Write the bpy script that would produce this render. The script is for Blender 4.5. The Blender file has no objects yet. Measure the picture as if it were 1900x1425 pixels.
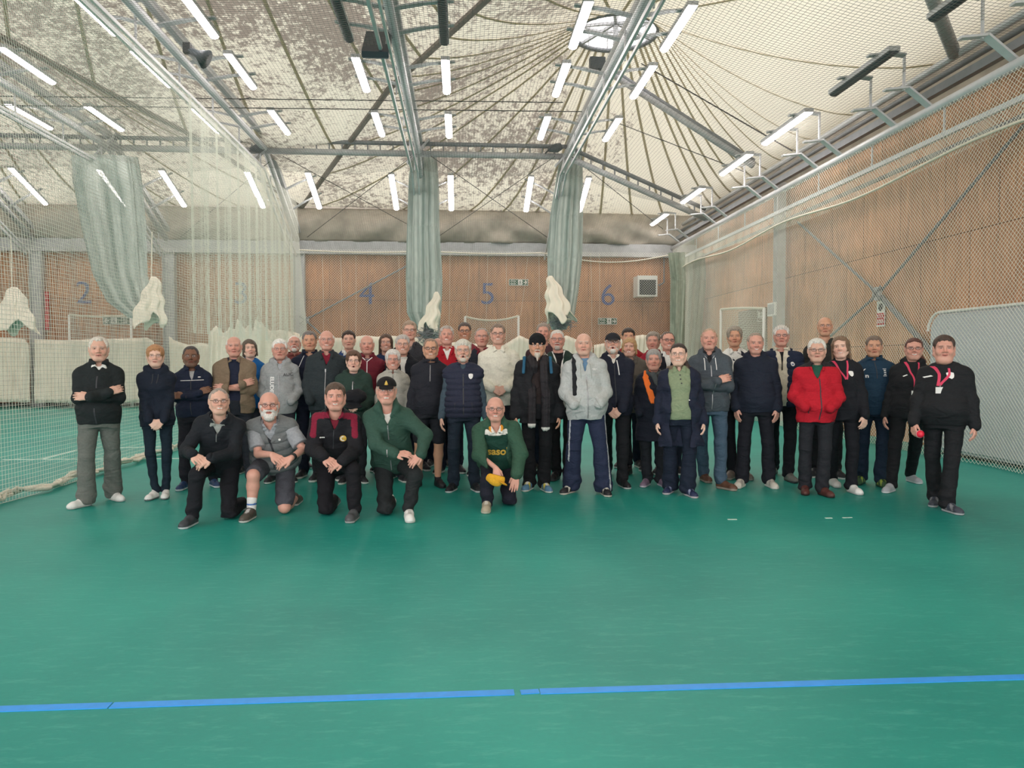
import bpy, bmesh, math, random
import numpy as np
from mathutils import Vector, Matrix
from mathutils.bvhtree import BVHTree
random.seed(7); RNG = np.random.default_rng(11)
SC = bpy.context.scene
COL = SC.collection

# ------------------------------------------------------------------ camera
F = 1373.0; CAMZ = 1.42; K = CAMZ / 1.5
cam_d = bpy.data.cameras.new('camera'); cam = bpy.data.objects.new('camera', cam_d); COL.objects.link(cam)
cam_d.sensor_width = 36.0; cam_d.lens = F / 1900 * 36.0
cam.location = (0, 0, CAMZ)
cam.rotation_euler = (math.radians(90 - 1.72), 0, math.radians(-3.96))
SC.camera = cam
RM = cam.rotation_euler.to_matrix()

# ------------------------------------------------------------------ world, exposure
w = bpy.data.worlds.new('overcast_sky'); SC.world = w; w.use_nodes = True
wb = w.node_tree.nodes['Background']; wb.inputs[0].default_value = (1.0, 0.935, 0.925, 1); wb.inputs[1].default_value = 2.6
SC.view_settings.view_transform = 'Standard'; SC.view_settings.look = 'None'
SC.view_settings.exposure = 0.42; SC.view_settings.gamma = 1.0; SC.view_settings.use_curve_mapping = False
SC.cycles.max_bounces = 8; SC.cycles.diffuse_bounces = 4; SC.cycles.transmission_bounces = 4
SC.cycles.transparent_max_bounces = 24
SC.cycles.sample_clamp_indirect = 6.0

# ------------------------------------------------------------------ pixel helpers (1900 x 1425)
def ray(px, py):
    return (RM @ Vector(((px - 950) / F, (712.5 - py) / F, -1.0)))
def onY(px, py, Y):
    d = ray(px, py); t = Y / d.y
    return Vector((d.x * t, Y, CAMZ + d.z * t))
def onX(px, py, X):
    d = ray(px, py); t = X / d.x
    return Vector((X, d.y * t, CAMZ + d.z * t))
def onZ(px, py, z=0.0):
    d = ray(px, py); t = (z - CAMZ) / d.z
    return Vector((d.x * t, d.y * t, z))
def W(x, y, z): return Vector((x * K, y * K, z * K))

# ------------------------------------------------------------------ materials
def newmat(name):
    m = bpy.data.materials.new(name); m.use_nodes = True
    nt = m.node_tree; b = nt.nodes['Principled BSDF']
    return m, nt, b
def L(nt, a, b): nt.links.new(a, b)
def s2l(c):
    return tuple(((v / 255) / 12.92 if v / 255 <= .04045 else ((v / 255 + .055) / 1.055) ** 2.4) for v in c)
def plain(name, rgb, rough=.6, metal=0, spec=.5, noise=.0, nscale=8, bump=0):
    m, nt, b = newmat(name); c = s2l(rgb)
    b.inputs['Roughness'].default_value = rough; b.inputs['Metallic'].default_value = metal
    b.inputs['Specular IOR Level'].default_value = spec
    b.inputs['Base Color'].default_value = (*c, 1)
    if noise or bump:
        tc = nt.nodes.new('ShaderNodeTexCoord'); n = nt.nodes.new('ShaderNodeTexNoise')
        n.inputs['Scale'].default_value = nscale; n.inputs['Detail'].default_value = 5
        L(nt, tc.outputs['Object'], n.inputs['Vector'])
        if noise:
            r = nt.nodes.new('ShaderNodeMapRange'); r.inputs[1].default_value = .3; r.inputs[2].default_value = .7
            r.inputs[3].default_value = 1 - noise; r.inputs[4].default_value = 1 + noise
            mx = nt.nodes.new('ShaderNodeMix'); mx.data_type = 'RGBA'; mx.blend_type = 'MULTIPLY'; mx.inputs[0].default_value = 1
            mx.inputs[6].default_value = (*c, 1)
            L(nt, n.outputs[0], r.inputs[0]); L(nt, r.outputs[0], mx.inputs[7]); L(nt, mx.outputs[2], b.inputs['Base Color'])
        if bump:
            bp = nt.nodes.new('ShaderNodeBump'); bp.inputs['Strength'].default_value = bump; bp.inputs['Distance'].default_value = .02
            L(nt, n.outputs[0], bp.inputs['Height']); L(nt, bp.outputs[0], b.inputs['Normal'])
    return m
M = {}
M['steel'] = plain('galvanised_steel', (176, 178, 180), .5, .08, noise=.10, nscale=6)
M['steel_dark'] = plain('dark_steel', (120, 124, 128), .5, .08, noise=.12, nscale=6)
M['rail'] = plain('pale_aluminium', (196, 198, 200), .45, .12, noise=.06)
M['cable'] = plain('cable_black', (70, 68, 66), .6)
M['net_white'] = plain('white_netting_cord', (226, 228, 216), .8)
M['net_grey'] = plain('grey_netting_cord', (150, 156, 150), .8)
M['net_dark'] = plain('dark_netting_cord', (112, 112, 108), .8)
M['rope'] = plain('cream_rope', (222, 216, 200), .8, noise=.1, nscale=30)
M['white'] = plain('white_paint', (232, 232, 228), .5)
M['canvas'] = plain('off_white_canvas', (230, 222, 206), .85, noise=.07, nscale=3, bump=.3)
M['tarp'] = plain('weathered_tarpaulin', (172, 164, 152), .8, noise=.22, nscale=2.2, bump=.35)
M['blue'] = plain('blue_number_paint', (62, 78, 134), .6)
M['tape'] = plain('blue_floor_tape', (45, 150, 240), .45, noise=.06, nscale=20)
M['line'] = plain('white_court_line', (205, 225, 215), .5)
M['green'] = plain('sign_green', (38, 84, 66), .5)
M['red'] = plain('sign_red', (196, 44, 52), .5)
M['black'] = plain('black_plastic', (26, 28, 30), .5)
M['dark'] = plain('dark_grey_grille', (58, 66, 72), .5)
M['mat'] = plain('pale_grey_crash_mat', (188, 194, 200), .6, noise=.05, nscale=1.5)
M['yellow'] = plain('old_yellow', (214, 170, 50), .6)
M['door'] = plain('brown_door', (104, 82, 66), .6, noise=.1)

def emis(name, rgb, st):
    m, nt, b = newmat(name)
    b.inputs['Emission Color'].default_value = (*s2l(rgb), 1); b.inputs['Emission Strength'].default_value = st
    return m
M['lamp'] = emis('led_diffuser', (255, 244, 240), 26.0)

# plywood wall
def ply(name, base, ax):
    m, nt, b = newmat(name)
    tc = nt.nodes.new('ShaderNodeTexCoord')
    sep = nt.nodes.new('ShaderNodeSeparateXYZ'); L(nt, tc.outputs['Object'], sep.inputs[0])
    cb = nt.nodes.new('ShaderNodeCombineXYZ'); L(nt, sep.outputs[ax], cb.inputs[0]); L(nt, sep.outputs[2], cb.inputs[1])
    bk = nt.nodes.new('ShaderNodeTexBrick'); bk.offset = 0.5; bk.inputs['Scale'].default_value = 1
    bk.inputs['Brick Width'].default_value = 1.22; bk.inputs['Row Height'].default_value = 1.72
    bk.inputs['Mortar Size'].default_value = .008; bk.inputs['Mortar Smooth'].default_value = .1
    c = s2l(base)
    bk.inputs['Color1'].default_value = (c[0] * 1.06, c[1] * 1.06, c[2] * 1.06, 1); bk.inputs['Color2'].default_value = (c[0] * .92, c[1] * .92, c[2] * .93, 1)
    bk.inputs['Mortar'].default_value = (c[0] * .35, c[1] * .33, c[2] * .3, 1)
    L(nt, cb.outputs[0], bk.inputs['Vector'])
    mp = nt.nodes.new('ShaderNodeMapping'); mp.inputs['Scale'].default_value = (1, 6, 1.0) if ax == 0 else (6, 1, 1.0)
    mp.inputs['Scale'].default_value = (5, 5, .7)
    L(nt, tc.outputs['Object'], mp.inputs[0])
    n = nt.nodes.new('ShaderNodeTexNoise'); n.inputs['Scale'].default_value = 2.5; n.inputs['Detail'].default_value = 6; n.inputs['Distortion'].default_value = .8
    L(nt, mp.outputs[0], n.inputs['Vector'])
    n2 = nt.nodes.new('ShaderNodeTexNoise'); n2.inputs['Scale'].default_value = .7; n2.inputs['Detail'].default_value = 3
    L(nt, tc.outputs['Object'], n2.inputs['Vector'])
    ad = nt.nodes.new('ShaderNodeMath'); ad.operation = 'ADD'; L(nt, n.outputs[0], ad.inputs[0]); L(nt, n2.outputs[0], ad.inputs[1])
    r = nt.nodes.new('ShaderNodeMapRange'); r.inputs[1].default_value = .6; r.inputs[2].default_value = 1.4; r.inputs[3].default_value = .55; r.inputs[4].default_value = 1.40
    L(nt, ad.outputs[0], r.inputs[0])
    mx = nt.nodes.new('ShaderNodeMix'); mx.data_type = 'RGBA'; mx.blend_type = 'MULTIPLY'; mx.inputs[0].default_value = 1
    L(nt, bk.outputs[0], mx.inputs[6]); L(nt, r.outputs[0], mx.inputs[7]); L(nt, mx.outputs[2], b.inputs['Base Color'])
    b.inputs['Roughness'].default_value = .7
    return m
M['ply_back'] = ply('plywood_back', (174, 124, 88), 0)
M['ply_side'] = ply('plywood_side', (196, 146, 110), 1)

# floor
def floor_mat():
    m, nt, b = newmat('green_sports_floor')
    tc = nt.nodes.new('ShaderNodeTexCoord')
    n1 = nt.nodes.new('ShaderNodeTexNoise'); n1.inputs['Scale'].default_value = .55; n1.inputs['Detail'].default_value = 6; L(nt, tc.outputs['Object'], n1.inputs['Vector'])
    n2 = nt.nodes.new('ShaderNodeTexNoise'); n2.inputs['Scale'].default_value = 35; n2.inputs['Detail'].default_value = 3; L(nt, tc.outputs['Object'], n2.inputs['Vector'])
    r = nt.nodes.new('ShaderNodeValToRGB'); r.color_ramp.elements[0].position = .3; r.color_ramp.elements[1].position = .72
    r.color_ramp.elements[0].color = (*s2l((16, 132, 124)), 1); r.color_ramp.elements[1].color = (*s2l((40, 160, 146)), 1)
    L(nt, n1.outputs[0], r.inputs[0])
    # scuffs: pale streaks in patches
    mp = nt.nodes.new('ShaderNodeMapping'); mp.inputs['Scale'].default_value = (2.2, 9, 1); mp.inputs['Rotation'].default_value = (0, 0, .5); L(nt, tc.outputs['Object'], mp.inputs[0])
    n3 = nt.nodes.new('ShaderNodeTexNoise'); n3.inputs['Scale'].default_value = 2.2; n3.inputs['Detail'].default_value = 8; n3.inputs['Roughness'].default_value = .75; L(nt, mp.outputs[0], n3.inputs['Vector'])
    r3 = nt.nodes.new('ShaderNodeMapRange'); r3.inputs[1].default_value = .52; r3.inputs[2].default_value = .78; r3.inputs[3].default_value = 0; r3.inputs[4].default_value = .45; L(nt, n3.outputs[0], r3.inputs[0])
    mx = nt.nodes.new('ShaderNodeMix'); mx.data_type = 'RGBA'; mx.inputs[7].default_value = (*s2l((104, 190, 178)), 1)
    L(nt, r3.outputs[0], mx.inputs[0]); L(nt, r.outputs[0], mx.inputs[6])
    r2 = nt.nodes.new('ShaderNodeMapRange'); r2.inputs[3].default_value = .94; r2.inputs[4].default_value = 1.06; L(nt, n2.outputs[0], r2.inputs[0])
    mx2 = nt.nodes.new('ShaderNodeMix'); mx2.data_type = 'RGBA'; mx2.blend_type = 'MULTIPLY'; mx2.inputs[0].default_value = 1
    L(nt, mx.outputs[2], mx2.inputs[6]); L(nt, r2.outputs[0], mx2.inputs[7]); L(nt, mx2.outputs[2], b.inputs['Base Color'])
    b.inputs['Roughness'].default_value = .46; b.inputs['Specular IOR Level'].default_value = .32
    bp = nt.nodes.new('ShaderNodeBump'); bp.inputs['Strength'].default_value = .12; bp.inputs['Distance'].default_value = .004
    L(nt, n2.outputs[0], bp.inputs['Height']); L(nt, bp.outputs[0], b.inputs['Normal'])
    return m
M['floor'] = floor_mat()

# roof membrane: translucent coated fabric with mildew patches (attribute 'dirt' = how dirty the cell is)
def roof_mat():
    m, nt, b = newmat('tensile_roof_membrane')
    out = nt.nodes['Material Output']
    tc = nt.nodes.new('ShaderNodeTexCoord')
    at = nt.nodes.new('ShaderNodeAttribute'); at.attribute_name = 'dirt'
    v = nt.nodes.new('ShaderNodeTexNoise'); v.inputs['Scale'].default_value = 6.5; v.inputs['Detail'].default_value = 10; v.inputs['Roughness'].default_value = .80
    L(nt, tc.outputs['Object'], v.inputs['Vector'])
    v2 = nt.nodes.new('ShaderNodeTexNoise'); v2.inputs['Scale'].default_value = .35; v2.inputs['Detail'].default_value = 3; L(nt, tc.outputs['Object'], v2.inputs['Vector'])
    a = nt.nodes.new('ShaderNodeMath'); a.operation = 'MULTIPLY_ADD'; a.inputs[1].default_value = .38; L(nt, v2.outputs[0], a.inputs[0]); L(nt, v.outputs[0], a.inputs[2])
    a2 = nt.nodes.new('ShaderNodeMath'); a2.operation = 'MULTIPLY_ADD'; a2.inputs[1].default_value = .42; L(nt, at.outputs['Fac'], a2.inputs[0]); L(nt, a.outputs[0], a2.inputs[2])
    r = nt.nodes.new('ShaderNodeMapRange'); r.inputs[1].default_value = 1.06; r.inputs[2].default_value = 1.14; r.inputs[3].default_value = 0; r.inputs[4].default_value = 1
    L(nt, a2.outputs[0], r.inputs[0])
    mx = nt.nodes.new('ShaderNodeMix'); mx.data_type = 'RGBA'
    mx.inputs[6].default_value = (*s2l((228, 223, 206)), 1); mx.inputs[7].default_value = (*s2l((146, 136, 126)), 1)
    L(nt, r.outputs[0], mx.inputs[0]); L(nt, mx.outputs[2], b.inputs['Base Color']); b.inputs['Roughness'].default_value = .8
    tr = nt.nodes.new('ShaderNodeBsdfTranslucent'); L(nt, mx.outputs[2], tr.inputs[0])
    ms = nt.nodes.new('ShaderNodeMixShader'); ms.inputs[0].default_value = .27
    L(nt, b.outputs[0], ms.inputs[1]); L(nt, tr.outputs[0], ms.inputs[2]); L(nt, ms.outputs[0], out.inputs[0])
    return m
M['roof'] = roof_mat()
M['seam'] = plain('roof_seam', (206, 198, 174), .8)
def _tr(m):
    nt = m.node_tree; b = nt.nodes['Principled BSDF']; tr = nt.nodes.new('ShaderNodeBsdfTranslucent'); tr.inputs[0].default_value = b.inputs['Base Color'].default_value
    ms = nt.nodes.new('ShaderNodeMixShader'); ms.inputs[0].default_value = .5; L(nt, b.outputs[0], ms.inputs[1]); L(nt, tr.outputs[0], ms.inputs[2]); L(nt, ms.outputs[0], nt.nodes['Material Output'].inputs[0])
_tr(M['seam'])
M['seam_dark'] = plain('valley_strap', (120, 112, 104), .8)

def bundle_mat(name, light, dark, alpha):
    m, nt, b = newmat(name); out = nt.nodes['Material Output']
    uv = nt.nodes.new('ShaderNodeUVMap')
    n = nt.nodes.new('ShaderNodeTexNoise'); n.inputs['Scale'].default_value = 1.0; n.inputs['Detail'].default_value = 4
    mp = nt.nodes.new('ShaderNodeMapping'); mp.inputs['Scale'].default_value = (26, 2.0, 1); L(nt, uv.outputs[0], mp.inputs[0]); L(nt, mp.outputs[0], n.inputs['Vector'])
    r = nt.nodes.new('ShaderNodeValToRGB'); r.color_ramp.elements[0].position = .35; r.color_ramp.elements[1].position = .66
    r.color_ramp.elements[0].color = (*s2l(dark), 1); r.color_ramp.elements[1].color = (*s2l(light), 1)
    L(nt, n.outputs[0], r.inputs[0]); L(nt, r.outputs[0], b.inputs['Base Color']); b.inputs['Roughness'].default_value = .85
    wv = nt.nodes.new('ShaderNodeTexNoise'); mp2 = nt.nodes.new('ShaderNodeMapping'); mp2.inputs['Scale'].default_value = (60, 30, 1)
    L(nt, uv.outputs[0], mp2.inputs[0]); L(nt, mp2.outputs[0], wv.inputs['Vector']); wv.inputs['Scale'].default_value = 1
    mr = nt.nodes.new('ShaderNodeMapRange'); mr.inputs[3].default_value = max(0, alpha - .25); mr.inputs[4].default_value = min(1, alpha + .2); L(nt, wv.outputs[0], mr.inputs[0])
    t = nt.nodes.new('ShaderNodeBsdfTransparent'); ms = nt.nodes.new('ShaderNodeMixShader')
    L(nt, mr.outputs[0], ms.inputs[0]); L(nt, t.outputs[0], ms.inputs[1]); L(nt, b.outputs[0], ms.inputs[2]); L(nt, ms.outputs[0], out.inputs[0])
    return m
M['bundle'] = bundle_mat('gathered_green_net', (206, 214, 208), (124, 142, 136), .82)
M['bundle_pale'] = bundle_mat('gathered_pale_net', (186, 192, 174), (120, 132, 116), .82)
M['net_dense'] = bundle_mat('draped_fine_net', (190, 196, 190), (120, 134, 132), .42)

# ------------------------------------------------------------------ mesh builder
def link(name, me, parent=None):
    o = bpy.data.objects.new(name, me); COL.objects.link(o)
    if parent is not None: o.parent = parent
    return o
def tag(o, label=None, cat=None, group=None, kind=None):
    if label: o['label'] = label
    if cat: o['category'] = cat
    if group: o['group'] = group
    if kind: o['kind'] = kind
    return o
def empty(name, loc, rz=0):
    o = bpy.data.objects.new(name, None); COL.objects.link(o); o.location = loc; o.rotation_euler = (0, 0, rz); o.empty_display_size = .1
    return o
class MB:
    def __init__(s): s.v = []; s.f = []; s.uv = None
    def add(s, vs, fs):
        n = len(s.v); s.v.extend([tuple(p) for p in vs]); s.f.extend([tuple(i + n for i in f) for f in fs]); return s
    def box(s, a, b):
        x0, y0, z0 = a; x1, y1, z1 = b
        return s.add([(x0, y0, z0), (x1, y0, z0), (x1, y1, z0), (x0, y1, z0), (x0, y0, z1), (x1, y0, z1), (x1, y1, z1), (x0, y1, z1)],
                     [(3, 2, 1, 0), (4, 5, 6, 7), (0, 1, 5, 4), (1, 2, 6, 5), (2, 3, 7, 6), (3, 0, 4, 7)])
    def tube(s, pts, r, n=8, cap=True, flat=1.0):
        pts = [Vector(p) for p in pts]; rings = []
        up = Vector((0, 0, 1)); vs = []
        for i, p in enumerate(pts):
            d = (pts[min(i + 1, len(pts) - 1)] - pts[max(i - 1, 0)]).normalized()
            a = d.cross(up)
            if a.length < 1e-3: a = d.cross(Vector((1, 0, 0)))
            a.normalize(); c = a.cross(d).normalized()
            rr = r[i] if isinstance(r, (list, tuple)) else r
            for k in range(n):
                t = 2 * math.pi * (k + .5) / n
                vs.append(p + a * math.cos(t) * rr + c * math.sin(t) * rr * flat)
        fs = []
        for i in range(len(pts) - 1):
            for k in range(n):
                fs.append((i * n + k, i * n + (k + 1) % n, (i + 1) * n + (k + 1) % n, (i + 1) * n + k))
        if cap:
            fs.append(tuple(range(n - 1, -1, -1))); fs.append(tuple((len(pts) - 1) * n + k for k in range(n)))
        return s.add(vs, fs)
    def bar(s, a, b, w, h, up=(0, 0, 1)):
        a = Vector(a); b = Vector(b); d = (b - a).normalized(); u = Vector(up)
        x = d.cross(u).normalized() * (w / 2); z = x.cross(d).normalized() * (h / 2)
        vs = [a - x - z, a + x - z, a + x + z, a - x + z, b - x - z, b + x - z, b + x + z, b - x + z]
        return s.add(vs, [(3, 2, 1, 0), (4, 5, 6, 7), (0, 1, 5, 4), (1, 2, 6, 5), (2, 3, 7, 6), (3, 0, 4, 7)])
    def mesh(s, name, mat, smooth=False):
        me = bpy.data.meshes.new(name); me.from_pydata(s.v, [], s.f)
        if mat is not None: me.materials.append(mat)
        if smooth: me.polygons.foreach_set('use_smooth', [True] * len(me.polygons))
        me.update(); return me
    def build(s, name, mat, parent=None, smooth=False):
        return link(name, s.mesh(name, mat, smooth), parent)
def grid_sheet(name, nu, nv, fn, mat, parent=None, thick=0.0):
    """sheet of fn(u, v), u and v in 0..1, with a UV map"""
    vs = [tuple(fn(i / nu, j / nv)) for j in range(nv + 1) for i in range(nu + 1)]
    fs = [(j * (nu + 1) + i, j * (nu + 1) + i + 1, (j + 1) * (nu + 1) + i + 1, (j + 1) * (nu + 1) + i) for j in range(nv) for i in range(nu)]
    me = bpy.data.meshes.new(name); me.from_pydata(vs, [], fs); me.materials.append(mat)
    uvl = me.uv_layers.new(name='UVMap')
    idx = np.zeros(len(me.loops), dtype=np.int32); me.loops.foreach_get('vertex_index', idx)
    uv = np.stack([(idx % (nu + 1)) / nu, (idx // (nu + 1)) / nv], 1).astype(np.float32)
    uvl.data.foreach_set('uv', uv.ravel())
    me.polygons.foreach_set('use_smooth', [True] * len(me.polygons))
    o = link(name, me, parent)
    if thick:
        md = o.modifiers.new('thickness', 'SOLIDIFY'); md.thickness = thick; md.offset = 0
    return o
# ================================================================== THE HALL
XL, XR, YB, YF = -22, 8.3, 26.0, -6     # in 1.5 m-eye units, scaled by K
def struct(o): o['kind'] = 'structure'; return o
fl = MB().box(W(XL, YF, -.1), W(XR + .2, YB + .2, 0)).build('floor', M['floor']); struct(fl)
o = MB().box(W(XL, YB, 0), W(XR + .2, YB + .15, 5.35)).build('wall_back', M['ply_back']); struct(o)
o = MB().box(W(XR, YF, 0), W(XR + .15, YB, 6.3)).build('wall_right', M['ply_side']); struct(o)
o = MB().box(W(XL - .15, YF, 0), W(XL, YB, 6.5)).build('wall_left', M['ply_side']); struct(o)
o = MB().box(W(XL, YB - .28, 5.18), W(XR, YB - .02, 5.62)).build('trim_1', M['steel']); struct(o)   # eaves beam
o = MB().box(W(XL, YB - .12, 0.0), W(XR, YB - .02, .12)).build('baseboard_back', M['black']); struct(o)
o = MB().box(W(XL, YB - .05, 5.62), W(XR, YB + .1, 7.2)).build('trim_2', M['tarp']); struct(o)
o = MB().box(W(XR - .05, YF, 5.9), W(XR + .1, YB, 7.0)).build('trim_3', M['tarp']); struct(o)

# roof: three star-shaped cones meeting in valleys
T_ = (-5.4, 25.8, 6.8); V1 = (-1.8, 19, 8.4); V2 = (2.6, 10.5, 8.7); RE = (8.3, 4, 6.6)
V3 = (-7.4, 22, 7.9); V4 = (-10, 15, 8.4); V5 = (-14, 8, 8.6)
CA = (4.25, 20.3, 10.5, 1.15); CB = (-13.5, 19.0, 10.6, 1.15); CC = (-4.6, 7.0, 11.6, .8)
cells = [(CA, [(8.3, 25.8, 6.6), T_, V1, V2, RE], 34), (CB, [T_, (-22, 25.8, 6.7), (-22, 4, 8), V5, V4, V3], 36),
         (CC, [T_, V3, V4, V5, (-14, -6, 8), (8.3, -6, 6.6), RE, V2, V1], 46)]
rv, rf, rd = [], [], []
seams = MB(); valleys = MB()
NR = 14
def cell_pt(c, b, t):
    ax, ay, az, rr = c; d = math.hypot(b[0] - ax, b[1] - ay); t0 = rr / d; tt = t0 + (1 - t0) * t
    z = b[2] + (az - b[2]) * (1 - t) ** 1.35
    return (ax + (b[0] - ax) * tt, ay + (b[1] - ay) * tt, z)
for ci, (c, poly, ns) in enumerate(cells):
    # boundary samples spaced by angle round the apex
    bs = []
    n = len(poly)
    for k in range(n):
        p, q = poly[k], poly[(k + 1) % n]; m_ = 24
        for i in range(m_):
            s = i / m_; sag = 0
            bs.append((p[0] + (q[0] - p[0]) * s, p[1] + (q[1] - p[1]) * s, p[2] + (q[2] - p[2]) * s))
    base = len(rv); nb = len(bs)
    for b in bs:
        for j in range(NR + 1):
            p = cell_pt(c, b, j / NR); rv.append(tuple(W(*p)))
            dirt = .80 + .24 * min(1, max(0, (p[2] - 7.0) / 2.0)) if ci else .93 * min(1.0, max(0.0, (4.6 - p[0]) / 1.6))
            if ci == 0 and p[1] > 22.5: dirt = max(dirt, .78 * min(1, max(0, (7.2 - p[0]) / 2)))
            rd.append(dirt)
    for i in range(nb):
        for j in range(NR):
            a = base + i * (NR + 1) + j; b2 = base + ((i + 1) % nb) * (NR + 1) + j
            rf.append((a, a + 1, b2 + 1, b2))
    # radial welded seams
    angs = sorted(((math.atan2(b[1] - c[1], b[0] - c[0])) % (2 * math.pi), b) for b in bs)
    for k in range(ns):
        t = 2 * math.pi * k / ns; b = min(angs, key=lambda q: abs(q[0] - t))[1]
        pts = [W(*cell_pt(c, b, j / 10)) - Vector((0, 0, .02)) for j in range(11)]
        seams.tube(pts, .05, 4, flat=.15)
for line in ([T_, V1, V2, RE], [T_, V3, V4, V5]):
    valleys.tube([W(*p) - Vector((0, 0, .05)) for p in line], .07, 6)
me = bpy.data.meshes.new('ceiling'); me.from_pydata(rv, [], rf); me.materials.append(M['roof'])
at = me.attributes.new('dirt', 'FLOAT', 'POINT'); at.data.foreach_set('value', rd)
me.polygons.foreach_set('use_smooth', [True] * len(rf))
roof = struct(link('ceiling', me))
seams.build('roof_seam', M['seam'], roof)['kind'] = 'stuff'
valleys.build('valley_strap', M['seam_dark'], roof)

# skylight rings at the two cone tops
def skylight(c, label):
    e = tag(empty('skylight', W(c[0], c[1], c[2])), label, 'skylight', 'roof vents of the tent')
    r = c[3] * K
    rg = MB(); rg.tube([(r * math.cos(t), r * math.sin(t), 0) for t in np.linspace(0, 2 * math.pi, 33)], .06, 8, cap=False); rg.build('ring', M['steel_dark'], e, True)
    sp = MB()
    for k in range(6):
        t = k * math.pi / 3 + .3; sp.bar((0, 0, .25), (r * math.cos(t), r * math.sin(t), 0), .07, .07)
    sp.bar((0, 0, -.3), (0, 0, .8), .12, .12, up=(1, 0, 0)); sp.build('spoke', M['steel'], e)
    up = MB(); up.tube([(r * .98 * math.cos(t), r * .98 * math.sin(t), .5) for t in np.linspace(0, 2 * math.pi, 33)], .05, 6, cap=False)
    for k in range(12):
        t = k * math.pi / 6; up.bar((r * math.cos(t), r * math.sin(t), 0), (r * .98 * math.cos(t), r * .98 * math.sin(t), .5), .03, .03, up=(1, 0, 0))
    up.build('vent_frame', M['steel'], e)
skylight(CA, 'round open skylight ring at the peak of the pale roof cone')
skylight(CB, 'skylight ring at the peak of the roof cone beyond the numbered lane two')

# valance tarpaulin along the back eave
def val(u, v):
    x = -21.9 + u * 30.1; s = v
    fold = .10 * math.sin(x * 2.3 + 3 * v) * v * (1 - v) * 4 + .05 * math.sin(x * 5.1 + 6 * v + math.sin(x)) * (v ** .5)
    if x > 1: fold += .10 * math.sin(x * 3 - 9 * v) * v
    return W(x, YB - .25 - fold - .25 * math.sin(math.pi * v), 6.72 - 1.12 * s)
tag(grid_sheet('roof_valance', 200, 12, val, M['tarp'], None, .01), 'long sagging grey beige tarpaulin hung along the back eaves', 'tarpaulin')
lace = MB()

# ------------------------------------------------------------------ frames
FX = [-14.1, -9.8, -5.5, -1.2, 3.08]
FR_LABEL = ['grey roof frame nearest the wall beyond lane two', 'grey roof frame over the dividing net of lanes two and three', 'grey roof frame running over the drawn net beside lane four',
            'grey roof frame above the gathered net between lanes four and five', 'grey roof frame above the gathered net between lanes five and six']
def chord(X, dz, dx=0, y0=3.0):
    return [W(X + dx, y0, 7.5 + dz), W(X + dx, 21.5, 7.5 + dz), W(X + dx, 25.55, 5.6 + dz)]
for X, lb in zip(FX, FR_LABEL):
    e = tag(empty('roof_frame', W(X, 21.5, 7.5)), lb, 'frame', 'roof frames between the lanes')
    def loc(pts): return [p - W(X, 21.5, 7.5) for p in pts]
    a = MB(); a.tube(loc(chord(X, 0)), .085, 10); a.build('main_tube', M['rail'], e, True)
    a = MB(); c = loc(chord(X, .30, .06))
    a.bar(c[0], c[1], .12, .14); a.bar(c[1], c[2], .12, .14); a.build('upper_beam', M['steel'], e)
    a = MB(); c = loc(chord(X, -.55, -.18))
    a.bar(c[0], c[1], .05, .08); a.bar(c[1], c[2], .05, .08)
    c = loc(chord(X, -.55, -.02)); a.bar(c[0], c[1], .04, .06); a.bar(c[1], c[2], .04, .06); a.build('curtain_track', M['rail'], e)
    a = MB()
    for k in range(10):
        y = 3.4 + k * 2
        a.bar(W(X - .1, y, 7.5) - W(X, 21.5, 7.5), W(X - .1, y, 6.95) - W(X, 21.5, 7.5), .03, .03, up=(1, 0, 0))
    for y, z in ((22.5, 7.0), (24, 6.3), (25.2, 5.75)):
        a.bar(W(X - .1, y, z) - W(X, 21.5, 7.5), W(X - .1, y, z - .55) - W(X, 21.5, 7.5), .03, .03, up=(1, 0, 0))
    a.build('hanger', M['steel'], e)
    a = MB(); a.box(W(-.25, -.2, -.25), W(.25, .2, .25)); 
    a = MB(); a.bar(W(-.32, 0, -.32), W(.32, 0, .34), .25 * K, .05); a.build('knee_plate', M['steel'], e)

# cross beam and hip beams
def beam(name, a, b, label, r=.085, gap=.27):
    e = tag(empty(name, a), label, 'beam')
    d = Vector(b) - Vector(a)
    m = MB(); m.tube([(0, 0, 0), d], r, 10); m.build('lower_tube', M['steel'], e, True)
    m = MB(); m.tube([(0, 0, gap), d + Vector((0, 0, gap))], r * .7, 10); m.build('upper_tube', M['steel_dark'], e, True)
    m = MB()
    for k in range(1, 12):
        p = d * (k / 12); m.bar(p, p + Vector((0, 0, gap)), .05, .03, up=(1, 0, 0))
    m.build('batten_plate', M['steel_dark'], e)
for i in range(4):
    beam('cross_beam', W(FX[i], 21.5, 7.45), W(FX[i + 1], 21.5, 7.45), ['double grey tube beam crossing above lane two', 'double grey tube beam crossing above lane three', 'double grey tube beam crossing above lane four', 'double grey tube beam crossing above lane five'][i])
beam('hip_beam', W(3.08, 21.5, 7.45), W(7.5, 22.4, 5.9), 'double grey hip beam sloping down to the back corner of the netted wall')
beam('hip_beam', W(4.4, 21.0, 9.6), W(7.6, 18.9, 6.6), 'grey hip beam sloping from the skylight ring to the wall eaves', .09, .1)
beam('hip_beam', W(5.2, 9.0, 7.6), W(7.7, 11.2, 6.3), 'short grey hip beam high over the crash mat', .09, .1)

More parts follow.
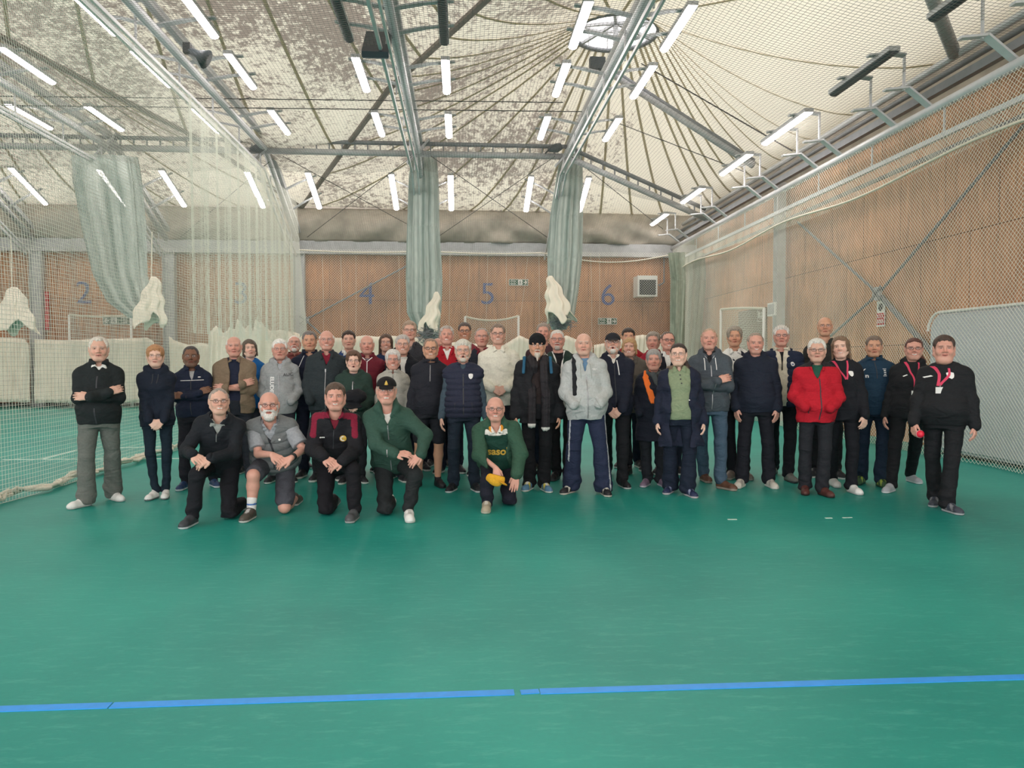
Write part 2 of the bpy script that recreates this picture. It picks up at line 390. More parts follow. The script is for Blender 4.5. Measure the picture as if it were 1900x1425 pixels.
# bracing cables
cab = [((150, 60), (870, 300), 20), ((0, 175), (1000, 178), 19), ((0, 194), (1040, 205), 19)]
def cable(a, b, label, r=.012, sag=0.0):
    pts = [Vector(a).lerp(Vector(b), k / 10) - Vector((0, 0, sag * 4 * (k / 10) * (1 - k / 10))) for k in range(11)]
    tag(MB().tube(pts, r, 5).build('bracing_cable', M['cable']), label, 'cable')
YC = 18 * K
cable(onY(-40, 178, YC), onY(1045, 190, YC), 'thin taut cable crossing all lanes above the second row of lamps')
cable(onY(-40, 195, YC), onY(1080, 207, YC), 'thin taut cable just below another crossing above the lamps')
cable(onY(440, 186, 19 * K), onY(1070, 58, 21 * K), 'thin dark cable rising from the frame to the skylight ring')
cable(onY(1190, 118, 20 * K), onX(1470, 280, 7.6 * K), 'dark cable from the skylight ring down to the wall rail', .016)
cable(onY(1130, 222, 21 * K), onX(1385, 320, 7.6 * K), 'thin cable from the end of the cross beam to the wall rail')
for a, b, l in (((525, 290), (800, 440), 'thin diagonal cable from the kinked frame across lane four'), ((765, 290), (570, 440), 'thin diagonal cable crossing the other over lane four'),
                ((800, 290), (1015, 440), 'thin diagonal cable from the frame across lane five'), ((1030, 290), (812, 440), 'thin diagonal cable crossing the other over lane five'),
                ((500, 300), (335, 440), 'thin diagonal cable over lane three'), ((1060, 290), (1230, 425), 'thin diagonal cable over lane six')):
    A = onY(*a, 21.3 * K); B = onY(*b, 25.2 * K); cable(A, B, l, .010)

# ------------------------------------------------------------------ lamps
YS = [(12.6, 14.45), (15.2, 17.05), (18.5, 20.35), (22.9, 24.75)]
lamp_on = {}
def lamp_mesh(length):
    b = MB(); b.box((-.085, 0, .0), (.085, length, .07)); bod = b.mesh('housing', M['steel'])
    b = MB()
    vs = []; n = 8
    for y in (.02, length - .02):
        for k in range(n + 1):
            t = math.pi * k / n; vs.append((-.075 * math.cos(t), y, -.045 * math.sin(t) - .001))
    fs = [(k, k + 1, n + 1 + k + 1, n + 1 + k) for k in range(n)] + [tuple(range(n, -1, -1)), tuple(range(n + 1, 2 * n + 2))]
    b.add(vs, fs); on = b.mesh('diffuser', M['lamp']); off = b.mesh('diffuser', M['dark'])
    return bod, on, off
LM = lamp_mesh(1.75)
WORD = ['first', 'second', 'third', 'end']
FN = ['beyond lane two', 'between lanes two and three', 'between lanes three and four', 'between lanes four and five', 'between lanes five and six']
NB = [('one', 'two'), ('two', 'three'), ('three', 'four'), ('four', 'five'), ('five', 'six')]
def lamp(p0, p1, on, label, frame_pt0, frame_pt1, lift):
    p0 = Vector(p0); p1 = Vector(p1); d = p1 - p0
    e = tag(empty('ceiling_lamp', p0), label, 'lamp', 'tube lamps hung along the frames')
    rot = Vector((0, 1, 0)).rotation_difference(d.normalized()).to_matrix().to_4x4()
    sc = d.length / 1.75
    for me_ in (LM[0], LM[1] if on else LM[2]):
        c = link(me_.name, me_, e); c.matrix_local = rot @ Matrix.Diagonal((1, sc, 1, 1))
    for f, q in ((.22, frame_pt0), (.72, frame_pt1)):
        a = p0.lerp(p1, f) - p0; q = Vector(q) - p0
        mid = a + (q - a) * .38 + Vector((0, 0, lift * .0))
        m = MB(); m.bar(a + Vector((0, 0, .10)) - (q - a).normalized() * .18, mid * 1.0 + Vector((0, 0, .10)), .10, .025); m.bar(mid + Vector((0, 0, .10)), q + Vector((0, 0, .05)), .13, .025)
        m.build('bracket', M['steel'], e)
for i, X in enumerate(FX):
    for sgn in (-1, 1):
        for k, (ya, yb) in enumerate(YS):
            if i == 0 and (sgn < 0 or k < 3): continue
            x = X + sgn * .9
            za, zb = (7.6, 7.6) if k < 3 else (7.2, 6.52)
            fa = (7.5, 7.5) if k < 3 else (7.5 - (ya + .4 - 21.5) * .47, 7.5 - (ya + 1.3 - 21.5) * .47)
            on = not (i == 3 and k == 0)
            side = 'far side' if False else ('wall-two side' if sgn < 0 else 'wall-six side')
            side = 'lane %s side' % (['two', 'three', 'four', 'five', 'six'][i] if sgn > 0 else ['one', 'two', 'three', 'four', 'five'][i])
            n5, n6 = NB[i]; side = 'lane %s side' % (n6 if sgn > 0 else n5)
            lb = ('lit' if on else 'unlit') + ' tube lamp, %s, frame of lanes %s and %s, %s from back wall' % (side, n5, n6, ['fourth', 'third', 'second', 'nearest'][k])
            lamp(W(x, ya, za), W(x, yb, zb), on, lb, W(X, ya + .4, fa[0]), W(X, ya + 1.35, fa[1]), .1)
for k, (ya, yb, on, z) in enumerate([(8.2, 10.0, 0, 6.25), (10.9, 12.75, 0, 6.2), (13.65, 15.7, 1, 6.2), (16.5, 18.3, 1, 6.2), (19.8, 21.6, 1, 6.2), (23.3, 25.1, 1, 6.2)]):
    p0 = W(6.55, ya, z); p1 = W(6.55, yb, z)
    e0 = lamp(p0, p1, on, ('lit' if on else 'unlit dark') + ' tube lamp over the netted side wall, %s from the back corner' % ['sixth', 'fifth', 'fourth', 'third', 'second', 'first'][k], W(6.95, ya + .4, z + .05), W(6.95, ya + 1.35, z + .05), .1)
    e = tag(empty('lamp_bracket', W(6.95, ya + .4, z)), 'pair of grey bent brackets holding the %s wall-side lamp from the back corner' % ['sixth', 'fifth', 'fourth', 'third', 'second', 'first'][k], 'bracket', 'brackets along the wall rail')
    for dy in (0, .95 * K * 1.0):
        m = MB(); o_ = Vector((0, dy, 0))
        m.bar(o_ + Vector((0, 0, .1)), o_ + Vector((0, 0, -.42)), .03, .03, up=(1, 0, 0))
        m.bar(o_ + Vector((-.3, 0, -.42)), o_ + Vector((.05, 0, -.38)), .10, .03); m.bar(o_ + Vector((.05, 0, -.38)), o_ + Vector((.45, 0, -.68)), .13, .03)
        m.build('arm', M['rail'], e)
# wall-side rails
def rail(x, z, r, label, mat='rail', y0=2, y1=25.6, square=False):
    m = MB()
    if square: m.bar(W(x, y0, z), W(x, y1, z), r * 2, r * 2.4)
    else: m.tube([W(x, y0, z), W(x, y1, z)], r, 8)
    tag(m.build('wall_rail', M[mat], None, not square), label, 'rail', 'pipes along the netted wall')
rail(7.75, 6.30, .06, 'uppermost pipe of the wall-side roof rails')
rail(7.7, 6.08, .045, 'thinner pipe under the uppermost wall-side roof rail', 'steel_dark')
rail(7.55, 5.80, .05, 'flat dark rail between the wall-side pipes', 'steel_dark', square=True)
rail(7.4, 5.46, .07, 'pale pipe carrying the lamp brackets along the netted wall')
rail(7.4, 4.98, .03, 'lower track rail from which the wall net hangs', 'rail', square=True)
rail(7.55, 4.80, .025, 'lowest thin rail behind the wall net', 'steel_dark', square=True)
hg = MB()
for k in range(12):
    y = 3 + k * 2.0; hg.bar(W(7.42, y, 5.46), W(7.42, y, 4.95), .03, .02, up=(1, 0, 0))
tag(hg.build('rail_hanger', M['rail']), 'row of short straps between the two lower wall rails', 'hanger')['kind'] = 'stuff'

# steel columns and braces
def column(px, Y=None, X=None, top=5.3, label='', x=None, y=None, side=False):
    p = W(x, y, 0)
    e = MB(); wd = .11 if side else .17
    for dx in (-wd, wd): e.box((dx - .012, -.10, 0), (dx + .012, .10, top * K))
    e.box((-wd, -.012, 0), (wd, .012, top * K))
    o = e.build('steel_column', M['steel']); o.location = p
    if side: o.rotation_euler.z = math.pi / 2
    tag(o, label, 'column')
column(0, x=8.05, y=18.3, top=6.0, label='grey steel column against the netted side wall', side=True)
column(0, x=-9.8, y=25.8, label='wide grey steel column behind the hung net beside number three')
column(0, x=-5.5, y=25.85, label='slim steel column on the back wall where the drawn net ends')
column(0, x=-14.1, y=25.8, label='steel column on the back wall at the edge beyond number two')

def brace(a, b, label, r=.028):
    tag(MB().tube([a, b], r, 6).build('diagonal_brace', M['steel_dark']), label, 'brace')
def hub(p, n, label):
    e = tag(empty('brace_hub', p), label, 'bracket')
    m = MB(); m.tube([Vector((0, 0, 0)), Vector(n) * .05], .13, 12); m.build('disc', M['steel'], e)
    m = MB()
    for dx, dz in ((.1, .1), (-.1, -.1), (.1, -.1), (-.1, .1)):
        if abs(n[1]) > .5: m.bar((0, n[1] * .05, 0), (dx * 1.6, n[1] * .05, dz * 1.2), .05, .03, up=(0, 1, 0))
        else: m.bar((n[0] * .05, 0, 0), (n[0] * .05, dx * 1.6, dz * 1.2), .05, .03, up=(1, 0, 0))
    m.build('clevis', M['steel_dark'], e)
YW = 25.85 * K; XW = 8.18 * K
brace(onY(566, 594, YW), onY(765, 488, YW), 'dark diagonal rod rising across the wall behind number four')
brace(onY(566, 594, YW), onY(620, 640, YW), 'dark diagonal rod falling from the small hub left of number four')
hub(onY(566, 594, YW), (0, -1, 0), 'small steel brace hub on the back wall below number four')
hb = onX(1630, 545, XW)
brace(hb, onX(1900, 232, XW), 'dark diagonal rod rising from the wall hub above the crash mat')
brace(hb, onX(1480, 412, XW), 'dark diagonal rod running from the wall hub up to the steel column')
brace(hb, onX(1500, 660, XW), 'dark diagonal rod falling from the wall hub toward the column foot')
brace(hb, onX(1790, 720, XW), 'thick grey diagonal rod falling from the wall hub behind the crash mat', .05)
hub(hb, (-1, 0, 0), 'steel disc hub where four wall braces meet on the side wall')

# ------------------------------------------------------------------ lettering
def text_mesh(txt, size, mat, extrude=.003, bold=0.0, align='CENTER'):
    cu = bpy.data.curves.new('lettering', 'FONT'); cu.body = txt; cu.size = size; cu.extrude = extrude; cu.offset = bold
    cu.align_x = align; cu.align_y = 'CENTER'
    tmp = bpy.data.objects.new('lettering', cu); COL.objects.link(tmp)
    dg = bpy.context.evaluated_depsgraph_get(); me = bpy.data.meshes.new_from_object(tmp.evaluated_get(dg))
    bpy.data.objects.remove(tmp); me.materials.clear(); me.materials.append(mat); me.name = 'lettering'
    return me
R_back = Matrix.Rotation(math.pi / 2, 4, 'X')                       # text upright facing -Y
R_side = Matrix.Rotation(-math.pi / 2, 4, 'Z') @ R_back             # facing -X
YN = 25.96 * K
for t, px, py in (('2', 155, 545), ('3', 447, 546), ('4', 681, 547), ('5', 905, 547), ('6', 1128, 549)):
    me = text_mesh(t, 1.02, M['blue'], .004, -.004)
    o = link('lane_number', me); p = onY(px, py, YN); o.matrix_world = Matrix.Translation(p) @ R_back @ Matrix.Diagonal((1.05, 1, 1, 1))
    tag(o, 'blue painted lane number %s on the plywood back wall' % t, 'number', 'lane numbers on the back wall')

def running_man(m, s):
    m.tube([(-.01 * s, 0, .34 * s), (.0, 0, .30 * s)], .055 * s, 8)
    m.bar((0, 0, .24 * s), (-.04 * s, 0, .0), .10 * s, .02, up=(0, 1, 0)); m.bar((-.04 * s, 0, 0), (.12 * s, 0, -.12 * s), .06 * s, .02, up=(0, 1, 0)); m.bar((.12 * s, 0, -.12 * s), (.06 * s, 0, -.30 * s), .05 * s, .02, up=(0, 1, 0))
    m.bar((-.04 * s, 0, 0), (-.18 * s, 0, -.26 * s), .06 * s, .02, up=(0, 1, 0)); m.bar((0, 0, .2 * s), (.16 * s, 0, .08 * s), .04 * s, .02, up=(0, 1, 0)); m.bar((0, 0, .2 * s), (-.16 * s, 0, .1 * s), .04 * s, .02, up=(0, 1, 0))
def exit_sign(p, wd, ht, label, rot=0.0, left=False):
    e = tag(empty('exit_sign', p, rot), label, 'sign')
    MB().box((-wd / 2, -.02, -ht / 2), (wd / 2, 0, ht / 2)).build('plate', M['green'], e)
    b = MB(); t = .012
    for a_, b_ in (((-wd / 2, -ht / 2), (wd / 2, -ht / 2 + t)), ((-wd / 2, ht / 2 - t), (wd / 2, ht / 2)), ((-wd / 2, -ht / 2), (-wd / 2 + t, ht / 2)), ((wd / 2 - t, -ht / 2), (wd / 2, ht / 2))):
        b.box((a_[0], -.026, a_[1]), (b_[0], -.02, b_[1]))
    b.build('border', M['white'], e)
    if wd > .5:
        k = -1 if left else 1
        MB().box((-wd * .02 - .0, -.026, -ht * .4), (wd * .20, -.02, ht * .4)).build('panel', M['white'], e).location.x = 0 if not left else -wd * .18
        m = MB(); running_man(m, ht * 1.0); q = m.build('figure', M['green'], e); q.location = (wd * .09 * 1 - (wd * .18 if left else 0), -.03, 0)
        me = text_mesh('Fire', ht * .48, M['white']); q = link('lettering', me, e); q.matrix_local = Matrix.Translation((-wd * .27 * k, -.024, ht * .2)) @ R_back
        me = text_mesh('exit', ht * .48, M['white']); q = link('lettering', me, e); q.matrix_local = Matrix.Translation((-wd * .27 * k, -.024, -ht * .22)) @ R_back
        m = MB(); m.bar((-k * wd * .08, 0, 0), (k * wd * .08, 0, 0), ht * .14, .006, up=(0, 1, 0)); m.bar((k * wd * .085, 0, 0), (k * wd * .02, 0, ht * .3), ht * .13, .006, up=(0, 1, 0)); m.bar((k * wd * .085, 0, 0), (k * wd * .02, 0, -ht * .3), ht * .13, .006, up=(0, 1, 0))
        q = m.build('arrow', M['white'], e); q.location = (k * wd * .34, -.026, 0)
    else:
        m = MB(); running_man(m, ht * .8); q = m.build('figure', M['white'], e); q.location = (-wd * .15, -.028, 0)
        m = MB(); m.bar((0, 0, ht * .2), (0, 0, -ht * .3), .03, .006, up=(0, 1, 0)); m.bar((0, 0, -ht * .3), (-.05, 0, -ht * .1), .025, .006, up=(0, 1, 0)); m.bar((0, 0, -ht * .3), (.05, 0, -ht * .1), .025, .006, up=(0, 1, 0))
        q = m.build('arrow', M['white'], e); q.location = (wd * .28, -.028, 0)
exit_sign(onY(962, 524, YN), .64, .21, 'green fire exit sign with arrow high up beside number five')
exit_sign(onY(1127, 596, YN), .64, .22, 'green fire exit sign with arrow under number six')
exit_sign(onY(217, 595, YN), .86, .24, 'green fire exit sign seen through the net under number two', left=True)
exit_sign(onX(1412, 584, 8.25 * K), .30, .36, 'small bright green exit sign above the doorway in the side wall', rot=-math.pi / 2)

# heater
e = tag(empty('heater_unit', onY(1198, 532, 25.5 * K)), 'white box fan heater with dark grille on the back wall by number six', 'heater')
MB().box((-.33, -.25, -.34), (.33, .35, .34)).build('casing', M['white'], e)
m = MB(); m.box((-.28, .35, .10), (.28, .49, .16)); m.build('wall_bracket', M['steel'], e)
m = MB(); m.box((-.27, -.262, -.29), (.27, -.25, .20)); m.build('grille', M['dark'], e)
m = MB()
for k in range(14): m.box((-.27, -.27, -.28 + k * .034), (.27, -.262, -.27 + k * .034))
m.build('louvre', M['black'], e)
tag(MB().tube([onY(1232, 470, YW), onY(1232, 524, YW), onY(1222, 530, YW)], .035, 6).build('conduit_pipe', M['steel_dark']), 'dark vertical conduit running down to the heater', 'pipe')
# speaker by the side door
e = tag(empty('wall_speaker', onX(1441, 574, 8.1 * K), -math.pi / 2), 'small white speaker box on the side wall above the doorway', 'speaker')
MB().box((-.22, -.14, -.16), (.22, .1, .16)).build('cabinet', M['white'], e); MB().box((-.18, -.15, -.12), (.18, -.14, .12)).build('grille', M['steel'], e)
MB().bar((-.2, .1, .05), (-.7, .1, .0), .05, .05).build('arm', M['black'], e)
# wall notices
e = tag(empty('warning_notice', onX(1635, 583, 8.28 * K), -math.pi / 2), 'small red and white warning notice under the brace hub', 'sign')
MB().box((-.13, -.01, -.23), (.13, 0, .25)).build('plate', M['white'], e)
MB().box((-.115, -.016, -.20), (.115, -.01, .02)).build('red_panel', M['red'], e)
m = MB(); m.tube([(0, -.012, .13), (0, -.018, .13)], .07, 16); m.build('symbol', M['dark'], e)
me = text_mesh('XXX', .10, M['white']); q = link('lettering', me, e); q.matrix_local = Matrix.Translation((0, -.02, -.04)) @ R_back
q = link('lettering', me, e); q.matrix_local = Matrix.Translation((0, -.02, -.14)) @ R_back
# side door
p = onX(1395, 640, 8.26 * K)
o = MB().box((-.03, -.9, -p.z), (.03, .9, .95)).build('door_1', M['door']); o.location = p; struct(o)
# red post behind net at left
tag(MB().box((-.05, -.03, 0), (.05, .03, 1.2)).build('fire_point', M['red']), 'narrow red board on the back wall seen through the net', 'board').location = onY(88, 612, YW)

# heater panel and horn speaker in the roof
e = tag(empty('radiant_heater', onY(700, 82, 13.5 * K)), 'dark ribbed radiant heater panel hanging beside the centre frame', 'heater')
m = MB(); m.box((-.22, -.45, -.05), (.22, .45, .05)); m.build('panel', M['dark'], e); e.rotation_euler = (.75, 0, 0)
m = MB()
for k in range(16): m.box((-.21, -.44 + k * .058, -.07), (.21, -.425 + k * .058, -.05))
m.build('fin', M['steel_dark'], e)
e = tag(empty('horn_speaker', onY(372, 105, 14 * K)), 'dark horn loudspeaker fixed beside the roof frame', 'speaker')
m = MB(); m.tube([(-.2, 0, .1), (-.05, 0, .04), (.1, 0, -.05)], [.05, .07, .17], 14); m.build('horn', M['dark'], e, True)
MB().box((-.28, -.05, .05), (-.16, .05, .22)).build('driver', M['black'], e)
for px, py, Y, lb in ((905, 272, 21.4, None), (480, 275, 21.3, 'dark floodlight fixed on the cross beam above the drawn net'), (1032, 275, 21.3, 'dark floodlight at the end of the cross beam above lane five')):
    if lb is None: continue
    e = tag(empty('floodlight', onY(px, py, Y * K)), lb, 'light')
    m = MB(); m.tube([(-.22, 0, -.05), (0, 0, 0), (.14, 0, .06)], [.06, .13, .09], 10); m.build('head', M['dark'], e, True)
    MB().bar((-.2, 0, -.05), (-.3, 0, -.15), .04, .04).build('mount', M['black'], e)
e = tag(empty('roof_camera', onY(1108, 115, 20.3 * K)), 'dark bracket cluster below the skylight ring', 'bracket')
MB().box((-.2, -.1, -.2), (.2, .1, .1)).build('casing', M['dark'], e); MB().bar((0, 0, -.1), (.3, 0, -.7), .12, .08).build('strut', M['dark'], e)

# ------------------------------------------------------------------ nets of real cord
def strand_net(name, fn, nu, nv, seg_u, seg_v, r, mat, label, diamond=False, group=None):
    """fn(u,v)->point. nu lines across u, nv lines across v."""
    vs = []; fs = []
    def strand(uvs):
        pts = np.array([fn(u, v) for u, v in uvs]); n = len(pts)
        d = np.gradient(pts, axis=0); d /= np.linalg.norm(d, axis=1)[:, None] + 1e-9
        a = np.cross(d, [0.31, .52, .79]); a /= np.linalg.norm(a, axis=1)[:, None] + 1e-9
        b = np.cross(d, a); base = len(vs)
        for k in range(3):
            t = 2 * math.pi * k / 3
            vs.append(None)
        del vs[base:]
        ring = np.stack([pts + a * r * math.cos(2 * math.pi * k / 3) + b * r * math.sin(2 * math.pi * k / 3) for k in range(3)], 1)
        vs.extend(map(tuple, ring.reshape(-1, 3)))
        for i in range(n - 1):
            for k in range(3):
                fs.append((base + i * 3 + k, base + i * 3 + (k + 1) % 3, base + (i + 1) * 3 + (k + 1) % 3, base + (i + 1) * 3 + k))
    if not diamond:
        for i in range(nu + 1):
            strand([(i / nu, j / seg_v) for j in range(seg_v + 1)])
        for j in range(nv + 1):
            strand([(i / seg_u, j / nv) for i in range(seg_u + 1)])
    else:
        for s in (1, -1):
            for i in range(-nv, nu + 1):
                # line in cell units: x = i + t, y = t
                t0 = max(0, -i); t1 = min(nv, nu - i)
                if t1 - t0 < 1: continue
                k = max(1, int((t1 - t0) / 8))
                pl = []
                for q in range(k + 1):
                    t = t0 + (t1 - t0) * q / k; u = (i + t) / nu; v = t / nv
                    pl.append((u if s > 0 else 1 - u, v))
                strand(pl)
    me = bpy.data.meshes.new(name); me.from_pydata(vs, [], fs); me.materials.append(mat); me.update()
    return tag(link(name, me), label, 'net', group)
def A(x, y, z): return (x * K, y * K, z * K)
# net in front of the side wall, diamond mesh
strand_net('side_net', lambda u, v: A(7.4 + .10 * math.sin(u * 60) * (1 - v) * .6, 2 + u * 23.4, .02 + v * 4.93), 330, 70, 0, 0, .0027, M['net_white'], 'tall white diamond net hanging in front of the side wall', True)
# lower half-doubled band
strand_net('net_band', lambda u, v: A(7.36, 2 + u * 23.4, 4.6 + .10 * math.sin(u * 9) * (1 - v) + v * .82), 300, 11, 0, 0, .003, M['net_white'], 'doubled band of net between the rails and the slack rope', True)
rp = [W(7.32, 2 + k * .39, 4.6 + .07 * math.sin(k * .38) ) for k in range(61)]
tag(MB().tube(rp, .022, 6).build('edge_rope', M['rope'], None, True), 'thick cream rope sagging along the top of the side wall net', 'rope')
# back net
strand_net('back_net', lambda u, v: A(-5.3 + u * 12.6, 24.95 + .12 * math.sin(u * 30) * (1 - v), .02 + v * 5.2), 150, 62, 0, 0, .0036, M['net_white'], 'white diamond net hanging in front of lanes four to six', True)
rp = [W(-5.3 + k * .21, 24.9, 5.18 - .06 * abs(math.sin(k * .157)) - (.25 * math.sin(math.pi * (k - 38) / 22) if k > 38 else 0)) for k in range(61)]
tag(MB().tube(rp, .018, 6).build('edge_rope', M['rope'], None, True), 'cream rope along the top of the back net', 'rope')
for px0, py0, px1, py1 in ((835, 470, 832, 640), (872, 470, 866, 585), (905, 470, 900, 640), (939, 470, 939, 640), (979, 478, 966, 585), (1000, 470, 1000, 620), (1096, 470, 1098, 630), (1112, 470, 1112, 632), (632, 475, 634, 625), (598, 475, 600, 628), (660, 475, 660, 622), (740, 475, 741, 625)):
    tag(MB().tube([onY(px0, py0, 24.8 * K), onY((px0 + px1) / 2 + 1, (py0 + py1) / 2, 24.8 * K), onY(px1, py1, 24.8 * K)], .006, 4).build('hanging_cord', M['rope']), 'thin pale cord hanging against the back net', 'cord', 'thin cords hanging against the back net')
# drawn dividing net (left of the group), bellying
def drawn(u, v):
    y = 4.2 + u * 20.6; belly = .35 * math.sin(math.pi * v) * math.sin(u * 3.0 + .5) + .10 * math.sin(u * 34) * (1 - v)
    return A(-5.35 + .55 * (1 - v) + belly * .5, y, .02 + v * 6.75)
strand_net('dividing_net', drawn, 420, 140, 70, 10, .0023, M['net_white'], 'drawn white square mesh net dividing lane three from lane four')
def drawn2(u, v):
    y = 15.4 + u * 9.7
    z1 = 6.85 if y < 21.5 else 6.85 - (y - 21.5) * .47
    return A(-5.5 + .06 * math.sin(u * 75 + v) + .03 * math.sin(u * 190), y, 2.1 + v * (z1 - 2.1))
strand_net('slack_net', drawn2, 360, 90, 300, 6, .0021, M['net_white'], 'slack bunched end of the dividing net near the back wall')
# bunched hem lying on the floor
hem = []
for k in range(120):
    y = 4.0 + k * .165
    hem.append(W(-4.80 + .05 * math.sin(k * .9) + RNG.normal() * .015, y, .05))
m = MB()
for q in range(4):
    m.tube([p + Vector((RNG.normal() * .035, RNG.normal() * .03, abs(RNG.normal()) * .03)) for p in hem], [.014 + .010 * abs(math.sin(k * .37 + q)) for k in range(120)], 6)
tag(m.build('net_hem', M['rope'], None, True), 'bunched grey hem of the dividing net lying on the green floor', 'net')
# left outer net
strand_net('outer_net', lambda u, v: A(-9.6 + .10 * math.sin(u * 40), 12 + u * 13, .3 + v * 6.5), 130, 65, 60, 5, .0028, M['net_grey'], 'further square mesh net hanging between lanes two and three')
strand_net('back_net', lambda u, v: A(-15 + u * 9.4, 25.1 + .1 * math.sin(u * 30), .2 + v * 5.0), 120, 60, 40, 4, .0034, M['net_white'], 'white square mesh net hanging in front of lanes two and three')
# ceiling nets over each lane
LB = ['fine grey roof net stretched over lane two', 'fine grey roof net stretched over lane three', 'fine grey roof net stretched over lane four', 'fine grey roof net stretched over lane five', 'fine grey roof net stretched over lane six']
xs = FX + [7.6]
for i in range(5):
    x0, x1 = xs[i] + .02, xs[i + 1] - .02
    zr = 7.1 if i < 4 else 6.0
    def cn(u, v, x0=x0, x1=x1, zr=zr):
        y = 7.5 + v * 14.0
        return A(x0 + (x1 - x0) * u, y, 7.0 + (zr - 7.0) * u - .22 * math.sin(math.pi * u))
    strand_net('roof_net', cn, 62, 200, 8, 6, .0024, M['net_dark'], LB[i], group='roof nets over the lanes')
    def cs(u, v, x0=x0, x1=x1, zr=zr):
        y = 21.5 + v * 3.6
        return A(x0 + (x1 - x0) * u, y, (7.0 - v * 1.75) + (zr - 7.0) * u * (1 - v) - .15 * math.sin(math.pi * u))
    strand_net('sloping_net', cs, 62, 52, 6, 4, .0024, M['net_grey'], LB[i].replace('roof net stretched', 'net sloping down to the back eaves'), group='sloping nets at the back')

# ------------------------------------------------------------------ gathered nets, sacks
def gathered(name, path, Y, mat, label, seed=1, pleats=9, flat=.5):
    """path: (px centre, py, width px)"""
    n = 40
    P = [onY(a, b, Y) for a, b, c in path]; Wd = [c / F * Y for a, b, c in path]
    ts = np.linspace(0, len(path) - 1, n + 1)
    def fn(u, v):
        t = v * (len(path) - 1); i = min(int(t), len(path) - 2); f = t - i; f = f * f * (3 - 2 * f)
        c = P[i].lerp(P[i + 1], f); w_ = Wd[i] * (1 - f) + Wd[i + 1] * f
        th = 2 * math.pi * u
        r = 1 + .13 * math.sin(pleats * th + seed + v * 2) + .06 * math.sin(pleats * 2.3 * th + 5 * v)
        return c + Vector((math.cos(th) * w_ / 2 * r, math.sin(th) * w_ / 2 * flat * r, 0))
    o = grid_sheet(name, 90, n, fn, M[mat]); return tag(o, label, 'net')
gathered('gathered_net', [(786, 290, 40), (785, 330, 48), (784, 420, 52), (786, 520, 60), (786, 580, 56), (792, 612, 40), (800, 628, 22)], 22.6 * K, 'bundle', 'green grey net gathered and tied between lanes four and five')
gathered('gathered_net', [(1064, 275, 26), (1058, 310, 40), (1050, 400, 54), (1047, 480, 58), (1044, 540, 52), (1040, 585, 46), (1036, 612, 24)], 22.6 * K, 'bundle', 'green grey net gathered and tied between lanes five and six')
gathered('gathered_net', [(192, 290, 100), (198, 340, 104), (206, 400, 100), (215, 460, 92), (222, 510, 84), (240, 560, 70), (268, 590, 50), (296, 600, 26)], 21 * K, 'bundle', 'long draped net swept back to the white sack left of number three', flat=.25)
gathered('hung_net', [(1274, 470, 62), (1277, 520, 58), (1273, 600, 54), (1268, 700, 48), (1262, 752, 50)], 24.3 * K, 'bundle_pale', 'pale net curtain hanging in the back corner of the hall', pleats=13)
# ================================================================== PEOPLE: surfaces grown from distance fields
def attr_mat(name, rough, spec=.4, sss=0, noise=.06, nscale=40, bump=.0, bdist=.004):
    m, nt, b = newmat(name)
    at = nt.nodes.new('ShaderNodeAttribute'); at.attribute_name = 'Col'
    tc = nt.nodes.new('ShaderNodeTexCoord'); n = nt.nodes.new('ShaderNodeTexNoise'); n.inputs['Scale'].default_value = nscale; n.inputs['Detail'].default_value = 4
    L(nt, tc.outputs['Object'], n.inputs['Vector'])
    r = nt.nodes.new('ShaderNodeMapRange'); r.inputs[1].default_value = .3; r.inputs[2].default_value = .7; r.inputs[3].default_value = 1 - noise; r.inputs[4].default_value = 1 + noise
    L(nt, n.outputs[0], r.inputs[0])
    mx = nt.nodes.new('ShaderNodeMix'); mx.data_type = 'RGBA'; mx.blend_type = 'MULTIPLY'; mx.inputs[0].default_value = 1
    L(nt, at.outputs['Color'], mx.inputs[6]); L(nt, r.outputs[0], mx.inputs[7]); L(nt, mx.outputs[2], b.inputs['Base Color'])
    b.inputs['Roughness'].default_value = rough; b.inputs['Specular IOR Level'].default_value = spec
    if sss:
        b.inputs['Subsurface Weight'].default_value = sss; b.inputs['Subsurface Radius'].default_value = (.012, .005, .003); b.inputs['Subsurface Scale'].default_value = 1
    if bump:
        bp = nt.nodes.new('ShaderNodeBump'); bp.inputs['Strength'].default_value = bump; bp.inputs['Distance'].default_value = bdist
        L(nt, n.outputs[0], bp.inputs['Height']); L(nt, bp.outputs[0], b.inputs['Normal'])
    return m
M['cloth'] = attr_mat('woven_cloth', .85, .25, noise=.09, nscale=55, bump=.35)
def add_folds(m, scale, dist, stren):
    nt = m.node_tree; b = nt.nodes['Principled BSDF']; tc = nt.nodes.new('ShaderNodeTexCoord')
    mp = nt.nodes.new('ShaderNodeMapping'); mp.inputs['Scale'].default_value = (1.0, 1.0, 1.9); mp.inputs['Rotation'].default_value = (.2, .35, 0); L(nt, tc.outputs['Object'], mp.inputs[0])
    n = nt.nodes.new('ShaderNodeTexNoise'); n.inputs['Scale'].default_value = scale; n.inputs['Detail'].default_value = 3; n.inputs['Distortion'].default_value = .7; L(nt, mp.outputs[0], n.inputs['Vector'])
    old = b.inputs['Normal'].links[0].from_node if b.inputs['Normal'].links else None
    bp = nt.nodes.new('ShaderNodeBump'); bp.inputs['Strength'].default_value = stren; bp.inputs['Distance'].default_value = dist
    L(nt, n.outputs[0], bp.inputs['Height'])
    if old: L(nt, old.outputs[0], bp.inputs['Normal'])
    L(nt, bp.outputs[0], b.inputs['Normal'])
add_folds(M['cloth'], 6.0, .05, .58)
M['skin'] = attr_mat('skin', .5, .4, noise=.04, nscale=30)
M['hair'] = attr_mat('hair', .6, .4, noise=.22, nscale=75, bump=.6, bdist=.006)
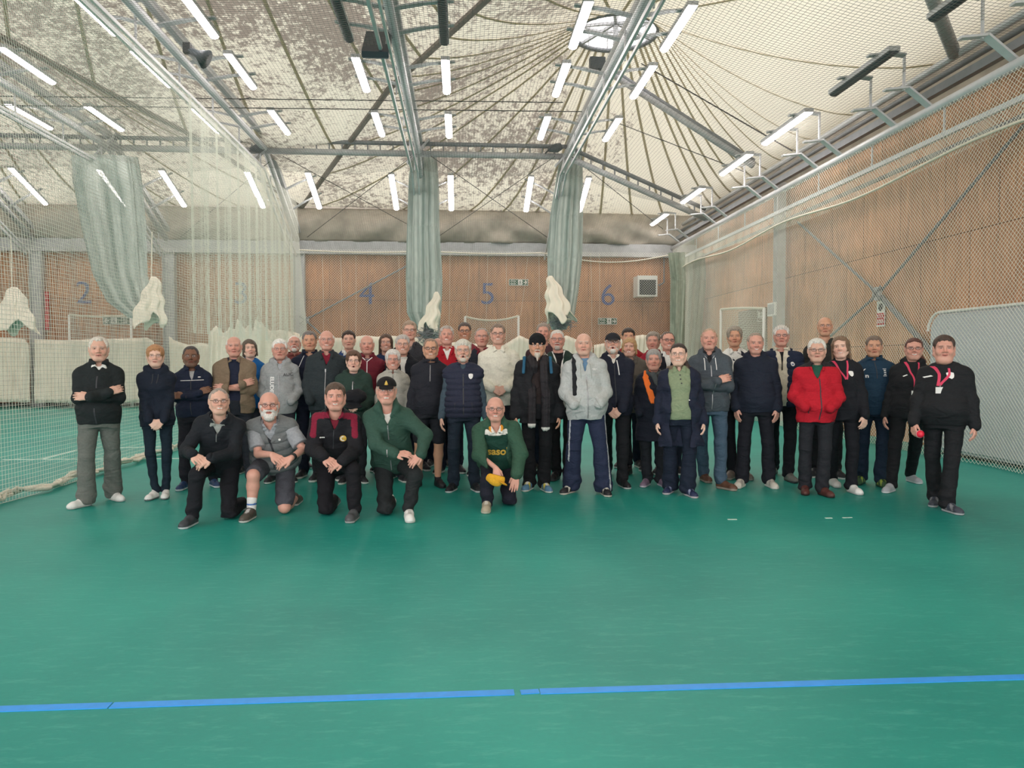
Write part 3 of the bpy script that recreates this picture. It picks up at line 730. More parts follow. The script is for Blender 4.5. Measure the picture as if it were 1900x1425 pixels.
M['shoe'] = attr_mat('shoe_leather', .5, .4, noise=.05)
M['frame'] = plain('spectacle_frame', (24, 22, 24), .3)
M['frame_thin'] = plain('thin_metal_spectacle_frame', (98, 88, 84), .3, .6)
def lens_mat():
    m = bpy.data.materials.new('spectacle_lens'); m.use_nodes = True; nt = m.node_tree; nt.nodes.clear()
    o = nt.nodes.new('ShaderNodeOutputMaterial'); t = nt.nodes.new('ShaderNodeBsdfTransparent'); g = nt.nodes.new('ShaderNodeBsdfGlossy'); g.inputs['Roughness'].default_value = .05
    x = nt.nodes.new('ShaderNodeMixShader'); x.inputs[0].default_value = .025; L(nt, t.outputs[0], x.inputs[1]); L(nt, g.outputs[0], x.inputs[2]); L(nt, x.outputs[0], o.inputs[0]); return m
M['lens'] = lens_mat()
M['pink'] = plain('pink_lanyard', (214, 60, 96), .6); M['badge'] = plain('white_badge', (236, 236, 236), .4)
M['zip'] = plain('zip_metal', (150, 150, 152), .4, .5); M['orange'] = plain('orange_strap', (250, 120, 40), .6)
M['gold'] = plain('gold_thread', (206, 170, 70), .5); M['ball'] = plain('pink_ball', (226, 36, 66), .35)
M['zip_dark'] = plain('dark_zip', (48, 50, 56), .6)

def V(*a): return np.array(a, dtype=float)
class SDF:
    def __init__(s): s.ops = []; s.post = None; s.mg = .075
    def _add(s, kind, f, lo, hi, k): s.ops.append((kind, f, np.array(lo, float), np.array(hi, float), k)); return s
    def cap(s, a, b, ra, rb, k=.02, kind='u'):
        a = np.array(a, float); b = np.array(b, float); ab = b - a; L2 = float(ab @ ab) + 1e-9; R = max(ra, rb)
        def f(P):
            t = np.clip(((P - a) @ ab) / L2, 0, 1); q = P - a - t[:, None] * ab
            return np.sqrt((q * q).sum(1)) - (ra + (rb - ra) * t)
        return s._add(kind, f, np.minimum(a, b) - R, np.maximum(a, b) + R, k)
    def ell(s, c, r, k=.02, kind='u', R=None):
        c = np.array(c, float); r = np.array(r, float); m = r.max() if R is not None else None
        def f(P):
            q = P - c
            if R is not None: q = q @ R
            k0 = np.sqrt(((q / r) ** 2).sum(1)); k1 = np.sqrt(((q / r ** 2) ** 2).sum(1)) + 1e-9
            return k0 * (k0 - 1) / k1
        e = r if m is None else np.array([m] * 3)
        return s._add(kind, f, c - e, c + e, k)
    def fn(s, f, lo, hi, k=.01, kind='u'): return s._add(kind, f, lo, hi, k)
    def ev(s, P):
        d = np.full(len(P), 1.0)
        for kind, f, lo, hi, k in s.ops:
            g = s.mg + k
            m = np.all((P > lo - g) & (P < hi + g), axis=1)
            if not m.any(): continue
            dd = f(P[m]); o = d[m]
            if kind == 'u':
                h = np.clip(.5 + .5 * (o - dd) / k, 0, 1); d[m] = o + (dd - o) * h - k * h * (1 - h)
            elif kind == 's':
                h = np.clip(.5 - .5 * (o + dd) / k, 0, 1); d[m] = o * (1 - h) - dd * h + k * h * (1 - h)
            elif kind == 'i':
                h = np.clip(.5 - .5 * (o - dd) / k, 0, 1); d[m] = o * (1 - h) + dd * h + k * h * (1 - h)
        if s.post is not None: d = s.post(P, d)
        return d
    def bounds(s):
        lo = np.min([o[2] for o in s.ops if o[0] == 'u'], axis=0); hi = np.max([o[3] for o in s.ops if o[0] == 'u'], axis=0)
        return lo, hi
    def mesh(s, h):
        lo, hi = s.bounds(); lo = lo - .02; hi = hi + .02; B = 6
        nb = np.ceil((hi - lo) / (h * B)).astype(int) + 1; n = nb * B
        F_ = np.ones(tuple(n), dtype=np.float32)
        ii = np.stack(np.meshgrid(*[np.arange(k) for k in nb], indexing='ij'), -1).reshape(-1, 3)
        cen = lo + (ii * B + (B - 1) / 2) * h
        dc = s.ev(cen); thr = B * h * .87 + .022
        F6 = F_.reshape(nb[0], B, nb[1], B, nb[2], B)
        inside = ii[dc < -thr]
        F6[inside[:, 0], :, inside[:, 1], :, inside[:, 2], :] = -1
        act = ii[np.abs(dc) <= thr]
        loc = np.stack(np.meshgrid(*[np.arange(B)] * 3, indexing='ij'), -1).reshape(-1, 3)
        idx = (act[:, None, :] * B + loc[None]).reshape(-1, 3)
        val = np.empty(len(idx))
        for c in range(0, len(idx), 200000): val[c:c + 200000] = s.ev(lo + idx[c:c + 200000] * h)
        F_[idx[:, 0], idx[:, 1], idx[:, 2]] = val
        S = F_ < 0
        cnt = np.zeros(tuple(n - 1), dtype=np.int8)
        for dx in (0, 1):
            for dy in (0, 1):
                for dz in (0, 1): cnt += S[dx:n[0] - 1 + dx, dy:n[1] - 1 + dy, dz:n[2] - 1 + dz]
        cells = np.argwhere((cnt > 0) & (cnt < 8))
        if len(cells) == 0: return np.zeros((0, 3)), np.zeros((0, 4), int)
        vid = np.full(tuple(n - 1), -1, dtype=np.int32); vid[cells[:, 0], cells[:, 1], cells[:, 2]] = np.arange(len(cells))
        acc = np.zeros((len(cells), 3)); num = np.zeros(len(cells))
        corners = [(a, b, c) for a in (0, 1) for b in (0, 1) for c in (0, 1)]
        cv = {c: F_[cells[:, 0] + c[0], cells[:, 1] + c[1], cells[:, 2] + c[2]].astype(float) for c in corners}
        for c in corners:
            for ax in range(3):
                if c[ax]: continue
                e = list(c); e[ax] = 1; e = tuple(e)
                a, b = cv[c], cv[e]; m = (a < 0) != (b < 0)
                t = np.where(m, a / np.where(m, a - b, 1), 0)
                p = np.array(c, float)[None] + 0 * acc; p[:, ax] += t
                acc[m] += p[m]; num[m] += 1
        v = lo + (cells + acc / num[:, None]) * h
        quads = []
        for ax in range(3):
            sl0 = [slice(None)] * 3; sl1 = [slice(None)] * 3; sl0[ax] = slice(0, -1); sl1[ax] = slice(1, None)
            m = S[tuple(sl0)] != S[tuple(sl1)]
            e = np.argwhere(m); u, w_ = (ax + 1) % 3, (ax + 2) % 3
            ok = (e[:, u] > 0) & (e[:, w_] > 0) & (e[:, u] < n[u] - 1) & (e[:, w_] < n[w_] - 1); e = e[ok]
            q = []
            for du, dw in ((0, 0), (-1, 0), (-1, -1), (0, -1)):
                g = e.copy(); g[:, u] += du; g[:, w_] += dw; q.append(vid[g[:, 0], g[:, 1], g[:, 2]])
            q = np.stack(q, 1); flip = S[e[:, 0], e[:, 1], e[:, 2]]
            q[~flip] = q[~flip][:, ::-1]
            quads.append(q[(q >= 0).all(1)])
        return v, np.concatenate(quads)

def np_mesh(name, v, q, mat, colfn=None, parent=None):
    me = bpy.data.meshes.new(name)
    me.vertices.add(len(v)); me.vertices.foreach_set('co', v.astype(np.float32).ravel())
    me.loops.add(len(q) * 4); me.loops.foreach_set('vertex_index', q.astype(np.int32).ravel())
    me.polygons.add(len(q)); me.polygons.foreach_set('loop_start', np.arange(0, len(q) * 4, 4, dtype=np.int32))
    me.polygons.foreach_set('use_smooth', np.ones(len(q), dtype=bool))
    me.update(calc_edges=True); me.materials.append(mat)
    if colfn is not None:
        c = np.ones((len(v), 4), np.float32); c[:, :3] = colfn(v)
        a = me.color_attributes.new('Col', 'FLOAT_COLOR', 'POINT'); a.data.foreach_set('color', c.ravel())
    return link(name, me, parent)
def lin(rgb): return np.array(s2l(rgb))
def const(rgb):
    c = lin(rgb); return lambda v: np.broadcast_to(c, (len(v), 3))

SKINS = {'pink': (214, 170, 152), 'ruddy': (210, 158, 142), 'tan': (204, 156, 130), 'brown': (128, 92, 74), 'pale': (228, 188, 170)}

def wrinkle(amp, seed, fz=26, fx=9):
    r = np.random.default_rng(seed); ph = r.uniform(0, 6.28, 8)
    def f(P):
        x, y, z = P[:, 0], P[:, 1], P[:, 2]
        a = np.sin(z * fz + 3.0 * np.sin(x * fx + ph[0]) + ph[1]) * np.sin(x * 11 + y * 8 + ph[2])
        b = np.sin((z + x * .9) * 41 + ph[3]) * np.sin((z - x) * 17 + y * 12 + ph[4])
        return amp * (a * .7 + b * .45)
    return f

# ---- head, in its own frame: x image-right, -y forward, z up; R rotates it, s scales it
def head_sdf(S, T, sp):
    j = sp.get('jaw', 1.0) * 1.10; hw = sp.get('hw', 1.07); fat = sp.get('fat', 0.0)
    def c(x, y, z): return T((x * hw, y, z))
    s = T.s
    S.ell(c(0, .014, .030), V(.074 * hw, .094, .086) * s, .02, R=T.Rm)
    S.ell(c(0, -.018, -.018), V(.062 * hw, .074, .086) * s, .025 * s, R=T.Rm)
    S.ell(c(0, -.048, -.084), V(.036 * j, .034, .028) * s, .03 * s, R=T.Rm)
    for g in (-1, 1):
        S.cap(c(g * .050 * j, .004, -.048), c(g * .024 * j, -.05, -.090), .024 * s, .020 * s, .025 * s)
        S.ell(c(g * .036, -.060, -.026), V(.026, .024, .026) * s * (1 + fat * .3), .02 * s, R=T.Rm)
    S.cap(c(-.040, -.072, .032), c(0, -.083, .030), .012 * s, .011 * s, .014 * s); S.cap(c(.040, -.072, .032), c(0, -.083, .030), .012 * s, .011 * s, .014 * s)
    for g in (-1, 1):
        S.ell(c(g * .031, -.094, .010), V(.017, .016, .010) * s, .010 * s, 's', R=T.Rm)
        S.ell(c(g * .031, -.0755, .009), V(.014, .0125, .0105) * s, .003 * s, R=T.Rm)
    S.cap(c(0, -.084, .018), c(0, -.112, -.020), .0085 * s, .0125 * s, .008 * s)
    for g in (-1, 1): S.ell(c(g * .0125, -.098, -.026), V(.0095, .012, .008) * s, .006 * s, R=T.Rm)
    # mouth
    S.cap(c(-.024, -.080, -.053), c(0, -.091, -.051), .006 * s, .0075 * s, .006 * s); S.cap(c(.024, -.080, -.053), c(0, -.091, -.051), .006 * s, .0075 * s, .006 * s)
    S.cap(c(-.018, -.080, -.064), c(.018, -.080, -.064), .007 * s, .007 * s, .008 * s)
    S.cap(c(-.023, -.092, -.0575), c(.023, -.092, -.0575), .0022 * s, .0022 * s, .003 * s, 's')
    for g in (-1, 1):
        S.ell(c(g * .078, .006, .0), V(.009, .019, .031) * s, .008 * s, R=T.Rm)
        S.ell(c(g * .087, -.002, .004), V(.006, .010, .017) * s, .004 * s, 's', R=T.Rm)
    if fat > 0: S.ell(c(0, -.030, -.105), V(.050, .045, .030) * s * (1 + .3 * fat), .03 * s, R=T.Rm)

class Frame:
    def __init__(s, o, R, sc): s.o = np.array(o, float); s.Rm = np.array(R, float); s.s = sc
    def __call__(s, p): return s.o + s.Rm @ (np.array(p, float) * s.s)
    def inv(s, P): return ((P - s.o) @ s.Rm) / s.s
def rotz(a): c, s_ = math.cos(a), math.sin(a); return np.array([[c, -s_, 0], [s_, c, 0], [0, 0, 1]])
def rotx(a): c, s_ = math.cos(a), math.sin(a); return np.array([[1, 0, 0], [0, c, -s_], [0, s_, c]])
def roty(a): c, s_ = math.cos(a), math.sin(a); return np.array([[c, 0, s_], [0, 1, 0], [-s_, 0, c]])
def nrm(a): a = np.array(a, float); return a / (np.linalg.norm(a) + 1e-9)

def hand_sdf(S, wr, d, nback, s, curl=.5, k=.004, spread=1.0, side=1):
    """wr wrist, d direction to the knuckles, nback normal of the hand's back; side = +1 when the thumb lies along cross(d, nback)"""
    d = nrm(d); nback = nrm(np.array(nback, float) - d * float(np.dot(nback, d))); t = np.cross(d, nback) * side
    for i, (o, ln) in enumerate(((.028, .068), (.0095, .078), (-.0095, .074), (-.027, .060))):
        a = wr + t * o * .55 * s + d * .012 * s; kn = wr + t * o * spread * s + d * (.088 - .004 * abs(i - 1.2)) * s
        S.cap(a, kn, .0145 * s, .0115 * s, .010)
        b1 = curl * .9; b2 = curl * 1.9
        d1 = d * math.cos(b1) - nback * math.sin(b1) + t * (o * 4 * (spread - .8)); d2 = d * math.cos(b2) - nback * math.sin(b2) + t * (o * 4 * (spread - .8))
        p1 = kn + d1 * ln * .52 * s; p2 = p1 + d2 * ln * .48 * s
        S.cap(kn, p1, .0105 * s, .0092 * s, k); S.cap(p1, p2, .0092 * s, .0076 * s, k)
    a = wr + t * .018 * s + d * .014 * s; b = a + (t * .024 + d * .030 - nback * .012) * s; c = b + (t * .008 + d * .034 - nback * .010 * (1 + curl)) * s
    S.cap(a, b, .0145 * s, .0125 * s, .008); S.cap(b, c, .0115 * s, .0090 * s, k)

def ik(a, b, l1, l2, hint):
    a = np.array(a, float); b = np.array(b, float); d = b - a; D = np.linalg.norm(d)
    if D > (l1 + l2) * .995: sc = D / (l1 + l2) * 1.005; l1 *= sc; l2 *= sc
    x = (l1 * l1 - l2 * l2 + D * D) / (2 * D); h = math.sqrt(max(l1 * l1 - x * x, 0)); u = d / D
    g = np.array(hint, float); g = g - u * float(g @ u); g = nrm(g)
    return a + u * x + g * h

PROF = [  # t along the trunk (0 pelvis, 1 neck base), half width, half depth, forward offset
    (-.14, .150, .105, .004), (.0, .166, .118, .004), (.12, .164, .116, -.002), (.30, .150, .108, -.008), (.50, .156, .114, -.006), (.70, .154, .112, .0), (.84, .124, .096, .008), (.93, .088, .078, .014), (1.0, .068, .062, .018)]
class Torso:
    def __init__(s, pel, neck, lat, w, belly, sc, bust=0.0, shl=1.0):
        s.a = np.array(pel, float); s.u = np.array(neck, float) - s.a; s.Ln = np.linalg.norm(s.u); s.u /= s.Ln
        lat = np.array(lat, float); s.l = nrm(lat - s.u * float(lat @ s.u)); s.f = np.cross(s.u, s.l) * -1
        if s.f[1] > 0: s.f = -s.f
        s.w = w; s.belly = belly; s.sc = sc; s.bust = bust; s.shl = shl
    def prof(s, t):
        T_ = [p[0] for p in PROF]; rx = np.interp(t, T_, [p[1] for p in PROF]) * s.sc; ry = np.interp(t, T_, [p[2] for p in PROF]) * s.sc; yc = -np.interp(t, T_, [p[3] for p in PROF]) * s.sc
        g = np.exp(-((t - .20) / .26) ** 2); rx = rx * (s.w + s.belly * .16 * g); ry = ry * ((s.w + 1) / 2 + s.belly * .34 * g); yc = yc + s.belly * .045 * g * s.sc
        if s.bust: gb = np.exp(-((t - .62) / .11) ** 2); ry = ry + s.bust * .03 * gb; yc = yc + s.bust * .02 * gb
        rx = rx * (1 + (s.shl - 1) * np.clip((t - .4) * 2, 0, 1))
        return rx, ry, yc
    def coords(s, P):
        q = P - s.a; return q @ s.l, q @ s.f, (q @ s.u) / s.Ln
    def pt(s, x, f, t): return s.a + s.l * x + s.f * f + s.u * t * s.Ln
    def dist(s, th, t0, t1, flare=0.0):
        def f(P):
            a, b, t = s.coords(P); tc = np.clip(t, -.9, 1.0); rx, ry, yc = s.prof(np.clip(tc, -.14, 1))
            g = th + flare * np.clip(.05 - tc, 0, .8)
            q = np.sqrt((a / (rx + g)) ** 2 + ((b - yc) / (ry + g)) ** 2); d = (q - 1) * np.minimum(rx, ry) * .95
            cap = np.maximum(t0 - t, t - t1) * s.Ln
            return np.maximum(d, cap)
        return f
    def box(s, t0, t1, g=.34):
        p = np.array([s.pt(x, f, t) for x in (-g, g) for f in (-g, g) for t in (t0, t1)]); return p.min(0), p.max(0)

# arm presets: wrist (x out, y fwd-negative, z), elbow hint, hand direction, back normal, curl, visible
ARMS = {
    'side':     ((.235, -.05, .855), (.10, .8, 0), (.02, -.10, -1), (1, -.1, 0), .45),
    'side_fwd': ((.205, -.12, .87), (.3, .8, 0), (-.1, -.35, -1), (.7, -.7, 0), .5),
    'trouser':  ((.200, -.09, .895), (.25, .8, 0), (-.12, -.1, -1), (.8, -.5, 0), .3),
    'pocket':   ((.125, -.160, .985), (.65, .9, -.1), None, None, 0),
    'pocket_lo':((.16, -.13, .93), (.5, .9, -.1), None, None, 0),
    'clasp':    ((.075, -.195, .90), (.45, .9, -.1), (-.72, -.25, -.62), (.35, -1, .25), .55),
    'waist':    ((.085, -.200, 1.035), (.6, .9, -.2), (-.85, -.2, -.35), (.2, -1, .35), .5),
    'behind':   ((.12, .16, .95), (1, .1, 0), None, None, 0),
    'none':     None,
}

def person(sp):
    """builds one figure; sp holds pixels of the head top and feet plus looks"""
    fx, fy = sp['foot']; hx, hy = sp['head']
    root = onZ(fx, fy); Y = root.y
    if 'Y' in sp: Y = sp['Y']; q = ray(fx, 671); root = Vector((q.x / q.y * Y, Y, 0))
    kneel = 'kneel' in sp
    lean = sp.get('lean', 0.0)                                   # head forward of the root
    ht = onY(hx, hy, Y - lean); H = ht.z
    if not kneel:
        H = H / (1 - .0) ; s = H / 1.74
    else: s = sp.get('scale', 1.0)
    auto = -math.atan2(root.x, root.y); yaw = math.radians(sp.get('yaw', 0)) + (auto * .85 if not kneel else auto * .35); e = empty('person', root, 0)
    tag(e, sp['label'], 'person'); e['pose'] = 'kneeling' if kneel else 'standing'
    Ry = rotz(yaw)
    def B(x, y, z): return Ry @ (V(x, y, z))
    dxh = ht.x - root.x
    def sh(p, zt=None):                                          # lean of the whole figure toward the head pixel
        p = np.array(p, float); f = p[2] / max(H, .1); p[0] += dxh * f; p[1] -= lean * max(0, f - .5) * 2; return p
    w_ = 1 + (sp.get('w', 1.0) - 1) * .72 - .02; wom = sp.get('woman', False); hs = sp.get('hs', 1.06 if not wom else 1.0) * .955
    shw = sp.get('shw', .150 if not wom else .134)
    hc = .120 * hs                                               # head centre below crown
    head_c = V(dxh, -lean, H - hc)
    if kneel:
        kn = sp['kneel']; pel = V(*kn['pelvis']); 
        neck = head_c + V((pel[0] - head_c[0]) * .12, .035 + lean * .08, -.132 * hs)
    else:
        pel = sh(B(0, .0, .905 * s)); neck = sh(B(0, .015, 1.49 * s)); neck = V(neck[0], neck[1], min(neck[2], H - .246 * hs))
    lat = B(1, 0, 0)
    if 'roll' in sp: lat = lat + V(0, 0, sp['roll'])
    tor = Torso(pel, neck, lat, w_, sp.get('belly', .3), s, sp.get('bust', .6 if wom else 0), sp.get('shl', 1.0))
    hyaw = math.radians(sp.get('hyaw', 0)) + auto * .9; Rh = rotz(hyaw) @ roty(math.radians(sp.get('tilt', 0))) @ rotx(math.radians(sp.get('nod', 0)))
    HF = Frame(head_c, Rh, hs)
    # ---- joints
    sh_t = sp.get('sh_t', .80); CR = sp.get('arms') == 'crossed'
    J = {}
    for g in (-1, 1):
        J['sh', g] = tor.pt(g * shw * s * (w_ * .5 + .5), -.012, sh_t)
        if CR: break
        ap = sp.get('arms', ('side', 'side'))[0 if g < 0 else 1]
        if isinstance(ap, str): ap = ARMS[ap]
        if ap is None: J['arm', g] = None; continue
        if isinstance(ap, dict):
            wr = V(*ap['w']); J['arm', g] = (wr, ap.get('d'), ap.get('n'), ap.get('c', .5), ap.get('side')); hint = V(*ap.get('h', (g, .5, -.2)))
        else:
            wx, wy, wz = ap[0]; bw = (w_ - 1) * .10 + sp.get('belly', .3) * .02
            wr = sh(B(g * (wx + bw * (1 if wx > .15 else .3)) * s, (wy - (sp.get('belly', .3) * .05 + (w_ - 1) * .08 if wy < -.1 else 0)) * s, wz * s)); hint = B(ap[1][0] * g, ap[1][1], ap[1][2])
            dd = B(ap[2][0] * g, ap[2][1], ap[2][2]) if ap[2] else None; nn = B(ap[3][0] * g, ap[3][1], ap[3][2]) if ap[3] else None
            J['arm', g] = (wr, dd, nn, ap[4], None)
        J['wr', g] = wr; J['el', g] = ik(J['sh', g], wr, .272 * s, .238 * s, hint)
    # crossed arms
    if CR:
        c0 = .03 + sp.get('belly', .3) * .03
        for g in (-1, 1):
            J['sh', g] = tor.pt(g * shw * s * (w_ * .5 + .5), 0, sh_t)
            el = sh(B(g * (.180 + (w_ - 1) * .10) * s, -.085 * s, 1.12 * s)); wr = sh(B(-g * .085 * s, (-(.19 + c0) - (.045 if g > 0 else 0)) * s, (1.175 if g < 0 else 1.135) * s))
            J['el', g] = el; J['wr', g] = wr
            if g > 0: J['arm', g] = (wr, B(-.9, .15, .12), B(-.1, -1, .2), .45, None)
            else: J['arm', g] = (wr, B(.85, .25, .35), B(0, -1, .3), .35, None)
    for g in (-1, 1):
        if kneel: hp, kk, ak, tt = [V(*p) for p in kn[g]]
        else:
            st = sp.get('stance', .10); hp = sh(B(g * .088 * s * w_ ** .5, 0, .90 * s)); 
            if 'feet' in sp:
                fpx = sp['feet'][0 if g < 0 else 1]; a_ = onZ(*fpx) - root; ak = V(a_.x, a_.y + .06, .085 * s)
            else: ak = B(g * st * s, .02, .085 * s)
            kk = hp + (ak - hp) * .47 + B(g * .012, -.035, 0); out = math.radians(sp.get('toes', 18)); tt = ak + rotz(yaw + g * out) @ V(0, -.19 * s, 0); tt[2] = .03
        J['hip', g], J['kn', g], J['an', g], J['toe', g] = hp, kk, ak, tt
    if 'toe_dir' in sp and not kneel:
        for g, a_ in ((-1, sp['toe_dir'][0]), (1, sp['toe_dir'][1])):
            if a_ is not None: J['toe', g] = J['an', g] + rotz(math.radians(a_)) @ V(0, -.19 * s, 0); J['toe', g][2] = .03
    # ---- body
    fine = .0052 if Y < 9.3 else .0062
    S = SDF(); head_sdf(S, HF, sp)
    S.cap(HF((0, .022, -.062)), neck + V(0, .02, -.01), .054 * hs * (1 + .2 * (w_ - 1)), .060 * s * w_ ** .5, .03)
    S.fn(lambda P: tor.dist(-.028, -.05, .99)(P), *tor.box(-.05, 1.0), k=.03)
    sleeve = sp.get('sleeve', 'long')
    for g in (-1, 1):
        if J['arm', g] is None: continue
        ra = (.030, .026, .023) if sleeve != 'short' else (.042, .038, .026)
        S.cap(J['sh', g], J['el', g], ra[0] * s, ra[1] * s, .02); S.cap(J['el', g], J['wr', g], ra[1] * s, ra[2] * s, .015)
        wr, dd, nn, cu, sd = J['arm', g]
        if dd is not None: hand_sdf(S, wr, dd, nn, s * sp.get('hand', 1.0), cu, side=(sd if sd is not None else g), spread=1.15)
    shorts = sp.get('shorts', False)
    if shorts:
        for g in (-1, 1):
            S.cap(J['hip', g], J['kn', g], .075 * s, .056 * s, .02); mid = J['kn', g] + (J['an', g] - J['kn', g]) * .33 + B(0, .015, 0)
            S.cap(J['kn', g], mid, .054 * s, .056 * s, .02); S.cap(mid, J['an', g], .055 * s, .036 * s, .02)
    sk = sp.get('skin', 'pink'); sc_ = lin(SKINS[sk]); lipc = sc_ * V(.86, .58, .58); hairc = lin(sp.get('hairc', (170, 165, 160))); browc = hairc * .6 if sp.get('hair') != 'none' else lin((130, 115, 105)); 
    smile = sp.get('smile', True)
    stub = sp.get('stubble', 0)
    def bodycol(v):
        c = np.broadcast_to(sc_, (len(v), 3)).copy(); q = HF.inv(v); hm = (np.abs(q) < V(.12, .16, .15)).all(1) & (q[:, 1] < -.03)
        x, y, z = q[:, 0], q[:, 1], q[:, 2]; ax = np.abs(x)
        def mix(m, col, a): m = (m * hm * a)[:, None]; c[:] = c * (1 - m) + col * m
        mix(np.exp(-((ax - .038) / .018) ** 2 - ((z + .022) / .02) ** 2), sc_ * V(1.02, .72, .68), .75)
        mix(np.exp(-(x / .014) ** 2 - ((z + .022) / .018) ** 2) * (y < -.09), sc_ * V(1, .74, .70), .7)
        mix(np.clip(1 - np.abs((z - .0285 + ax * .10)) / .0050, 0, 1) * ((ax > .013) & (ax < .047)) * (y < -.05), browc, .95)
        if stub: mix(np.clip((-.035 - z) / .015, 0, 1) * (y < -.0), lin((120, 110, 105)), stub)
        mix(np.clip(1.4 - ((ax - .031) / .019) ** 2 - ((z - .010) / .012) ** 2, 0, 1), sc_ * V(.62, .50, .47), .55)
        eye = ((ax - .031) / .0125) ** 2 + ((z - .0085) / .0042) ** 2
        mix((eye < 1.0) * 1.0 * (y < -.06), lin((186, 176, 170)), .8); mix(((ax - .031) ** 2 + (z - .0085) ** 2 < .0045 ** 2) * 1.0 * (y < -.06), lin((38, 34, 36)), 1)
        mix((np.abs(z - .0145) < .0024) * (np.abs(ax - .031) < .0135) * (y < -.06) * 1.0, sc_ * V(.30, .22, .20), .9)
        mo = (np.abs(z + .0575 - (ax * .16 if smile else 0)) < .0125) & (ax < .025) & (y < -.07)
        mix(mo * 1.0, lipc, .8)
        if smile == 'teeth': mix(((np.abs(z + .0565 - ax * .08) < .0048) & (ax < .019) & (y < -.07)) * 1.0, lin((236, 230, 222)), 1)
        elif smile == 'open': mix((((z + .060) / .010) ** 2 + (x / .013) ** 2 < 1) * (y < -.07) * 1.0, lin((70, 30, 30)), 1)
        else: mix(((np.abs(z + .0575 - (ax * .16 if smile else 0)) < .0028) & (ax < .024) & (y < -.07)) * 1.0, lin((110, 52, 50)), .9)
        mix((((ax - .046 - (-.03 - z) * .05) ** 2) < .0025 ** 2) * ((z < -.02) & (z > -.06)) * 0.0, sc_, 0)
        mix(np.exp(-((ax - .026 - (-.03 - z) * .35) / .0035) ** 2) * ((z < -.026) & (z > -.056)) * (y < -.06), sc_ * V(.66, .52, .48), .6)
        return c
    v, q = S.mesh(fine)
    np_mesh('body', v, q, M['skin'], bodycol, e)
    # ---- hair, beard, hats, glasses
    hair(e, HF, sp, hairc, Y)
    ctx = dict(e=e, tor=tor, J=J, HF=HF, s=s, B=B, sh=sh, Y=Y, neck=neck, pel=pel, H=H, sp=sp, w=w_, dxh=dxh, root=root)
    dress(ctx)
    return ctx

hatz = None
def shellmask(HF, th, masks, seed, namp=.003, hw=1.0):
    """hair as a shell round the skull kept where masks(q) <= 0"""
    s = HF.s
    def f(P):
        q = HF.inv(P)
        def el(c, r):
            u = q - c; k0 = np.sqrt(((u / r) ** 2).sum(1)); k1 = np.sqrt(((u / r ** 2) ** 2).sum(1)) + 1e-9; return k0 * (k0 - 1) / k1
        t = th(q) if callable(th) else th
        m = masks(q); t = t * np.clip(-m / .022, .22, 1)
        d = np.minimum(el(V(0, .014, .030), V(.074 * hw, .094, .086)), el(V(0, -.018, -.018), V(.062 * hw, .070, .084))) - t
        n = namp * (np.sin(q[:, 0] * 190 + 3 * np.sin(q[:, 2] * 60 + seed)) * np.sin(q[:, 1] * 150 + q[:, 2] * 70 + seed) + .6 * np.sin(q[:, 0] * 75 + q[:, 1] * 60 + seed))
        d = d + n
        if hatz is not None: m = np.maximum(m, q[:, 2] - hatz)
        return np.maximum(d, m) * s
    return f
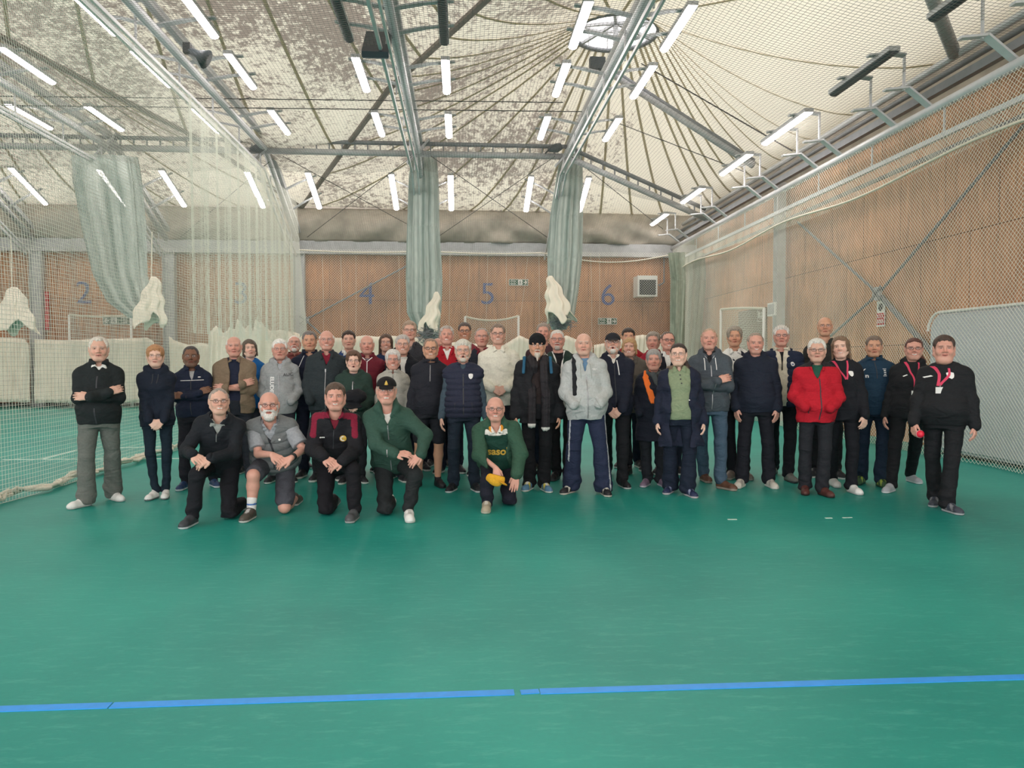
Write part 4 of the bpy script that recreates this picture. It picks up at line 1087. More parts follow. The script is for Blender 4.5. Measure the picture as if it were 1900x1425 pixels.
def hair(e, HF, sp, col, Y):
    global hatz
    hatz = .036 if sp.get('hat') else None
    st = sp.get('hair', 'short'); hw = sp.get('hw', 1.07); seed = sp['head'][0]; s = HF.s
    lo = HF.o - .21 * s; hi = HF.o + .16 * s
    fine = .0058 if Y < 9.3 else .007
    def plane(q, zf, zb, yf=-.085, yb=.09):      # height above the line from the front hairline to the nape
        return q[:, 2] - (zf + (zb - zf) * (q[:, 1] - yf) / (yb - yf))
    def face(q, zf, side=.058, back=-.02):
        # region that must stay bare: the face and round the ears
        m = np.minimum(zf - q[:, 2], back - q[:, 1]) ; return m
    S = SDF(); name = 'hair'
    if st == 'none': S = None
    elif st in ('short', 'buzz', 'wavy', 'fringe', 'spiky', 'side'):
        zf = sp.get('zf', .068) + .008; th0 = {'short': .011, 'buzz': .005, 'wavy': .016, 'fringe': .014, 'spiky': .013, 'side': .012}[st]
        if st == 'fringe': zf = .062
        rec = sp.get('rec', 0)                   # temples recede
        def mk(q):
            top = zf + rec * np.clip(np.abs(q[:, 0]) - .015, 0, .04) + .0045 * np.sin(q[:, 0] * 170 + seed) + .003 * np.sin(q[:, 0] * 390) + np.clip(q[:, 1] + .075, 0, .05) * -.35 - q[:, 2]
            frontm = np.where(q[:, 1] < -.030 , top, -1)
            sidem = np.where((q[:, 1] >= -.030), np.maximum((-.030 if True else 0) - q[:, 2] - np.clip(q[:, 1] - .01, 0, .1) * .6, -1), -1)
            if sp.get('cover'):
                sm2 = np.where(q[:, 1] >= -.042, -.062 - q[:, 2] + .003 * np.sin(q[:, 1] * 200), np.where(np.abs(q[:, 0]) > .052, -.02 - q[:, 2], 9)); return np.where(q[:, 1] >= -.042, sm2, np.minimum(top, sm2))
            earm = np.where((np.abs(q[:, 0]) > .05) & (q[:, 1] < .028) & (q[:, 1] > -.022), .012 - q[:, 2], -1)
            sb = np.where((np.abs(q[:, 0]) > .045) & (q[:, 1] < -.02) & (q[:, 1] > -.045), .012 - q[:, 2], 9)
            frontm = np.minimum(frontm, sb)
            return np.maximum(np.maximum(frontm, sidem), earm)
        th = (lambda q: th0 * (.55 + .75 * np.clip(q[:, 2] / .09, -.2, 1))) if st != 'spiky' else (lambda q: th0 * (.5 + .9 * np.clip(q[:, 2] / .09, 0, 1)) + .006 * np.sin(q[:, 0] * 260) * (q[:, 2] > .06))
        S.fn(shellmask(HF, th, mk, seed, {'wavy': .003, 'fringe': .002, 'spiky': .002, 'buzz': .001}.get(st, .0013), hw), lo, hi, .002)
    elif st in ('ring', 'thin'):                # bald on top
        zc = sp.get('zc', .062)
        def mk(q):
            crown = q[:, 2] - (zc + .02 * np.clip(q[:, 1] / .08, -1, 1)) + .004 * np.sin(q[:, 1] * 150 + seed)
            front = -.030 - q[:, 1] + .0
            low = np.where(q[:, 1] >= .025, -.045 - q[:, 2], .012 - q[:, 2]); low = np.maximum(low, -1)
            return np.maximum(np.maximum(crown, front), low)
        S.fn(shellmask(HF, (.006 if st == 'thin' else .011), mk, seed, .003, hw), lo, hi, .002)
        if st == 'thin' or sp.get('wisp'):
            def mk2(q): return np.maximum(.070 - q[:, 2], -.05 - q[:, 1])
            S.fn(shellmask(HF, .0035, mk2, seed, .002, hw), lo, hi, .002)
    elif st in ('bob', 'long', 'shaggy'):
        ln = {'bob': -.075, 'long': -.185, 'shaggy': -.055}[st] * sp.get('ln', 1); zf = sp.get('zf', .055)
        part = sp.get('part', 0)
        def mk(q):
            zz = zf + (.018 if st != 'shaggy' else 0) * np.exp(-((q[:, 0] - part) / .03) ** 2)
            fr = np.where(q[:, 1] < -.035 - .0, np.maximum(zz - q[:, 2], 0) * 1.0 - 0.0, -1)
            fr = np.where((q[:, 1] < -.035) & (q[:, 2] < zz) & (np.abs(q[:, 0]) < .058), np.minimum(zz - q[:, 2], .062 - np.abs(q[:, 0])), -1)
            lw = (-.06) - q[:, 2]
            return np.maximum(fr, lw)
        S.fn(shellmask(HF, .012, mk, seed, .0025, hw), lo, hi, .004)
        for g in (-1, 1):
            S.cap(HF((g * .076 * hw, -.012, .03)), HF((g * (.080 + .004) * hw, .0, ln)), .012 * s, .011 * s, .018)
            S.cap(HF((g * .066 * hw, .035, .02)), HF((g * .062 * hw, .045, ln * 1.02)), .019 * s, .018 * s, .02)
        S.cap(HF((0, .075, .0)), HF((0, .078, ln)), .04 * s, .035 * s, .03)
        ph = seed * .7
        def post(P, d):
            q = HF.inv(P); return d + .0022 * np.sin(q[:, 0] * 330 + q[:, 2] * 22 + ph) * np.sin(q[:, 1] * 160 + 1.2)
        S.post = post
    if st == 'tied':
        def mk(q):
            top = .078 - q[:, 2] - np.abs(q[:, 0]) * .25 + .002 * np.sin(q[:, 0] * 200)
            fm = np.where(q[:, 1] < -.032, top, -1); em = np.where((q[:, 1] < .02) & (q[:, 1] >= -.032), .008 - q[:, 2], -1); bm = -.05 - q[:, 2]
            return np.maximum(np.maximum(fm, em), bm)
        S.fn(shellmask(HF, .008, mk, seed, .0015, hw), lo, hi, .002); S.ell(HF((.02, .115, .02)), V(.03, .03, .035) * s, .01)
    if S is not None and S.ops:
        if sp.get('ponytail'):
            S.cap(HF((.05, .07, -.05)), HF((.085, .01, -.13)), .03 * s, .03 * s, .02); S.cap(HF((.085, .01, -.13)), HF((.09, -.02, -.19)), .03 * s, .018 * s, .02)
        if not (sp.get('hat') == 'beanie' and st == 'none'):
            v, q = S.mesh(fine)
            if len(v): np_mesh('hair', v, q, M['hair'], const(sp.get('hairc', (170, 165, 160))), e)
    bd = sp.get('beard')
    if bd:
        bc = sp.get('beardc', (214, 210, 204)); S = SDF()
        def jawd(P, t):
            q = HF.inv(P)
            def el(c, r):
                u = q - c; k0 = np.sqrt(((u / r) ** 2).sum(1)); k1 = np.sqrt(((u / r ** 2) ** 2).sum(1)) + 1e-9; return k0 * (k0 - 1) / k1
            d = np.minimum(np.minimum(el(V(0, -.018, -.018), V(.062 * hw, .074, .086)), el(V(0, -.048, -.084), V(.042, .036, .030))), el(V(0, -.02, -.070), V(.060, .06, .045))) - t
            d = d + .0016 * np.sin(q[:, 0] * 260 + q[:, 2] * 130) * np.sin(q[:, 1] * 200)
            mouth = -(np.sqrt((q[:, 0] / .026) ** 2 + ((q[:, 2] + .058) / .011) ** 2) - 1) * .01
            mouth = np.where(q[:, 1] < -.05, mouth, -1)
            if bd == 'full': m = np.maximum(q[:, 2] + .032 - np.clip(np.abs(q[:, 0]) - .035, 0, .03) * 1.3, q[:, 1] - .012)
            elif bd == 'short': m = np.maximum(q[:, 2] + .040 - np.clip(np.abs(q[:, 0]) - .035, 0, .03) * 1.2, q[:, 1] - .0)
            else: m = np.maximum(np.maximum(q[:, 2] + .036, np.abs(q[:, 0]) - .030), q[:, 1] + .03)
            return np.maximum(np.maximum(d, m), mouth) * s
        t = {'full': .012, 'short': .0055, 'goatee': .008, 'long_goatee': .009}[bd]
        S.fn(lambda P: jawd(P, t), HF.o - .15 * s, HF.o + .03 * s, .002)
        if bd == 'long_goatee': S.cap(HF((0, -.078, -.09)), HF((0, -.085, -.155)), .024 * s, .007 * s, .015)
        if bd == 'full': S.ell(HF((0, -.055, -.105)), V(.042, .035, .03) * s, .02)
        v, q = S.mesh(.0055)
        if len(v): np_mesh('beard', v, q, M['hair'], const(bc), e)
    gl = sp.get('glasses')
    if gl:
        dark = gl in ('dark', 'thick'); m = MB(); r = {'dark': .0019, 'thick': .0026, 'thin': .0012, 'half': .0017}[gl] * s
        LN = []
        for g in (-1, 1):
            ring = [HF((g * .033 + .0215 * math.cos(t) * (1 if True else 1), -.103 - .002 * abs(math.cos(t)), .006 + .0165 * math.sin(t) * (.85 if dark else 1))) for t in np.linspace(0, 2 * math.pi, 17)]
            if gl == 'half': m.tube(ring[:9], r, 5)
            else: m.tube(ring, r, 5, cap=False)
            LN.append(MB().add(ring[:16], [tuple(range(16))]))
            m.tube([HF((g * .054, -.102, .012)), HF((g * .074, -.08, .014)), HF((g * .080, .0, .010))], r, 5)
        m.tube([HF((-.0115, -.105, .010)), HF((0, -.112, .013)), HF((.0115, -.105, .010))], r, 5)
        o = m.build('glasses', M['frame'] if dark or gl == 'half' else M['frame_thin'], e, True); [q.build('lens', M['lens'], o) for q in LN]
    hat = sp.get('hat')
    if hat == 'cap':
        S = SDF(); S.ell(HF((0, .012, .048)), V(.087, .106, .080) * s, .01, R=HF.Rm)
        S.fn(lambda P: (.040 - HF.inv(P)[:, 2]) * s, HF.o - .2, HF.o + .2, .004, 'i')
        def brim(P):
            q = HF.inv(P); z0 = .040 - (q[:, 0] / .08) ** 2 * .016 + (q[:, 1] + .09) * .35
            d = np.abs(q[:, 2] - z0) - .004; e_ = np.sqrt((q[:, 0] / .064) ** 2 + ((q[:, 1] + .085) / .064) ** 2) - 1
            return np.maximum(np.maximum(d, e_ * .06), q[:, 1] + .060) * s
        S.fn(brim, HF.o - .2 * s, HF.o + .1 * s, .004)
        v, q = S.mesh(.006); np_mesh('cap', v, q, M['cloth'], const(sp.get('hatc', (30, 32, 36))), e)
        if sp.get('emblem'):
            m = MB(); ce = HF((0, -.097, .070)); m.tube([ce, ce + V(0, -.006, 0)], .012 * s, 12); m.tube([HF((0, -.092, .085)), HF((0, -.097, .085))], .007 * s, 8); m.tube([HF((-.014, -.094, .060)), HF((0, -.102, .057)), HF((.014, -.094, .060))], .004, 6)
            m.build('cap_emblem', M['gold'], e)
    elif hat == 'beanie':
        S = SDF()
        def f(P):
            q = HF.inv(P); u = q - V(0, .012, .050); r = V(.092, .110, .098); k0 = np.sqrt(((u / r) ** 2).sum(1)); k1 = np.sqrt(((u / r ** 2) ** 2).sum(1)) + 1e-9
            return np.maximum(k0 * (k0 - 1) / k1 + .001 * np.sin(np.arctan2(q[:, 0], q[:, 1]) * 60), (.020 + .1 * np.clip(q[:, 1], -.1, .1)) * 1.0 - q[:, 2]) * s
        S.fn(f, HF.o - .12 * s, HF.o + .16 * s, .004)
        v, q = S.mesh(.006); np_mesh('beanie', v, q, M['cloth'], const((22, 24, 28)), e)

# ------------------------------------------------------------------ clothes
def bvh_of(o): return BVHTree.FromPolygons([v.co[:] for v in o.data.vertices], [p.vertices[:] for p in o.data.polygons])
def front(bvh, x, z, off=.003, y0=-1.2):
    h = bvh.ray_cast(Vector((x, y0, z)), Vector((0, 1, 0)), 3)
    return None if h[0] is None else V(x, h[0].y - off, z)
def strip(bvh, pts, wd, name, mat, parent, off=.003, n=14):
    """ribbon laid on the cloth along points (x, z)"""
    P = []
    pts = [np.array(p, float) for p in pts]
    L_ = [0]
    for a, b in zip(pts, pts[1:]): L_.append(L_[-1] + np.linalg.norm(b - a))
    for k in range(n + 1):
        t = L_[-1] * k / n; i = min(np.searchsorted(L_, t, 'right') - 1, len(pts) - 2); f = (t - L_[i]) / (L_[i + 1] - L_[i] + 1e-9); P.append(pts[i] * (1 - f) + pts[i + 1] * f)
    m = MB(); run = []
    def flush():
        if len(run) > 1:
            b = len(m.v)
            for L0, R0 in run: m.v.extend([tuple(L0), tuple(R0), tuple(R0 + V(0, .004, 0)), tuple(L0 + V(0, .004, 0))])
            for i in range(len(run) - 1):
                o = b + i * 4
                for k in range(4): m.f.append((o + k, o + (k + 1) % 4, o + 4 + (k + 1) % 4, o + 4 + k))
        run.clear()
    for i, p in enumerate(P):
        d = P[min(i + 1, n)] - P[max(i - 1, 0)]; d = d / (np.linalg.norm(d) + 1e-9); q = np.array([-d[1], d[0]]) * wd / 2
        a = front(bvh, p[0] - q[0], p[1] - q[1], off); b_ = front(bvh, p[0] + q[0], p[1] + q[1], off)
        if a is None or b_ is None or (run and abs(run[-1][0][1] - a[1]) > .06): flush(); continue
        y = min(a[1], b_[1]); run.append((a, b_))
    flush()
    if m.v: return m.build(name, mat, parent)
def decal_mesh(bvh, me, cx, cz, parent, name=None, off=.004, rot=0.0):
    """drape a flat mesh (its x, y) on the front of the cloth round (cx, cz)"""
    c_, s_ = math.cos(rot), math.sin(rot); me = me.copy(); ys = []
    for v in me.vertices:
        x = cx + v.co.x * c_ - v.co.y * s_; z = cz + v.co.x * s_ + v.co.y * c_; p = front(bvh, x, z, off)
        ys.append(p[1] if p is not None else None); v.co = (x, 0, z)
    good = [y for y in ys if y is not None]
    if not good: return
    md = float(np.median(good))
    for v, y in zip(me.vertices, ys): v.co.y = y if y is not None and abs(y - md) < .08 else md
    return link(name or me.name, me, parent)
def disc_mesh(r, mat, n=20, ry=None):
    m = MB(); vs = [(r * math.cos(2 * math.pi * k / n), (ry or r) * math.sin(2 * math.pi * k / n), 0) for k in range(n)] + [(0, 0, 0)]
    m.add(vs, [(k, (k + 1) % n, n) for k in range(n)]); return m.mesh('crest', mat)
def shield_mesh(w, h, mat):
    o = [(-w, h * .8), (-w * .5, h * .95), (0, h), (w * .5, h * .95), (w, h * .8), (w, 0), (w * .7, -h * .6), (0, -h), (-w * .7, -h * .6), (-w, 0)]
    m = MB(); m.add([(x, y, 0) for x, y in o] + [(0, 0, 0)], [(k, (k + 1) % 10, 10) for k in range(10)]); return m.mesh('crest', mat)

def garment(ctx, name, g, arms_ok=True):
    """g: col, th (ease), len (t of hem), sleeve long/short/none, V=(depth in t, half width), open, collar, quilt, colfn"""
    e, tor, J, s, B = ctx['e'], ctx['tor'], ctx['J'], ctx['s'], ctx['B']; sp = ctx['sp']
    inn = name in ('shirt', 'polo_shirt', 'jumper', 'top') and g is sp.get('inner'); th = g.get('th', .0 if inn else .016); t0 = g.get('len', .02 if inn else -.10); S = SDF(); sl = g.get('sleeve', 'long')
    lo, hi = tor.box(t0, 1.0)
    S.fn(tor.dist(th, t0, .985, g.get('flare', 0.0)), lo, hi, .02)
    up = g.get('ra', (.058, .047, .038)); up = (up[0] * .82, up[1] * .84, up[2] * .92); wf = ctx['w'] ** .6
    for k in (-1, 1):
        shp = J['sh', k]
        S.cap(tor.pt(k * .035 * s, -.012, .955), shp + tor.u * .008, .044 * s + th * .3, (.048 + (.012 if sl == 'none' and not inn else 0)) * s * wf + th * .45, .04)
        S.cap(tor.pt(k * .03, -.0, .80), shp - tor.u * .02, .085 * s, .056 * s * wf + th * .4, .05)
        if sl == 'none' or J['arm', k] is None: continue
        el, wr = J['el', k], J['wr', k]
        if sl == 'long':
            S.cap(shp, el, up[0] * s * wf + th * .6, up[1] * s * wf + th * .5, .03); S.cap(el, wr + (el - wr) * .02, up[1] * s * wf + th * .5, up[2] * s + th * .3, .02)
            cuff = wr + (el - wr) * .06; S.cap(wr + (el - wr) * .0, cuff + (el - wr) * .06, .034 * s + th * .25, .035 * s + th * .3, .006)
        else:
            m = shp + (el - shp) * .80; S.cap(shp, m, .066 * s * wf, .070 * s * wf, .03)
            S.fn(lambda P, m=m, d=nrm(el - shp): -((P - m) @ d), m - .12, m + .12, .004, 's')
    # neck hole and front opening
    S.cap(tor.pt(0, .01, .93), tor.pt(0, .05, 1.25), .052 * s * ctx['w'] ** .4, .075 * s, .012, 's')
    Vd = g.get('V'); op = g.get('open', 0)
    if Vd or op:
        d0, hw = Vd or (0, .02)
        def f(P):
            a, b, t = tor.coords(P); wdt = hw * np.clip((t - (1 - d0)) / max(d0, 1e-3), 0, 1.3) if d0 else 0 * t
            if op: wdt = np.maximum(wdt, op * (1 + .12 * np.sin(t * 7 + sp['head'][0])) * (t < 1.1))
            return np.maximum(np.abs(a - g.get('ox', 0)) - wdt, -.0 - b + .015) + np.where(wdt <= 1e-5, .05, 0)
        bl, bh = tor.box(t0 - .05, 1.15); S.fn(f, bl, bh, .010, 's')
    if t0 < 0 and not g.get('closed_skirt'):
        pass
    cl = g.get('collar')
    nb = tor.pt(0, .012, .97); upv = nrm(ctx['HF'].o - ctx['neck'])
    if cl in ('stand', 'shirt', 'polo', 'fleece'):
        hgt = {'stand': .055, 'shirt': .040, 'polo': .032, 'fleece': .050}[cl]; r0 = .070 * s * ctx['w'] ** .4 * (1.08 if cl == 'stand' else 1); gap = g.get('gap', .024 if cl != 'fleece' else .035)
        def f(P):
            q = P - nb; h = q @ tor.u; a = q @ tor.l; b = q @ tor.f
            rr = r0 + .010 * (hgt - h) / hgt * 1.2 + (.012 if cl != 'stand' else .004) * 0
            rad = np.sqrt(a * a + (b * 1.0) ** 2); d = np.abs(rad - rr) - (.0065 if cl != 'stand' else .008)
            d = np.maximum(d, np.abs(h - hgt * .25) - hgt * .75 + np.clip(b, 0, .1) * .35); return np.maximum(d, np.where(b > 0, gap * np.clip(.3 + h / hgt, 0, 1.4) - np.abs(a), -1))
        S.fn(f, nb - .13, nb + .13, .008)
        if cl in ('shirt', 'polo'):
            for k in (-1, 1):
                a_ = tor.pt(k * .050, .052 * s + .010, 1.00); p1 = tor.pt(k * .026, .082 * s + th, .935); p2 = tor.pt(k * .060, .080 * s + th, .905)
                S.cap(a_, p1, .010, .007, .008); S.cap(a_, p2, .010, .007, .008); S.cap(p1, p2, .007, .006, .008); S.cap((a_ + p1 + p2) / 3, p2, .011, .006, .012)
        if cl == 'fleece':
            for k in (-1, 1): S.cap(tor.pt(k * .072, .045, .99), tor.pt(k * .055, .10 * s + th, .86), .016, .010, .012)
    elif cl == 'hood':
        for k in (-1, 1):
            S.cap(tor.pt(k * .035, .075 * s + .012, .91), tor.pt(k * .090, .02, .995), .017, .028, .02); S.cap(tor.pt(k * .090, .02, .995), tor.pt(k * .045, -.075, 1.04), .028, .036, .03)
        S.cap(tor.pt(-.045, -.08, 1.03), tor.pt(.045, -.08, 1.03), .04, .04, .03)
    elif cl == 'crew':
        n_ = 10; r0 = .064 * s * ctx['w'] ** .4
        for k in range(n_):
            a0, a1 = 2 * math.pi * k / n_, 2 * math.pi * (k + 1) / n_
            S.cap(nb + tor.l * r0 * math.cos(a0) + tor.f * r0 * math.sin(a0) - tor.u * .012 * math.sin(a0), nb + tor.l * r0 * math.cos(a1) + tor.f * r0 * math.sin(a1) - tor.u * .012 * math.sin(a1), .010, .010, .006)
    wr_ = wrinkle(g.get('wr', .0015 if inn else .0055), sp['head'][0] * 7 + sp['head'][1] + len(name))
    if g.get('quilt'):
        pit = g['quilt']
        def post(P, d):
            _, _, t = tor.coords(P); return d + .012 * (1 - np.abs(np.sin(math.pi * t * tor.Ln / pit)) ** .5) + wr_(P) * .4
    else:
        els = [J['el', k] for k in (-1, 1) if sl == 'long' and J['arm', k] is not None]
        def post(P, d):
            d = d + wr_(P)
            for el in els:
                r = np.sqrt(((P - el) ** 2).sum(1)); d = d + .0055 * np.sin(r * 88 + P[:, 0] * 30) * np.exp(-(r / .11) ** 2)
            return d
    S.post = post
    v, q = S.mesh(g.get('h', .0085 if ctx['Y'] < 9 else .0105))
    cf = g.get('colfn'); base = lin(g['col'])
    def col(v):
        if cf is None: return np.broadcast_to(base, (len(v), 3))
        c = np.broadcast_to(base, (len(v), 3)).copy(); a, b, t = tor.coords(v); cf(c, v, a, b, t, ctx); return c
    return np_mesh(name, v, q, M['cloth'], col, e)

def trousers(ctx, b):
    e, tor, J, s, sp = ctx['e'], ctx['tor'], ctx['J'], ctx['s'], ctx['sp']; w_ = ctx['w']; S = SDF()
    lo, hi = tor.box(-.16, .14); S.fn(tor.dist(.006, -.16, .14), lo, hi, .03)
    sl = b.get('slim', 1.0); fl = b.get('hem', .062); shorts = sp.get('shorts')
    for g in (-1, 1):
        hp, kk, ak = J['hip', g], J['kn', g], J['an', g]
        tr = .088 * s * w_ ** .6 * sl; kr = .066 * s * w_ ** .35 * sl
        S.cap(hp, kk if not shorts else hp + (kk - hp) * .86, tr, (kr if not shorts else .082 * s * w_ ** .4), .035)
        if shorts: continue
        an2 = ak + (kk - ak) * (.0 if not b.get('short_hem') else .16); 
        if 'kneel' in sp and ak[2] < kk[2] + .12 and ak[1] > kk[1] + .15: an2 = ak + (kk - ak) * .12
        S.cap(kk, an2, kr * 1.02, fl * s * sl, .02)
    S.cap(J['hip', -1], J['hip', 1], .085 * s, .085 * s, .03)
    wr_ = wrinkle(b.get('wr', .008), sp['head'][0] * 3 + 5, 22, 7)
    def post(P, d):
        z = P[:, 2]; st = np.clip((.34 - z) / .3, 0, 1)
        return np.maximum(d + wr_(P) * (.6 + st) + .006 * st * np.sin(z * 60 + 5 * np.sin(P[:, 0] * 14)), .022 - z)
    S.post = post
    v, q = S.mesh(b.get('h', .0095 if ctx['Y'] < 9 else .012))
    cf = b.get('colfn'); base = lin(b['col'])
    def col(v):
        c = np.broadcast_to(base, (len(v), 3)).copy()
        if cf: cf(c, v, ctx)
        return c
    np_mesh('shorts' if shorts else 'trousers', v, q, M['cloth'], col, e)

def shoe(ctx, g, sh_):
    J, s, e = ctx['J'], ctx['s'], ctx['e']; ak, tt = J['an', g], J['toe', g]; col = lin(sh_['col']); sole = lin(sh_.get('sole', (225, 225, 222))); up2 = lin(sh_.get('col2', sh_['col']))
    d = nrm(tt - ak); S = SDF(); k = s * sh_.get('k', 1.0)
    flat = ak[2] < .2 and abs(tt[2] - ak[2]) < .15
    if flat:
        fwd = nrm(V(d[0], d[1], 0)); sd = np.cross(fwd, V(0, 0, 1)); hl = V(ak[0], ak[1], 0) - fwd * .035 * k
        P_ = lambda a, l, z: hl + fwd * a * k + sd * l * k + V(0, 0, z * k)
        S.cap(P_(.02, 0, .045), P_(.10, 0, .055), .038 * k, .040 * k, .02); S.cap(P_(.10, 0, .05), P_(.20, .006 * g, .034), .040 * k, .036 * k, .02); S.cap(P_(.20, .004 * g, .034), P_(.235, 0, .030), .038 * k, .030 * k, .02)
        S.cap(ak + V(0, 0, .02), P_(.05, 0, .06), .040 * k, .036 * k, .02); S.cap(P_(.03, -.0, .018), P_(.21, 0, .018), .043 * k, .045 * k, .01)
        S.fn(lambda P: -P[:, 2] + .001, hl - .35, hl + .35, .004, 'i')
        o3 = hl
        def cf(v):
            c = np.broadcast_to(col, (len(v), 3)).copy(); q = v - o3; a = (q @ fwd) / k
            st = (np.sin(a * 70 + q[:, 2] * 60) > .35) & (q[:, 2] > .03) & (a > .03) & (a < .2); c[st] = up2
            c[v[:, 2] < .024 * k] = sole; tg = (np.abs(q @ sd) < .016 * k) & (a > .09) & (a < .19) & (q[:, 2] > .055 * k); c[tg] = lin(sh_.get('lace', sh_['col'])); return c
    else:                                                      # toe tucked under, kneeling
        up = V(0, 0, 1); S.cap(ak, ak + (tt - ak) * .5, .042 * k, .044 * k, .02); S.cap(ak + (tt - ak) * .5, tt, .044 * k, .034 * k, .02)
        S.fn(lambda P: -P[:, 2] + .001, ak - .35, ak + .35, .004, 'i')
        def cf(v):
            c = np.broadcast_to(col, (len(v), 3)).copy(); c[((v - ak) @ V(0, 1, .2)) > .028 * k] = sole; return c
    v, q = S.mesh(.0075)
    np_mesh('shoe', v, q, M['shoe'], cf, e)

def dress(ctx):
    sp = ctx['sp']; e = ctx['e']; objs = {}
    for key in ('inner', 'top', 'coat'):
        g = sp.get(key)
        if g: objs[key] = garment(ctx, g.get('name', {'inner': 'shirt', 'top': 'jumper', 'coat': 'jacket'}[key]), g)
    b = sp.get('legs', dict(col=(34, 37, 44))); trousers(ctx, b)
    sh_ = sp.get('shoes', dict(col=(40, 42, 48)))
    if not sp.get('no_feet'):
        for g in (-1, 1): shoe(ctx, g, sh_)
    if sp.get('sock'):
        for g in (-1, 1):
            if 'kneel' in sp and ctx['J']['an', g][1] > ctx['J']['kn', g][1] + .15: continue
            S = SDF(); ak = ctx['J']['an', g]; kk = ctx['J']['kn', g]; top = ak + (kk - ak) * sp['sock'][0]; S.cap(ak, top, .041 * ctx['s'], .045 * ctx['s'], .01)
            v, q = S.mesh(.007); c0 = lin(sp['sock'][1]); c1 = lin(sp['sock'][2]); za = ak[2]; zb = top[2]
            def cf(v):
                c = np.broadcast_to(c0, (len(v), 3)).copy(); t = (v[:, 2] - za) / (zb - za); c[(t > .45) & (t < .62)] = c1; return c
            np_mesh('sock', v, q, M['cloth'], cf, e)
    outer = objs.get('coat') or objs.get('top') or objs.get('inner')
    ctx['objs'] = objs; ctx['outer'] = outer
    det = sp.get('details')
    if det: det(ctx)

# ---- trim helpers; tx, tt in trunk units (half width fraction, t)
def T2(ctx, x, t):
    p = ctx['tor'].pt(x * ctx['s'], .1, t); return (p[0], p[2])
def bv(ctx, key=None):
    o = ctx['objs'].get(key) if key else ctx['outer']; k = '_b' + o.name
    if k not in ctx: ctx[k] = bvh_of(o)
    return ctx[k]
def zipper(ctx, t0, t1, mat='zip', wd=.007, x=0, key=None):
    return strip(bv(ctx, key), [T2(ctx, x, t0), T2(ctx, x, t1)], wd, 'zip', M[mat], ctx['e'], off=.005)
def line(ctx, pts, mat, wd, name='trim', key=None, off=.004):
    return strip(bv(ctx, key), [T2(ctx, *p) for p in pts], wd, name, M[mat], ctx['e'], off=off)
def crest(ctx, x, t, me, name='crest', rot=0):
    p = T2(ctx, x, t); return decal_mesh(bv(ctx), me, p[0], p[1], ctx['e'], name, rot=rot)
def words(ctx, txt, x, t, size, mat, rot=0.0, bold=0.0, key=None):
    me = text_mesh(txt, size, mat if not isinstance(mat, str) else M[mat], 0.0, bold); p = T2(ctx, x, t); return decal_mesh(bv(ctx, key), me, p[0], p[1], ctx['e'], 'lettering', rot=rot, off=.006)
def lanyard(ctx, t_low=.48, x_low=0.0, card=True):
    b = bv(ctx); line(ctx, [(-.062, .97), (-.045, .80), (x_low - .004, t_low)], 'pink', .016, 'lanyard', off=.008); line(ctx, [(.062, .97), (.045, .80), (x_low + .004, t_low)], 'pink', .016, 'lanyard', off=.008)
    if card:
        p = T2(ctx, x_low, t_low - .075); f = front(b, p[0], p[1], .012)
        if f is not None:
            f = Vector(f); MB().box(f + Vector((-.043, -.003, -.03)), f + Vector((.043, .003, .03))).build('identity_card', M['badge'], ctx['e'])
            MB().bar(f + Vector((0, 0, .03)), f + Vector((0, 0, .055)), .006, .006, up=(0, 1, 0)).build('card_clip', M['zip'], ctx['e'])
# ------------------------------------------------------------------ canvas skirts, sacks, goals, mat, floor lines
def skirt(label, pts, Y, zbot, amp=.05, n=120, seed=0, name='canvas_curtain'):
    """pts: (px, py) of the top edge; falls to zbot"""
    P = [onY(a, b, Y * K) for a, b in pts]; xs_ = [p.x for p in P]; zs_ = [p.z for p in P]
    x0, x1 = xs_[0], xs_[-1]
    def fn(u, v):
        x = x0 + (x1 - x0) * u; zt = np.interp(x, xs_, zs_); y = Y * K + amp * (math.sin(x * 7 + seed) + .8 * math.sin(x * 15.3 + 2 * seed + v) + .5 * math.sin(x * 29 + seed)) * (.35 + .65 * v) + .03 * math.sin(x * 44 + v * 5)
        return (x, y, zt + (zbot - zt) * v)
    return tag(grid_sheet(name, n, 14, fn, M['canvas'], None, .008), label, 'curtain')
skirt('wide off-white canvas curtain hanging at the back beside number two', [(63, 629), (120, 631), (180, 629), (240, 628), (272, 626), (284, 632), (288, 640)], 24.6, .18, seed=1)
skirt('greyish white canvas curtain at the far edge of the hall', [(-60, 628), (20, 626), (48, 630), (54, 640)], 24.6, .20, seed=2)
skirt('off-white canvas curtain with a peaked corner left of the draped sheets', [(314, 624), (325, 632), (350, 640), (372, 636), (392, 640)], 24.6, .18, amp=.03, seed=3)
skirt('low off-white canvas curtain hanging behind the group below number four', [(556, 650), (600, 626), (640, 627), (678, 622), (700, 625), (716, 622), (740, 624), (785, 626), (790, 632)], 24.6, .15, seed=4)
skirt('off-white canvas curtain drooping in points below number five', [(800, 640), (850, 634), (900, 640), (935, 640), (964, 622), (985, 632), (1000, 636), (1030, 640), (1050, 622), (1080, 634), (1100, 642)], 24.6, .15, seed=5)
skirt('off-white canvas curtain hanging below number six', [(1102, 640), (1140, 634), (1160, 626), (1192, 621), (1200, 622), (1243, 622)], 24.6, .15, seed=6)
skirt('front row of pale canvas sheets pinned up in sharp peaks on the drawn net', [(388, 616), (396, 612), (401, 604), (408, 612), (418, 624), (427, 606), (434, 618), (439, 591), (446, 600), (460, 616), (468, 622), (474, 592), (482, 598), (486, 597), (492, 612), (500, 624), (508, 616), (514, 628), (522, 620), (530, 630), (540, 618), (552, 630), (560, 622)], 22.0, .15, amp=.12, n=200, seed=7, name='canvas_drape')
